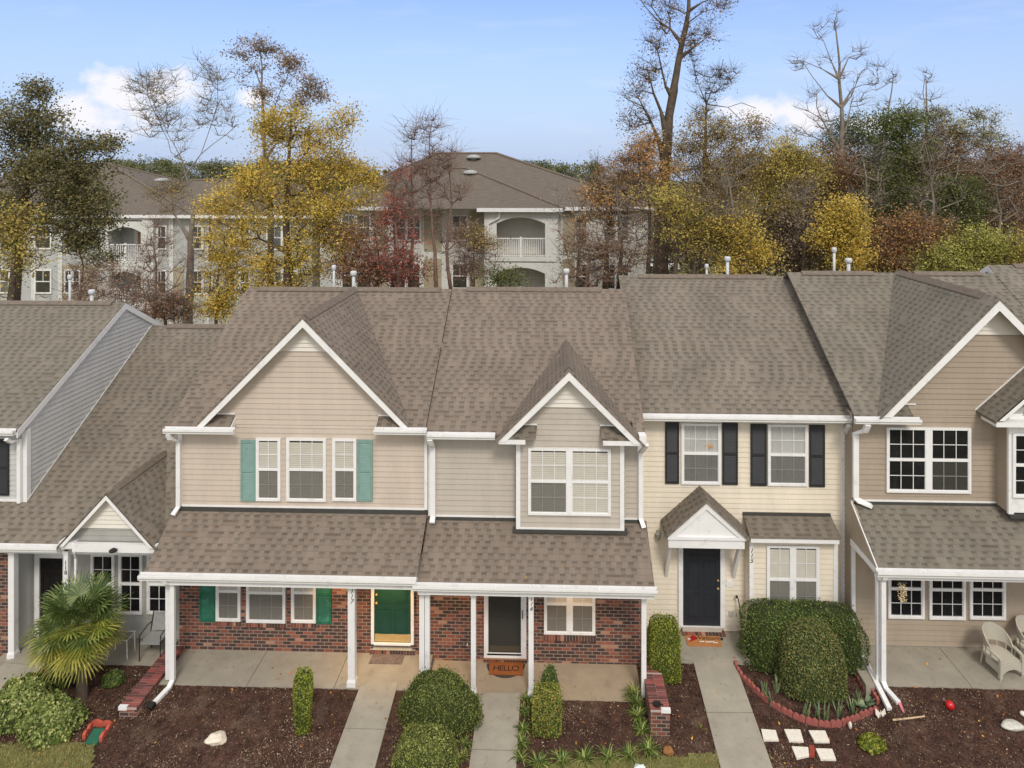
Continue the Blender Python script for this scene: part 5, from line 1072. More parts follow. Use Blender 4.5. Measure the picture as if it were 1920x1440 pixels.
for sx in (-1, 1):
    MB().tube([(c[0]+sx*.25, c[1]-.22, 0), (c[0]+sx*.25, c[1]-.22, .40), (c[0]+sx*.25, c[1]-.2, .60), (c[0]+sx*.25, c[1]+.1, .64), (c[0]+sx*.24, c[1]+.3, .62)], .013, 6).build('armrest', IRON, T)
    MB().tube([(c[0]+sx*.24, c[1]+.26, 0), (c[0]+sx*.23, c[1]+.2, .42), (c[0]+sx*.23, c[1]+.33, .84)], .013, 6).build('leg', IRON, T)
# ======================= GROUND COVER =======================
def keep(x, y):   # not on concrete or walls
    if y > 15.02 and x < 2.25: return False if x > -9.2 or y > 15.6 else True
    if y > 15.32 and x > X(1622, 15.4): return False
    if y > 16.08: return False
    return True
WKS = []
for (a, b, c, d) in (((678, 1283), (746, 1285), (620, 1440), (704, 1440)), ((899, 1303), (976, 1305), (880, 1440), (968, 1440)), ((1299, 1241), (1376, 1241), (1350, 1440), (1447, 1440)), ((26, 1236), (93, 1242), (-62, 1300), (10, 1320))): WKS.append([PG(*p) for p in (a, b, c, d)])
def onwalk(x, y):
    for a, b, c, d in WKS:
        t = (y-a[1])/(c[1]-a[1]); l = a[0]+(c[0]-a[0])*t; t = (y-b[1])/(d[1]-b[1]); r = b[0]+(d[0]-b[0])*t
        if l-.0 < x < r+.0 and y < a[1]+.02: return True
    return False
C = []
while len(C) < 46000:
    x, y = random.uniform(-12.4, 13.2), random.uniform(12.9, 16.1)
    if keep(x, y) and not onwalk(x, y) and not any(i(x, y) for i, _ in gp): C.append((x, y, gz(y, x)+.02+random.random()*.018))
C = np.array(C); V, F4 = leafquads(C, .042, .32, 1.2); CH_ = island('mulch_chip_colours', [(0, lin(44, 30, 25)), (.35, lin(78, 46, 38)), (.6, lin(106, 68, 54)), (.84, lin(124, 98, 82)), (.96, lin(150, 128, 106)), (.992, lin(204, 188, 160)), (1, lin(186, 142, 70))], .95, nz=.5, nsc=1.6)
tag(quads('mulch_chips', V, F4, CH_), None, None, None, 'stuff')
C = []
while len(C) < 15000:      # drifts of paler litter
    x, y = random.uniform(-12.4, 13.2), random.uniform(12.9, 16.1); n_ = math.sin(x*1.9+y*1.3)+math.sin(x*.8-y*2.9+1)+.8*math.sin(x*4.1+y*3.7+2)+.6*math.sin(x*9-y*7)
    if n_+(13.9-y)*.5 < random.uniform(.2, 2.2): continue
    if keep(x, y) and not onwalk(x, y) and not any(i(x, y) for i, _ in gp): C.append((x, y, gz(y, x)+.03+random.random()*.018))
V, F4 = leafquads(np.array(C), .036, .4, 1.2); tag(quads('leaf_litter', V, F4, island('litter_colours', [(0, lin(90, 68, 56)), (.4, lin(118, 92, 76)), (.8, lin(144, 118, 98)), (.96, lin(170, 152, 130)), (1, lin(210, 196, 170))], .95, nz=.3)), None, None, None, 'stuff')
C = []
while len(C) < 14000:
    ins, bb = random.choice(gp); x, y = random.uniform(bb[0], bb[1]), random.uniform(max(12.9, bb[2]), bb[3])
    if ins(x, y) and not onwalk(x, y): C.append((x, y, gz(y, x)+.05))
V = []; F4 = []
for (x, y, z) in C:
    a = random.uniform(0, 6.283); h = random.uniform(.02, .05); w_ = .006; dx_, dy_ = math.cos(a)*w_, math.sin(a)*w_; lx, ly = random.uniform(-.03, .03), random.uniform(-.03, .03); i = len(V)
    V += [(x-dx_, y-dy_, z), (x+dx_, y+dy_, z), (x+lx+dx_*.2, y+ly+dy_*.2, z+h), (x+lx-dx_*.2, y+ly-dy_*.2, z+h)]; F4.append((i, i+1, i+2, i+3))
tag(quads('grass_blades', np.array(V), np.array(F4), island('grass_colours', [(0, lin(104, 108, 54)), (.5, lin(140, 138, 78)), (.85, lin(168, 156, 100)), (1, lin(186, 170, 120))], .9)), None, None, None, 'stuff')
C = []
for k in range(300):
    x, y = random.uniform(-12.4, 13), random.uniform(13, 16); dz_ = .07
    if not keep(x, y): continue
    if onwalk(x, y) and random.random() < .75: continue
    C.append((x, y, gz(y, x)+.06))
for k in range(30): a, b = random.choice(((450, 1250), (600, 1260), (1700, 1240), (1750, 1220), (200, 1225), (1000, 1290))); p = P(a+random.uniform(-80, 80), b+random.uniform(-15, 15), Z=.02); C.append((p[0], p[1], .145 if a > 1500 else (.01 if a < 900 else -.12)))
zA, zB = Zp(520, 1080, YP), Zp(560, 957, YW); zC, zD = Zp(1000, 1098, YP), Zp(900, 972, YW)
for k in range(16): x, y = random.uniform(-8.5, -3.3), random.uniform(15, 16.1); C.append((x, y, zA+(zB-zA)*(y-YP)/(YW-YP)+.012))
for k in range(10): x, y = random.uniform(-2.9, 2.0), random.uniform(15, 15.7); C.append((x, y, zC+(zD-zC)*(y-YP)/(YW-YP)+.012))
V, F4 = leafquads(np.array(C), .055, .6, 2.5); tag(quads('fallen_leaves', V, F4, island('fallen_leaf_colours', [(0, lin(110, 74, 40)), (.4, lin(176, 110, 50)), (.7, lin(208, 162, 70)), (1, lin(190, 84, 50))], .9)), None, None, None, 'stuff')
# ======================= BACKGROUND BUILDINGS =======================
AW = plain('apartment_white', lin(214, 213, 207), .6, .06, 1.5, dirt=(lin(170, 166, 154), 1.2, .4)); AT = plain('apartment_tan', lin(170, 158, 134), .6, .08, 1.5); AG = plain('apartment_grey', lin(182, 183, 180), .6, .06, 1.5)
AR, q, bs = base('apartment_shingles', .95, .15); tc = q.new('ShaderNodeTexCoord'); s_ = q.new('ShaderNodeMapping'); s_.inputs['Scale'].default_value = (1.2, 7, 1); q.l.new(tc.outputs['UV'], s_.inputs[0])
c_ = q.mix(q.rng(q.noise(s_.outputs[0], 1.4, 5, .7), .3, .7), lin(92, 84, 76), lin(122, 112, 101)); q.put(bs.inputs['Base Color'], c_)
PANE = plain('apartment_pane', lin(96, 100, 96), .15, .35, 2.5, spec=.6); PANEB = plain('apartment_pane_dark', lin(62, 60, 54), .2, .4, 2.5, spec=.6); BROWNG = plain('brown_door_glass', lin(150, 118, 72), .3, .3, 3)
def awindow(R, x0, x1, z0, z1, Y, n=1, pm=None, tr=.09):
    f = MB(); u = (x1-x0)/n
    for k in range(n):
        a, b = x0+k*u, x0+(k+1)*u; f.box(a, a+tr, Y-.08, Y, z0, z1); f.box(b-tr, b, Y-.08, Y, z0, z1); f.box(a+tr, b-tr, Y-.08, Y, z0, z0+tr); f.box(a+tr, b-tr, Y-.08, Y, z1-tr, z1); f.box(a+tr, b-tr, Y-.06, Y, (z0+z1)/2-.03, (z0+z1)/2+.03)
        f.box((a+b)/2-.015, (a+b)/2+.015, Y-.05, Y, (z0+z1)/2, z1)
    W_ = f.build('window', WHITE, R); m = MB()
    for k in range(n): a = x0+k*u; m.face([(a+tr, Y-.02, z0+tr), (a+u-tr, Y-.02, z0+tr), (a+u-tr, Y-.02, z1-tr), (a+tr, Y-.02, z1-tr)])
    m.build('glass_pane', pm or PANE, W_)
def balcony(R, px0, px1, Y, zt, z0, pier, arch=.35, depth=1.7, rail=True, light=AT, doorp=True):
    """front frame between px0..px1 with an arched opening from slab z0 up to zt (spring at zt-arch)"""
    x0, x1 = X(px0, Y), X(px1, Y); m = MB(); m.box(x0-pier, x0, Y, Y+.3, z0-.35, zt+.35); m.box(x1, x1+pier, Y, Y+.3, z0-.35, zt+.35); N_ = 10; xc = (x0+x1)/2; hw = (x1-x0)/2
    for k in range(N_):
        a, b = x0+2*hw*k/N_, x0+2*hw*(k+1)/N_; za, zb_ = [zt-arch*((x-xc)/hw)**2 for x in (a, b)]; m.extr([(a, Y, za), (b, Y, zb_), (b, Y, zt+.36), (a, Y, zt+.36)], (0, .3, 0))
    m.box(x0, x1, Y, Y+.3, z0-.35, z0); m.build('balcony_front', AW, R)
    r = MB(); r.box(x0-.2, x1+.2, Y+depth, Y+depth+.1, z0-.3, zt+.4); r.box(x0-.25, x0-.05, Y+.3, Y+depth, z0-.3, zt+.4); r.box(x1+.05, x1+.25, Y+.3, Y+depth, z0-.3, zt+.4); r.box(x0-.2, x1+.2, Y+.3, Y+depth, z0-.3, z0-.01); r.box(x0-.2, x1+.2, Y+.3, Y+depth, zt+.3, zt+.4); r.build('balcony_recess', light, R)
    if doorp:
        Yd = Y+depth; xm = x0+(x1-x0)*.40; d = MB(); d.box(xm-.1, xm+.95, Yd-.06, Yd, z0, z0+2.15); D = d.build('balcony_door', AW, R); MB().box(xm+.16, xm+.70, Yd-.075, Yd-.06, z0+.5, z0+1.9).build('door_glass', BROWNG, D); awindow(R, x0+(x1-x0)*.72, x1-.02, z0+.7, z0+2.1, Yd, 1, PANEB)
    if rail:
        g = MB(); n = int((x1-x0)/.125)
        for k in range(n+1): xx = x0+(x1-x0)*k/n; g.box(xx-.018, xx+.018, Y+.08, Y+.12, z0+.06, z0+1.02)
        g.box(x0, x1, Y+.06, Y+.14, z0+1.02, z0+1.08); g.box(x0, x1, Y+.07, Y+.13, z0+.04, z0+.08); g.box(xc-.06, xc+.06, Y+.04, Y+.16, z0, z0+1.15); g.build('balcony_railing', WHITE, R)
def hip(R, x0, x1, y0, y1, ze, zr, rx0, rx1, mat=None, t=.2, name='roof', ry=None):
    m = MB(); ry = (y0+y1)/2 if ry is None else ry; a, b, c, d, e, f = (x0, y0, ze), (x1, y0, ze), (x1, y1, ze), (x0, y1, ze), (rx0, ry, zr), (rx1, ry, zr)
    m.face([a, b, f, e]); m.face([b, c, f]); m.face([c, d, e, f]); m.face([d, a, e]); m.face([(x0, y0, ze-.01), (x0, y1, ze-.01), (x1, y1, ze-.01), (x1, y0, ze-.01)]); o = m.build(name, mat or AR, R)
    m2 = MB()
    for p, q_ in ((a, e), (b, f), (e, f), (c, f), (d, e)): m2.tube([(p[0], p[1], p[2]+.03), (q_[0], q_[1], q_[2]+.03)], .09, 6)
    m2.build('ridge_cap', CAP, o)
YA = 41.5
A1 = thing('apartment_building', 'three-storey tan and white apartment block with arched balconies behind the middle trees', 'apartment building', (X(850, YA), YA, 0))
R = A1; ze = Zp(850, 389, YA); Yb = YA-1.6
xa, xb = X(600, YA), X(1215, YA); m = MB(); m.box(xa, xb, YA, YA+14, -.3, ze-.1); m.build('wall', AW, R)
bx0, bx1 = X(905, Yb), X(1048, Yb)
m = MB(); m.box(X(908, Yb), X(929, Yb)+.0, Yb+.01, YA, -.3, ze-.1); m.box(X(1024, Yb), X(1047, Yb), Yb+.01, YA, -.3, ze-.1); m.box(X(908, Yb), X(1047, Yb), Yb+.3, YA, ze-.5, ze-.1); m.build('bay_wall', AW, R)
z3 = Zp(976, 481, Yb); z2 = z3-2.93; z1 = z2-2.93
for z in (z3, z2, z1): balcony(R, 931, 1022, Yb, z+2.28, z, .65)
for a_, b_ in ((700, 728), (880, 907), (795, 828), (1056, 1078)):
    for z in (z3, z2): MB().box(X(a_, YA), X(b_, YA), YA-.03, YA, z+.1, z+2.6).build('tan_panel', AT, R)
for a_, b_, n_ in ((640, 696, 2), (847, 878, 1), (735, 790, 2), (1078, 1102, 1), (1130, 1180, 2)):
    for z in (z3, z2, z1): awindow(R, X(a_, YA), X(b_, YA), z+.75, z+2.35, YA-.02, n_, PANE if z == z3 else PANEB)
m = MB(); m.box(xa-.4, X(907, YA), YA-.5, YA-.38, ze-.16, ze+.06); m.box(X(905, Yb)-.3, X(1052, Yb)+.1, Yb-.45, Yb-.33, ze-.16, ze+.06); m.box(X(1052, YA), xb+.3, YA-.5, YA-.38, ze-.16, ze+.06); m.box(xa-.3, xb+.3, YA-.4, YA, ze-.12, ze-.06); m.box(bx0-.2, bx1+.3, Yb-.35, YA, ze-.12, ze-.06); m.build('gutter', WHITE, R)
MB().pipe([(X(938, Yb), Yb-.3, ze-.1), (X(936, Yb), Yb-.15, ze-.5), (X(915, Yb), Yb-.05, ze-.9), (X(915, Yb), Yb-.05, 0)], .1, .08).build('downspout', WHITE, R)
Yr1 = YA+7; hip(R, xa-.5, xb+.6, YA-.5, YA+14.5, ze, Zp(880, 288, Yr1), X(822, Yr1), X(930, Yr1))
Yf = YA+3.2; hip(R, X(745, YA), X(1052, Yb)+.2, Yb-.45, YA+9, ze+.02, Zp(862, 316, Yf), X(846, Yf), X(874, Yf), name='front_roof', ry=Yf)
for px, py in ((888, 293), (882, 322)):
    y = Yr1-.9 if py < 300 else Yf-.6; p = P(px, py, Y=y); MB().lathe((p[0], y, p[2]-.42), [(.2, 0), (.2, .25), (.52, .28), (.48, .42), (.2, .52), (.01, .54)], 14).build('roof_vent', plain('vent_grey%d' % px, lin(168, 168, 164), .4, .1), R, smooth=True)
YL = 44.0
A2 = thing('apartment_building', 'pale grey-white three-storey apartment block behind the left oak and yellow tree', 'apartment building', (X(250, YL), YL, 0))
R = A2; ze = Zp(250, 404, YL); xa, xb = X(-60, YL), X(590, YL+.5); MB().box(xa, X(196, YL), YL, YL+13, -.3, ze-.1).box(X(274, YL), xb, YL, YL+13, -.3, ze-.1).box(X(196, YL)+.01, X(274, YL)-.01, YL+1.8, YL+13, -.3, ze-.1).build('wall', AG, R)
z3 = Zp(234, 489, YL-.4); z2 = z3-2.93; Yb = YL-.4
for z in (z3, z2): balcony(R, 203, 264, Yb, z+2.2, z, .6, light=AG, depth=1.6)
m = MB()
for a_, b_ in ((186, 202), (266, 287)): m.box(X(a_, Yb), X(b_, Yb), Yb+.01, YL, -.3, ze-.1)
m.box(X(186, Yb), X(287, Yb), Yb+.3, YL, ze-.5, ze-.1); m.build('bay_wall', AW, R)
MB().box(X(118, YL), X(182, YL), YL-.03, YL, z2, z2+2.6).build('tan_panel', AT, R); MB().box(X(325, YL), X(345, YL), YL-.03, YL, z2, z2+2.5).build('tan_panel', AT, R)
for px in (60, 110, 190, 290, 318, 385, 440): MB().box(X(px, YL), X(px, YL)+.28, YL-.08, YL, -.3, ze-.1).build('pilaster', AW, R)
for a_, b_, n_ in ((122, 152, 2), (291, 314, 1), (362, 400, 2), (66, 98, 1), (430, 470, 2), (500, 560, 2), (0, 40, 2)):
    for z in (z3, z2): awindow(R, X(a_, YL), X(b_, YL), z+.7, z+2.3, YL-.02, n_, PANEB if (a_ % 4) else PANE)
MB().box(xa, xb+.3, YL-.55, YL-.42, ze-.14, ze+.06).box(xa, xb+.3, YL-.42, YL, ze-.12, ze-.06).build('gutter', WHITE, R)
Yr2 = YL+6.5; hip(R, xa-.5, X(330, YL)+1.5, YL-.55, YL+13.5, ze, Zp(180, 307, Yr2), X(40, Yr2), X(205, Yr2)); hip(R, X(280, YL), xb+.5, YL-.55, YL+13.5, ze, Zp(400, 338, Yr2), X(360, Yr2), X(520, Yr2), name='side_roof')
p = P(305, 336, Y=YL+3.4); MB().lathe((p[0], YL+3.4, p[2]-.42), [(.2, 0), (.2, .25), (.55, .28), (.5, .42), (.2, .5), (.01, .52)], 14).build('roof_vent', plain('vent_grey', lin(168, 168, 164), .4, .1), R, smooth=True)
# far white car glimpsed between the trunks
yc = 82.0; CAR = thing('parked_car', 'white car glimpsed between the tree trunks above the 115 roof', 'car', (X(1241, yc), yc, -.02)); cx = X(1241, yc)
def carpro(s, z): return (cx+s, yc, z)
m = MB(); m.extr([carpro(*p) for p in ((-2.1, .25), (2.1, .25), (2.15, .75), (1.5, .95), (.9, 1.45), (-.9, 1.5), (-1.7, 1.0), (-2.15, .85))], (0, 1.7, 0)); m.build('body', plain('car_white', lin(235, 236, 238), .3, .02), CAR)
m = MB(); m.extr([(cx+a, yc-.01, z) for a, z in ((-1.5, 1.0), (-.85, 1.42), (-.05, 1.42), (-.05, 1.0))][::-1], (0, .02, 0)); m.extr([(cx+a, yc-.01, z) for a, z in ((.03, 1.0), (.03, 1.42), (.82, 1.40), (1.35, .98))][::-1], (0, .02, 0)); m.build('side_window', DARK, CAR)
for s in (-1.3, 1.3): MB().tube([(cx+s, yc-.02, .33), (cx+s, yc+.25, .33)], .34, 16).build('wheel', IRON, CAR)

# ======================= TREES =======================
def col(*c): return [(i/(len(c)-1), lin(*x)) for i, x in enumerate(c)]
def lm(name, *c, tr=.3): return island(name, col(*[tuple(min(235, v*1.16) for v in q_) for q_ in c]), .6, trans=tr, nz=.34, nsc=1.0)
LF = dict(
 oak=lm('oak_leaves', (74, 76, 48), (94, 94, 58), (116, 110, 70), (134, 118, 80)),
 gold=lm('gold_leaves', (138, 130, 62), (172, 154, 68), (196, 172, 80), (202, 164, 82), (158, 152, 74)),
 gold2=lm('yellow_green_leaves', (116, 110, 62), (142, 136, 68), (176, 164, 80), (186, 158, 84), (140, 118, 80)),
 olive=lm('olive_leaves', (108, 100, 62), (138, 124, 74), (164, 144, 82), (150, 122, 82), (126, 104, 80)),
 brown=lm('brown_leaves', (108, 92, 72), (130, 108, 82), (148, 122, 88), (126, 112, 90)),
 rust=lm('rust_leaves', (120, 94, 68), (152, 116, 76), (176, 132, 84), (154, 132, 92)),
 orange=lm('orange_leaves', (146, 112, 68), (172, 130, 76), (184, 148, 86)),
 red=lm('crimson_leaves', (122, 72, 60), (150, 70, 62), (164, 92, 78), (126, 98, 76)),
 wine=lm('wine_red_leaves', (110, 84, 66), (132, 96, 74), (150, 108, 80), (126, 110, 82)),
 green=lm('ivy_leaves', (62, 74, 40), (86, 100, 52), (106, 114, 60), (122, 118, 72)),
 sage=lm('sage_leaves', (104, 104, 66), (138, 134, 88), (168, 160, 112), (150, 132, 84)),
 lime=lm('lime_leaves', (124, 126, 64), (154, 152, 76), (178, 170, 90)),
 twig=lm('dry_twiggy_leaves', (122, 106, 90), (140, 122, 102), (154, 134, 112), tr=.1),
 pine=lm('pine_needles', (84, 88, 60), (104, 106, 72), (124, 122, 84), tr=.2))
def tubes(segs, sides=5):
    """segs: list of (p, q, r0, r1) -> numpy quads"""
    A = np.array([s[0] for s in segs]); B = np.array([s[1] for s in segs]); r0 = np.array([s[2] for s in segs]); r1 = np.array([s[3] for s in segs])
    d = B-A; d /= np.linalg.norm(d, axis=1)[:, None]+1e-9; ref = np.tile(np.array([[.13, .97, .2]]), (len(segs), 1)); u = np.cross(d, ref); u /= np.linalg.norm(u, axis=1)[:, None]+1e-9; v = np.cross(d, u); n = len(segs); V = np.zeros((n, 2*sides, 3))
    for j in range(sides):
        t = 2*math.pi*j/sides; o = u*math.cos(t)+v*math.sin(t); V[:, j] = A-d*r0[:, None]*.3+o*r0[:, None]; V[:, sides+j] = B+o*r1[:, None]
    F4 = np.array([[j, (j+1) % sides, sides+(j+1) % sides, sides+j] for j in range(sides)]); F = (F4[None]+(np.arange(n)*2*sides)[:, None, None]).reshape(-1, 4); return V.reshape(-1, 3), F
def tree(name, label, cat, Y, trunk, r0, blobs, leaf=None, ls=.16, lpc=28, cr=.27, clumps=1.9, bark=None, twigs=4, twl=.5, group=None, limbs=(), tipr=.010, depth=.8, gravity=.35, ground=True, sub=.7, asp=.65):
    """trunk / limbs: photo-pixel polylines at distance Y; blobs: (px, py, rx, ry, clump count[, leaf share])"""
    s = Y/FOC*1.0; pt = lambda p, dy=0: np.array(P(p[0], p[1], Y=Y+dy)); b0 = pt(trunk[0]); base_ = (b0[0], Y, -.05)
    T = thing(name, label, cat, base_, group)
    nodes = [np.array([b0[0]+random.uniform(-.2, .2), Y, -.4])] if ground else []; par = [-1] if ground else []; rad = [r0*1.15] if ground else []
    tp = [pt(p) for p in trunk]
    L = sum(np.linalg.norm(tp[i+1]-tp[i]) for i in range(len(tp)-1))+.01; acc = 0
    def add(p, pa, r): nodes.append(p); par.append(pa); rad.append(r); return len(nodes)-1
    prev = len(nodes)-1
    prev = add(tp[0], prev, r0)
    for i in range(len(tp)-1):
        seg = np.linalg.norm(tp[i+1]-tp[i]); n = max(1, int(seg/sub))
        for k in range(1, n+1): f = (acc+seg*k/n)/L; prev = add(tp[i]+(tp[i+1]-tp[i])*k/n+RS.normal(size=3)*.03, prev, max(tipr*2, r0*(1-f*.86)))
        acc += seg
    for lb in limbs:
        q = [pt(p) for p in lb[1:]]; yo = lb[0]; arr = np.array(nodes); st = int(np.argmin(np.linalg.norm(arr-q[0], axis=1))); prev = st; rr = rad[st]*.44; LL = sum(np.linalg.norm(q[i+1]-q[i]) for i in range(len(q)-1))+.01; ac = 0
        for i in range(len(q)-1):
            seg = np.linalg.norm(q[i+1]-q[i]); n = max(1, int(seg/(sub*.8)))
            for k in range(1, n+1):
                f = (ac+seg*k/n)/LL; p = q[i]+(q[i+1]-q[i])*k/n+RS.normal(size=3)*.04; p[1] += yo*f; prev = add(p, prev, max(tipr*1.4, rr*(1-f*.85)))
            ac += seg
    C = []; share = []
    for bl in blobs:
        px, py, rx, ry, n = bl[:5]; c = pt((px, py)); a, b = rx*s, ry*s; n = max(1, int(n*clumps))
        for _ in range(n):
            while True:
                u = RS.normal(size=3)*.56
                if u.dot(u) < 2.0 and u[2] < 1.0: break
            C.append(c+u*np.array([a, a*depth, b])); share.append(bl[5] if len(bl) > 5 else 1)
    order = sorted(range(len(C)), key=lambda i: min(np.linalg.norm(np.array(nodes)-C[i], axis=1)))
    base_n = len(nodes); ends = []
    for i in order:
        c = C[i]; arr = np.array(nodes); dd = np.linalg.norm(arr-c, axis=1); cost = dd+gravity*2*np.maximum(0, arr[:, 2]-c[2]+.25*dd)
        if ground: cost[0] = 1e9
        st = int(np.argmin(cost)); p0 = nodes[st]; D = np.linalg.norm(c-p0); n = max(1, int(D/sub)); prev = st
        for k in range(1, n+1):
            f = k/n; p = p0+(c-p0)*f+np.array([0, 0, -.10*D*f*(1-f)*2])+RS.normal(size=3)*.06*(k < n); prev = add(p, prev, 0)
        ends.append((prev, share[i]))
    m = np.zeros(len(nodes))
    for e, _ in ends: m[e] = 1
    for i in range(len(nodes)-1, 0, -1):
        if par[i] >= 0: m[par[i]] += m[i]
    R_ = np.array(rad)
    for i in range(base_n, len(nodes)): R_[i] = tipr*max(1, m[i])**.45
    for i in range(base_n, len(nodes)): R_[i] = min(R_[i], R_[par[i]]*.9) if par[i] >= 0 else R_[i]
    segs = [(nodes[par[i]], nodes[i], min(R_[par[i]], R_[i]*(1.6 if i >= base_n else 9)), R_[i]) for i in range(len(nodes)) if par[i] >= 0]
    tw = []
    for e, _ in ends:
        for _ in range(twigs):
            d = RS.normal(size=3); d[2] = abs(d[2])*.6+.2; d /= np.linalg.norm(d); l = twl*random.uniform(.5, 1.2); q1 = nodes[e]+d*l*.5; q2 = q1+(d+RS.normal(size=3)*.35)*l*.5; tw.append((nodes[e], q1, tipr*.8, tipr*.6)); tw.append((q1, q2, tipr*.6, tipr*.3))
    V, F = tubes(segs, 6)
    if tw: V2, F2 = tubes(tw, 3); F = np.concatenate([F, F2+len(V)]); V = np.concatenate([V, V2])
    quads('trunk', V, F, bark or BARK, T)
    if leaf:
        P_ = []
        for e, sh in ends:
            k = max(1, int(lpc*1.7*sh*random.uniform(.4, 1.5))); P_.append(nodes[e]+RS.normal(size=(k, 3))*np.array([cr, cr, cr*.7]))
        P_ = np.concatenate(P_); V, F = leafquads(P_, ls*.64, asp, .3, np.tile(np.array([[.1, -.45, .75]]), (len(P_), 1)), .35); quads('foliage', V, F, LF[leaf], T)
    return T
tree('oak_tree', 'large dark green oak filling the left edge of the picture', 'tree', 29.5, [(26, 560), (32, 480), (45, 380), (62, 300), (72, 210)], .26,
 [(60, 215, 62, 50, 26), (20, 250, 50, 60, 22), (110, 300, 62, 62, 34), (50, 330, 80, 60, 34), (165, 270, 30, 22, 9), (205, 265, 14, 14, 5), (150, 340, 55, 40, 22), (185, 390, 45, 40, 18), (110, 400, 70, 40, 26), (20, 420, 50, 50, 18), (150, 445, 40, 26, 12), (195, 480, 20, 14, 4), (65, 165, 22, 12, 6)], 'oak', .17, 52, .30)
tree('maple_tree', 'small yellow-green tree low at the left edge before the oak', 'tree', 27.5, [(22, 560), (28, 480), (30, 420)], .15,
 [(24, 430, 34, 50, 18), (60, 470, 34, 38, 10, .6), (10, 500, 30, 50, 12), (45, 400, 18, 20, 6)], 'gold2', .15, 34, .36)
tree('bare_tree', 'nearly bare forked tree with sparse leaf tips between oak and yellow tree', 'tree', 31, [(352, 610), (356, 520), (357, 450), (362, 385), (350, 330), (344, 300)], .24,
 [(262, 170, 18, 36, 12), (300, 170, 34, 48, 22), (285, 225, 36, 46, 16), (330, 230, 26, 50, 14), (395, 150, 26, 44, 18), (385, 220, 28, 40, 12), (428, 220, 18, 36, 8), (300, 360, 32, 16, 8, 6), (335, 355, 26, 18, 6, 5), (310, 395, 26, 12, 4, 4)], 'olive', .11, 5, .25, bark=BARKG, twigs=6, twl=.7, tipr=.011,
 limbs=[(.8, (346, 310), (320, 285), (285, 225), (262, 175), (255, 140)), (-.6, (344, 300), (318, 250), (300, 200), (292, 140)), (.5, (348, 320), (372, 290), (392, 230), (400, 190), (395, 120)), (-.7, (395, 210), (420, 190), (436, 215)), (.5, (372, 290), (400, 270), (437, 230)), (0, (357, 440), (330, 410), (300, 380))])
tree('yellow_maple', 'big golden-yellow tree before the left apartment block', 'tree', 28.5, [(537, 545), (540, 470), (536, 400), (540, 330), (545, 260), (550, 210)], .22,
 [(540, 230, 50, 40, 24), (505, 250, 28, 40, 10), (600, 265, 50, 40, 22), (645, 225, 22, 22, 7), (640, 320, 50, 34, 18), (570, 320, 70, 40, 28), (490, 330, 50, 36, 18), (455, 370, 52, 34, 20), (540, 390, 90, 44, 40), (640, 385, 56, 34, 20), (405, 390, 34, 24, 11), (695, 345, 26, 42, 9), (440, 440, 60, 34, 20), (420, 510, 42, 50, 20), (415, 575, 36, 30, 14), (480, 490, 44, 40, 16), (600, 440, 60, 34, 20), (560, 495, 70, 34, 22), (640, 460, 34, 34, 8), (520, 540, 60, 20, 10)], 'gold', .14, 54, .27, clumps=1.8,
 limbs=[(.5, (540, 400), (480, 380), (430, 350)), (-.5, (538, 380), (600, 330), (650, 260)), (.3, (540, 470), (480, 450), (420, 460))])
tree('tall_gum_tree', 'tall thin tree with dark leaf tufts rising behind the golden tree', 'tree', 32, [(508, 430), (498, 300), (490, 200), (488, 90)], .17,
 [(485, 88, 26, 14, 7), (450, 102, 18, 6, 3), (520, 95, 10, 8, 2), (540, 117, 20, 10, 6), (550, 130, 10, 6, 2), (490, 125, 16, 20, 4, .4), (455, 145, 12, 16, 3, .5), (577, 158, 26, 16, 8), (600, 180, 16, 10, 4), (560, 190, 26, 14, 5), (497, 178, 12, 10, 5), (535, 150, 20, 20, 4, .4), (505, 180, 26, 40, 6, .4)], 'brown', .14, 46, .26, bark=BARKG, twigs=5,
 limbs=[(.4, (496, 250), (520, 180), (540, 118)), (.3, (500, 300), (540, 230), (577, 160)), (-.3, (492, 150), (470, 110), (442, 100)), (.3, (500, 230), (475, 200), (458, 190))])
for lab, tr, bl in (('bare reddish-stemmed tree with forked top before the middle apartment roof', [(818, 540), (812, 440), (806, 340), (806, 250)], [(806, 250, 22, 28, 12), (825, 300, 30, 40, 14), (795, 320, 26, 40, 12), (815, 380, 36, 40, 12)]),
  ('thin bare tree left of the forked bare tree', [(770, 540), (775, 430), (772, 330), (772, 260)], [(775, 260, 18, 26, 9), (765, 320, 30, 40, 14), (760, 390, 36, 40, 14)]),
  ('slender bare sapling rising beside the crimson tree', [(735, 545), (742, 440), (736, 360)], [(738, 340, 14, 30, 8), (748, 420, 30, 40, 10)]),
  ('leaning bare tree right of the forked bare tree', [(845, 540), (838, 470), (846, 380), (838, 300)], [(842, 300, 18, 34, 9), (852, 360, 28, 34, 10), (850, 440, 30, 40, 12)])):
    tree('bare_tree', lab, 'tree', 29+random.uniform(-.6, .6), tr, .09, bl, 'twig', .09, 3, .3, bark=BARKR, twigs=11, twl=.9, tipr=.009, clumps=1.3)
tree('crimson_tree', 'small crimson-leaved tree with ivy-dark stem before the tan wall', 'tree', 27.5, [(750, 545), (745, 470), (742, 420), (745, 385)], .13,
 [(742, 385, 16, 26, 5), (722, 410, 14, 18, 3), (755, 440, 26, 34, 6), (726, 470, 40, 30, 6), (770, 490, 26, 24, 5), (755, 510, 36, 22, 6), (752, 330, 8, 12, 2)], 'red', .14, 30, .26, bark=BARKR, twigs=8, twl=.8)
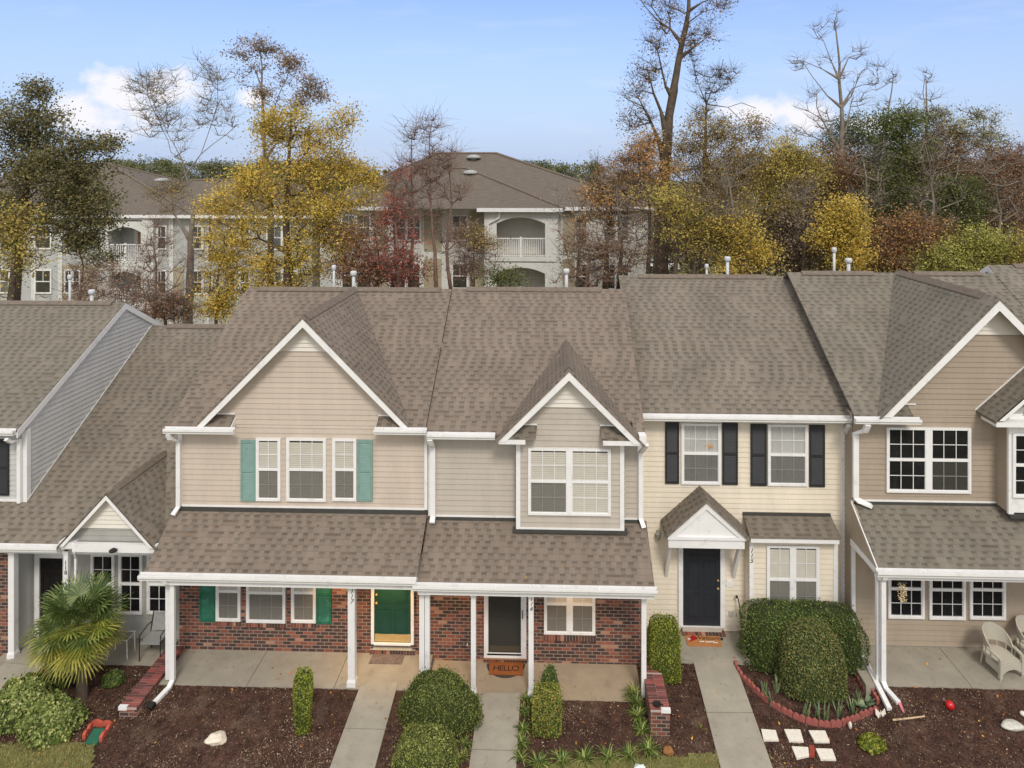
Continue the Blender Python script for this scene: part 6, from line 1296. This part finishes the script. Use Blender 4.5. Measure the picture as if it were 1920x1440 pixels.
tree('wine_shrub_tree', 'dull wine-red bushy tree between the golden and the crimson tree', 'tree', 28.2, [(690, 545), (692, 480)], .1, [(680, 450, 40, 40, 16), (700, 500, 55, 34, 24), (650, 500, 36, 30, 12), (760, 515, 40, 20, 8)], 'wine', .14, 34, .36, bark=BARKR, twigs=6)
for lab, px, py in (('bare twiggy tree in front of the orange-leaved tree', 1160, 400), ('thin bare tree right of the tallest trunk base', 1300, 420), ('fine bare tree before the olive-gold tree', 1365, 360), ('fine bare tree over the grey vine-hung brush', 1505, 400), ('thin bare tree between reddish tree and ivy-hung tree', 1620, 340), ('fine bare tree in front of the brown vine-clad tree', 1745, 350), ('fine bare tree before the right edge brown trees', 1870, 370), ('bare twiggy tree beside the apartment end wall', 1080, 440)):
    tree('bare_tree', lab, 'tree', 27.2+random.uniform(-.8, .8), [(px, py+120), (px+6, py+30), (px-4, py-50)], .09, [(px, py-40, 44, 50, 11), (px+10, py+30, 56, 54, 13)], 'twig', .10, 6, .35, bark=BARKG, twigs=6, twl=.9, tipr=.010)
for lab, px, py in (('bare twiggy tree left of the small arched balcony', 150, 500), ('bare twiggy tree between arched balcony and forked bare tree', 288, 500), ('thin bare tree behind the golden tree trunk', 405, 500), ('thin bare tree before the tan panels of the middle apartments', 705, 480)):
    tree('bare_tree', lab, 'tree', 29+random.uniform(-.8, 1.5), [(px, py+100), (px+6, py), (px-4, py-60)], .08, [(px, py-40, 40, 50, 16), (px+10, py+30, 46, 44, 18)], 'twig', .09, 4, .3, bark=BARKR, twigs=11, twl=.9, tipr=.009)
tree('bare_shrub', 'tangled pinkish bare shrub below the arched balcony', 'shrub', 26.5, [(885, 545), (884, 500)], .07, [(880, 500, 40, 36, 26), (905, 470, 22, 20, 8), (870, 450, 24, 20, 8)], 'twig', .09, 10, .32, bark=BARKR, twigs=12, twl=.8, tipr=.008)
tree('green_shrub', 'green-topped vine clump over the tangled bare shrub', 'shrub', 26.2, [(888, 500), (888, 460)], .05, [(888, 442, 22, 18, 8), (912, 462, 14, 10, 3)], 'olive', .12, 30, .26, ground=True)
tree('green_shrub', 'small dark green shrub left of the lower arched balcony opening', 'shrub', 25.5, [(940, 545), (940, 525)], .05, [(938, 518, 24, 22, 10), (965, 525, 16, 12, 4)], 'green', .12, 34, .26)
tree('poplar_tree', 'tallest tree at right of centre, its leaning trunk leaving the top of the picture', 'tree', 30.5, [(1240, 520), (1240, 400), (1248, 300), (1253, 220), (1266, 140), (1280, 80), (1291, 20), (1292, -60)], .34,
 [(1205, 140, 22, 34, 9, .6), (1222, 85, 20, 14, 5, .6), (1200, 225, 28, 24, 9, .7), (1190, 180, 22, 30, 6, .6), (1262, 22, 22, 18, 6, .6), (1240, 45, 16, 20, 5, .5), (1320, 68, 30, 12, 6, .5), (1290, 95, 26, 20, 5, .5), (1345, 8, 24, 14, 6, .7), (1235, 120, 20, 40, 6, .5), (1305, 50, 30, 30, 5, .5), (1228, 270, 26, 30, 10), (1215, 0, 20, 20, 4, .4)], 'brown', .13, 34, .28, twigs=6, twl=.7, tipr=.011,
 limbs=[(.5, (1280, 78), (1258, 50), (1235, 38), (1212, 8), (1200, -10)), (-.4, (1290, 22), (1312, 8), (1336, 0), (1360, -20)), (.6, (1283, 82), (1296, 40), (1318, 20), (1345, 10)), (.4, (1258, 215), (1272, 170), (1280, 110), (1285, 80)), (-.5, (1252, 240), (1225, 180), (1210, 130)), (.4, (1285, 100), (1300, 88), (1330, 68)), (-.5, (1258, 190), (1240, 130), (1225, 85)), (.6, (1246, 290), (1222, 230), (1195, 170))])
tree('bare_tree', 'dark bare tree with a clotted fork right of the tallest trunk', 'tree', 31.5, [(1322, 400), (1322, 260), (1324, 195), (1322, 175)], .16, [(1308, 140, 10, 16, 4, .5), (1347, 145, 14, 14, 6, .7), (1330, 165, 26, 20, 8), (1300, 110, 14, 26, 4), (1360, 140, 18, 16, 5), (1320, 215, 20, 14, 8)], 'brown', .1, 12, .22, twigs=10, twl=.6,
 limbs=[(.3, (1323, 190), (1312, 160), (1303, 130), (1296, 95)), (-.3, (1324, 190), (1338, 160), (1350, 140), (1352, 115)), (.2, (1345, 150), (1372, 145)), (.3, (1340, 210), (1390, 190), (1420, 200)), (-.2, (1360, 230), (1420, 220), (1455, 240))])
for lab, kind, Y, tr, r0, bl, lf, ls, lpc, kw in (
 ('broad olive-gold tree filling the middle of the right-hand thicket', 'thicket_tree', 30, [(1318, 520), (1322, 400), (1330, 300)], .2, [(1320, 250, 60, 36, 18), (1300, 300, 60, 40, 20), (1380, 260, 50, 34, 14), (1350, 330, 80, 50, 32), (1400, 310, 50, 50, 16), (1300, 380, 60, 44, 22), (1420, 240, 30, 26, 7, .6)], 'olive', .13, 60, {}),
 ('rust-brown thin-leaved tree left of the tallest trunk', 'thicket_tree', 28.5, [(1135, 535), (1140, 440), (1150, 360)], .13, [(1120, 350, 40, 34, 14, .7), (1170, 320, 44, 34, 16, .8), (1135, 400, 50, 40, 18, .7), (1180, 390, 40, 50, 14), (1195, 290, 30, 24, 9, 1.2)], 'rust', .13, 34, dict(twigs=8)),
 ('small orange-leaved tree against the end of the middle apartment block', 'thicket_tree', 27.5, [(1215, 530), (1218, 430), (1215, 330)], .1, [(1212, 290, 18, 26, 7), (1222, 262, 14, 18, 4), (1125, 375, 28, 24, 6), (1090, 410, 14, 12, 3), (1240, 320, 20, 24, 6)], 'orange', .13, 34, {}),
 ('pale brown brushy tree in front of the apartment end wall', 'thicket_tree', 26.8, [(1100, 540), (1105, 470)], .1, [(1085, 470, 34, 44, 18), (1130, 470, 44, 40, 22), (1180, 480, 36, 40, 18), (1110, 520, 60, 20, 14)], 'brown', .11, 22, dict(twigs=9, bark=BARKR)),
 ('yellow-green low tree at the foot of the tallest trunk', 'thicket_tree', 26.5, [(1265, 520), (1270, 450), (1262, 400)], .1, [(1245, 372, 44, 18, 12), (1290, 395, 40, 26, 14), (1270, 440, 34, 28, 9), (1350, 460, 50, 30, 18), (1330, 420, 40, 26, 12)], 'gold2', .13, 44, {}),
 ('golden low tree behind the 115 vent pipes', 'thicket_tree', 25.8, [(1390, 520), (1392, 470)], .09, [(1385, 430, 40, 30, 14), (1410, 480, 44, 30, 16), (1370, 500, 36, 14, 8)], 'gold', .13, 40, {}),
 ('wide yellow-green tree with a low sweeping limb', 'thicket_tree', 28.5, [(1400, 520), (1412, 430), (1450, 380), (1500, 345)], .15, [(1470, 320, 50, 34, 22), (1475, 278, 24, 20, 9), (1440, 375, 60, 30, 22), (1520, 330, 40, 34, 14), (1500, 290, 24, 20, 6), (1420, 400, 40, 26, 10)], 'gold2', .13, 56, dict(limbs=[(.2, (1410, 430), (1460, 395), (1530, 350), (1560, 320))])),
 ('grey-brown vine-hung brush between the sweeping limb and bright yellow tree', 'thicket_tree', 27.5, [(1500, 525), (1500, 450)], .1, [(1490, 430, 50, 36, 26), (1480, 490, 60, 34, 30), (1530, 470, 30, 40, 14)], 'twig', .12, 30, dict(twigs=10)),
 ('bright yellow tree beside the paired white vent pipes', 'thicket_tree', 25.6, [(1580, 520), (1582, 460)], .1, [(1575, 395, 34, 24, 14), (1590, 430, 36, 34, 20), (1560, 450, 34, 40, 16), (1600, 480, 24, 26, 10)], 'gold', .13, 56, {}),
 ('dark pine-green tree below the dead tree', 'thicket_tree', 32, [(1600, 450), (1602, 300)], .16, [(1605, 245, 40, 24, 18), (1580, 280, 44, 34, 20), (1625, 290, 36, 40, 18)], 'green', .14, 46, {}),
 ('reddish brown tree left of the ivy-hung tree', 'thicket_tree', 30, [(1560, 500), (1565, 380)], .14, [(1570, 310, 50, 34, 24), (1550, 360, 50, 34, 22), (1600, 390, 40, 30, 14), (1585, 340, 40, 30, 12)], 'wine', .13, 40, dict(twigs=7)),
 ('tall ivy-hung tree with dark green shoulders on the right', 'ivy_tree', 29.5, [(1688, 510), (1690, 400), (1688, 300), (1692, 215)], .22, [(1690, 225, 40, 24, 16), (1665, 250, 30, 40, 14), (1705, 270, 36, 50, 18), (1650, 350, 36, 40, 20), (1690, 360, 34, 50, 20), (1640, 400, 50, 30, 22), (1700, 420, 40, 34, 14)], 'green', .14, 54, {}),
 ('brown vine-clad tree just right of the ivy-hung tree', 'thicket_tree', 30.5, [(1745, 510), (1748, 400), (1745, 300)], .18, [(1740, 270, 40, 36, 20), (1760, 330, 50, 40, 26), (1720, 320, 34, 40, 14), (1790, 290, 44, 40, 20)], 'brown', .13, 40, dict(twigs=8)),
 ('pale sage-leaved tree on the right skyline', 'thicket_tree', 31, [(1800, 480), (1802, 330), (1790, 250)], .16, [(1735, 215, 44, 18, 12, .6), (1770, 225, 36, 20, 12), (1800, 250, 44, 26, 16), (1845, 265, 34, 26, 14), (1860, 235, 16, 24, 5), (1830, 220, 24, 14, 5)], 'sage', .13, 30, dict(twigs=7, limbs=[(.2, (1790, 250), (1845, 260), (1850, 220), (1838, 205)), (.2, (1790, 260), (1745, 230), (1735, 170), (1738, 140))])),
 ('dense dark green ivy column right of centre in the right thicket', 'ivy_tree', 27.8, [(1795, 510), (1795, 400)], .15, [(1800, 355, 36, 20, 14), (1790, 400, 44, 34, 24), (1815, 380, 30, 40, 14)], 'green', .13, 56, {}),
 ('rusty red-brown tree above the 114 ridge', 'thicket_tree', 26.8, [(1690, 510), (1688, 450)], .12, [(1680, 430, 60, 34, 24), (1655, 470, 34, 30, 14), (1730, 440, 50, 30, 18), (1700, 480, 50, 24, 16)], 'rust', .13, 36, dict(twigs=8, bark=BARKR)),
 ('wine-brown tree at the right edge below the skyline', 'thicket_tree', 29, [(1880, 500), (1882, 400)], .15, [(1860, 330, 60, 44, 26), (1900, 310, 50, 34, 20), (1890, 400, 50, 40, 24), (1840, 390, 30, 40, 12)], 'wine', .13, 42, dict(twigs=8)),
 ('brown twiggy tree at the right edge against the sky', 'thicket_tree', 32.5, [(1900, 500), (1905, 380)], .15, [(1890, 300, 44, 26, 18), (1850, 320, 44, 26, 16), (1910, 350, 50, 40, 20)], 'twig', .12, 34, dict(twigs=9)),
 ('lime-green bushy tree above the far right roof ridge', 'thicket_tree', 25.6, [(1845, 510), (1846, 470)], .1, [(1845, 450, 44, 26, 18), (1820, 480, 40, 24, 14), (1870, 470, 30, 30, 12)], 'lime', .12, 50, {}),
 ('lime-green shrubby tree between the ridge pipes and far roof', 'thicket_tree', 25.4, [(1768, 515), (1768, 490)], .09, [(1765, 480, 34, 20, 13), (1740, 497, 30, 12, 8), (1800, 495, 24, 14, 6)], 'lime', .12, 46, {}),
 ('yellow-green bush at the far right edge over the roof', 'thicket_tree', 25.2, [(1912, 505), (1912, 480)], .09, [(1915, 470, 26, 24, 10), (1900, 488, 24, 12, 6)], 'gold2', .12, 44, {}),
 ('olive brush filling the gap under the reddish trees', 'thicket_tree', 27, [(1640, 515), (1642, 480)], .1, [(1630, 490, 40, 24, 16), (1660, 500, 40, 14, 10), (1560, 500, 40, 16, 8)], 'olive', .12, 40, {}),
 ('dark rear tree closing the thicket behind the golden ones', 'thicket_tree', 36, [(1420, 500), (1420, 380)], .2, [(1400, 350, 80, 44, 26), (1480, 380, 70, 50, 26), (1320, 400, 60, 60, 22), (1440, 460, 80, 50, 30)], 'brown', .17, 40, dict(cr=.55)),
 ('grey-brown rear tree closing the thicket behind the ivy', 'thicket_tree', 37, [(1640, 500), (1640, 380)], .2, [(1560, 400, 70, 60, 28), (1640, 330, 60, 50, 24), (1700, 420, 80, 60, 34), (1790, 440, 80, 50, 34), (1880, 450, 70, 50, 30), (1800, 340, 80, 40, 24)], 'brown', .17, 40, dict(cr=.55)),
('pale brown bare-twigged rear tree behind the orange-leaved tree', 'thicket_tree', 35, [(1230, 500), (1230, 400)], .16, [(1180, 330, 60, 40, 26, .6), (1240, 360, 60, 50, 26, .7), (1260, 430, 60, 50, 24), (1320, 440, 50, 50, 22)], 'twig', .14, 30, dict(twigs=10, cr=.5)),
 ('olive rear tree between the gold trees and the dead tree', 'thicket_tree', 34, [(1500, 500), (1505, 380)], .16, [(1450, 320, 60, 30, 20), (1520, 350, 60, 40, 24), (1540, 420, 60, 50, 26), (1460, 430, 60, 50, 24)], 'olive', .15, 40, dict(twigs=7, cr=.5)),
 ('brown rear tree low behind the ridge of house 115', 'thicket_tree', 33, [(1360, 520), (1360, 450)], .14, [(1290, 480, 50, 40, 20), (1360, 460, 60, 40, 26), (1440, 490, 60, 30, 24), (1240, 470, 30, 40, 12)], 'brown', .14, 40, dict(twigs=8, cr=.5)),
 ('grey twiggy rear tree filling behind the right edge trees', 'thicket_tree', 38, [(1800, 500), (1800, 380)], .16, [(1700, 300, 60, 40, 24), (1780, 330, 60, 50, 26), (1860, 340, 70, 50, 30), (1760, 430, 80, 50, 30), (1640, 450, 70, 50, 28), (1580, 470, 60, 40, 22)], 'twig', .16, 40, dict(twigs=9, cr=.55)),
 ('dense evergreen tree low behind the ivy-hung tree', 'thicket_tree', 33, [(1650, 500), (1650, 380)], .16, [(1640, 330, 50, 36, 22), (1700, 310, 50, 40, 24), (1660, 420, 50, 40, 22), (1745, 390, 50, 40, 22), (1600, 350, 40, 34, 14)], 'green', .15, 50, {}),
 ('olive-green tree filling between the grey brush and reddish tree', 'thicket_tree', 31.5, [(1540, 500), (1540, 420)], .14, [(1520, 380, 50, 34, 20), (1540, 440, 50, 40, 22), (1480, 460, 50, 34, 18)], 'olive', .14, 50, {}),
 ('brown brushy bush low before the left apartment block', 'brush', 27.5, [(270, 600), (272, 560)], .08, [(260, 560, 60, 34, 30), (200, 520, 50, 34, 20), (320, 580, 36, 24, 16), (170, 560, 60, 20, 16)], 'twig', .10, 16, dict(twigs=10, bark=BARKR)),
 ('dark brush with red berries right of the blue-grey gable', 'brush', 26.5, [(310, 600), (312, 580)], .07, [(318, 570, 34, 26, 14), (285, 590, 26, 14, 6), (345, 585, 20, 20, 6)], 'wine', .10, 26, dict(twigs=10))):
    kw = dict(kw); tree(kind, lab, 'tree' if kind != 'brush' else 'shrub', Y, tr, r0, bl, lf, ls, lpc, kw.pop('cr', .27), **kw)
tree('dead_tree', 'tall dead bare tree standing against the sky on the right', 'tree', 30.8, [(1580, 420), (1579, 320), (1577, 200), (1574, 150), (1572, 90), (1567, 40)], .16,
 [(1505, 125, 16, 20, 6), (1538, 60, 16, 20, 5), (1568, 40, 10, 20, 4), (1612, 100, 20, 14, 5), (1640, 130, 14, 12, 4), (1520, 190, 24, 40, 8), (1545, 250, 30, 30, 10), (1645, 158, 16, 12, 4), (1605, 200, 20, 30, 7), (1500, 250, 22, 16, 6), (1550, 120, 24, 20, 4), (1595, 150, 20, 20, 4)], None, bark=BARKG, twigs=5, twl=.6, tipr=.010,
 limbs=[(.3, (1572, 145), (1560, 110), (1545, 75), (1538, 55)), (-.3, (1577, 150), (1590, 110), (1612, 104)), (.4, (1572, 160), (1545, 130), (1510, 110), (1493, 112)), (-.4, (1574, 200), (1545, 180), (1520, 145), (1500, 120)), (.3, (1578, 195), (1600, 165), (1615, 158), (1650, 152)), (.4, (1578, 215), (1600, 180), (1620, 130), (1636, 128)), (-.4, (1579, 280), (1555, 250), (1528, 205), (1524, 180)), (.3, (1582, 260), (1598, 200), (1606, 175)), (.2, (1580, 300), (1540, 262), (1495, 245))])
tree('dead_tree', 'slender bare stem poking up from the right skyline', 'tree', 31.2, [(1738, 300), (1738, 220), (1736, 150)], .09, [(1736, 145, 10, 16, 4), (1752, 180, 10, 14, 3), (1728, 185, 8, 10, 2)], None, bark=BARKG, twigs=5, twl=.5)
tree('dead_tree', 'leaning bare snag between dead tree and ivy-hung tree', 'tree', 30.9, [(1640, 320), (1662, 230), (1672, 170), (1676, 140)], .09, [(1670, 150, 10, 20, 4), (1655, 200, 16, 16, 4)], None, bark=BARKG, twigs=5, twl=.5)
# far pines along the horizon (four kinds, copied)
protos = []
for k in range(4):
    Yp = 100.0; px = 990; h = 1; n = (30, 24, 34, 20)[k]
    T = thing('pine_tree', 'small distant dark-topped pine on the horizon line', 'tree', (0, 0, 0), 'distant pines along the horizon')
    m = MB(); m.tube([(0, 0, 0), (.1, 0, 7), (.0, 0, 12.2)], [.25, .2, .08], 6); m.build('trunk', BARK, T)
    Cc = []
    for _ in range(n): a = random.uniform(0, 6.28); z = random.uniform(9.4, 13.2); r_ = random.uniform(0, 2.0)*(1-(abs(z-11)/3.2)**2)**.5; Cc.append(np.array([r_*math.cos(a), r_*math.sin(a), z])+RS.normal(size=(90, 3))*np.array([.48, .48, .34]))
    V, F = leafquads(np.concatenate(Cc), .28, .5, .3); quads('crown', V, F, LF['pine'], T); protos.append(T)
first = [True]*4
spots = []
px = 200
while px < 1960:
    if px < 700 or 900 < px < 1140 or px > 1330: spots.append((px+random.uniform(-6, 6), random.uniform(92, 125)))
    px += random.uniform(13, 22) if (px < 700 or px > 900) else 30
for px, y in spots:
    k = random.randrange(4); s = random.uniform(.9, 1.16); loc = (X(px, y), y, CH-13.2*s+(42+random.uniform(-14, 10))/FOC*y*(.9 if not 925 < px < 1000 else 1.0)-1.0)
    loc = (loc[0], loc[1], min(.4, loc[2]))
    if first[k]: o = protos[k]; first[k] = False
    else:
        o = protos[k].copy(); COL.objects.link(o)
        for ch in protos[k].children: c = ch.copy(); COL.objects.link(c); c.parent = o
    o.location = loc; o.scale = (s*random.uniform(.85, 1.15),)*2+(s,); o.rotation_euler = (0, 0, random.uniform(0, 6.28))
# distant woodland mass below the pine tops
pts = []
for _ in range(26000):
    x, y = random.uniform(-150, 190), random.uniform(105, 150); h = 9.6+1.6*math.sin(x*.13)+1.2*math.sin(x*.37+2)+random.uniform(-.8, .8); pts.append((x, y, random.uniform(max(2, h-6), h)))
V, F = leafquads(np.array(pts), 1.3, .7, .2); tag(quads('far_woodland', V, F, lm('far_wood_leaves', (70, 70, 44), (98, 88, 56), (126, 100, 60), (88, 92, 54), tr=.1), org=(0, 120, 0)), None, None, None, 'stuff')
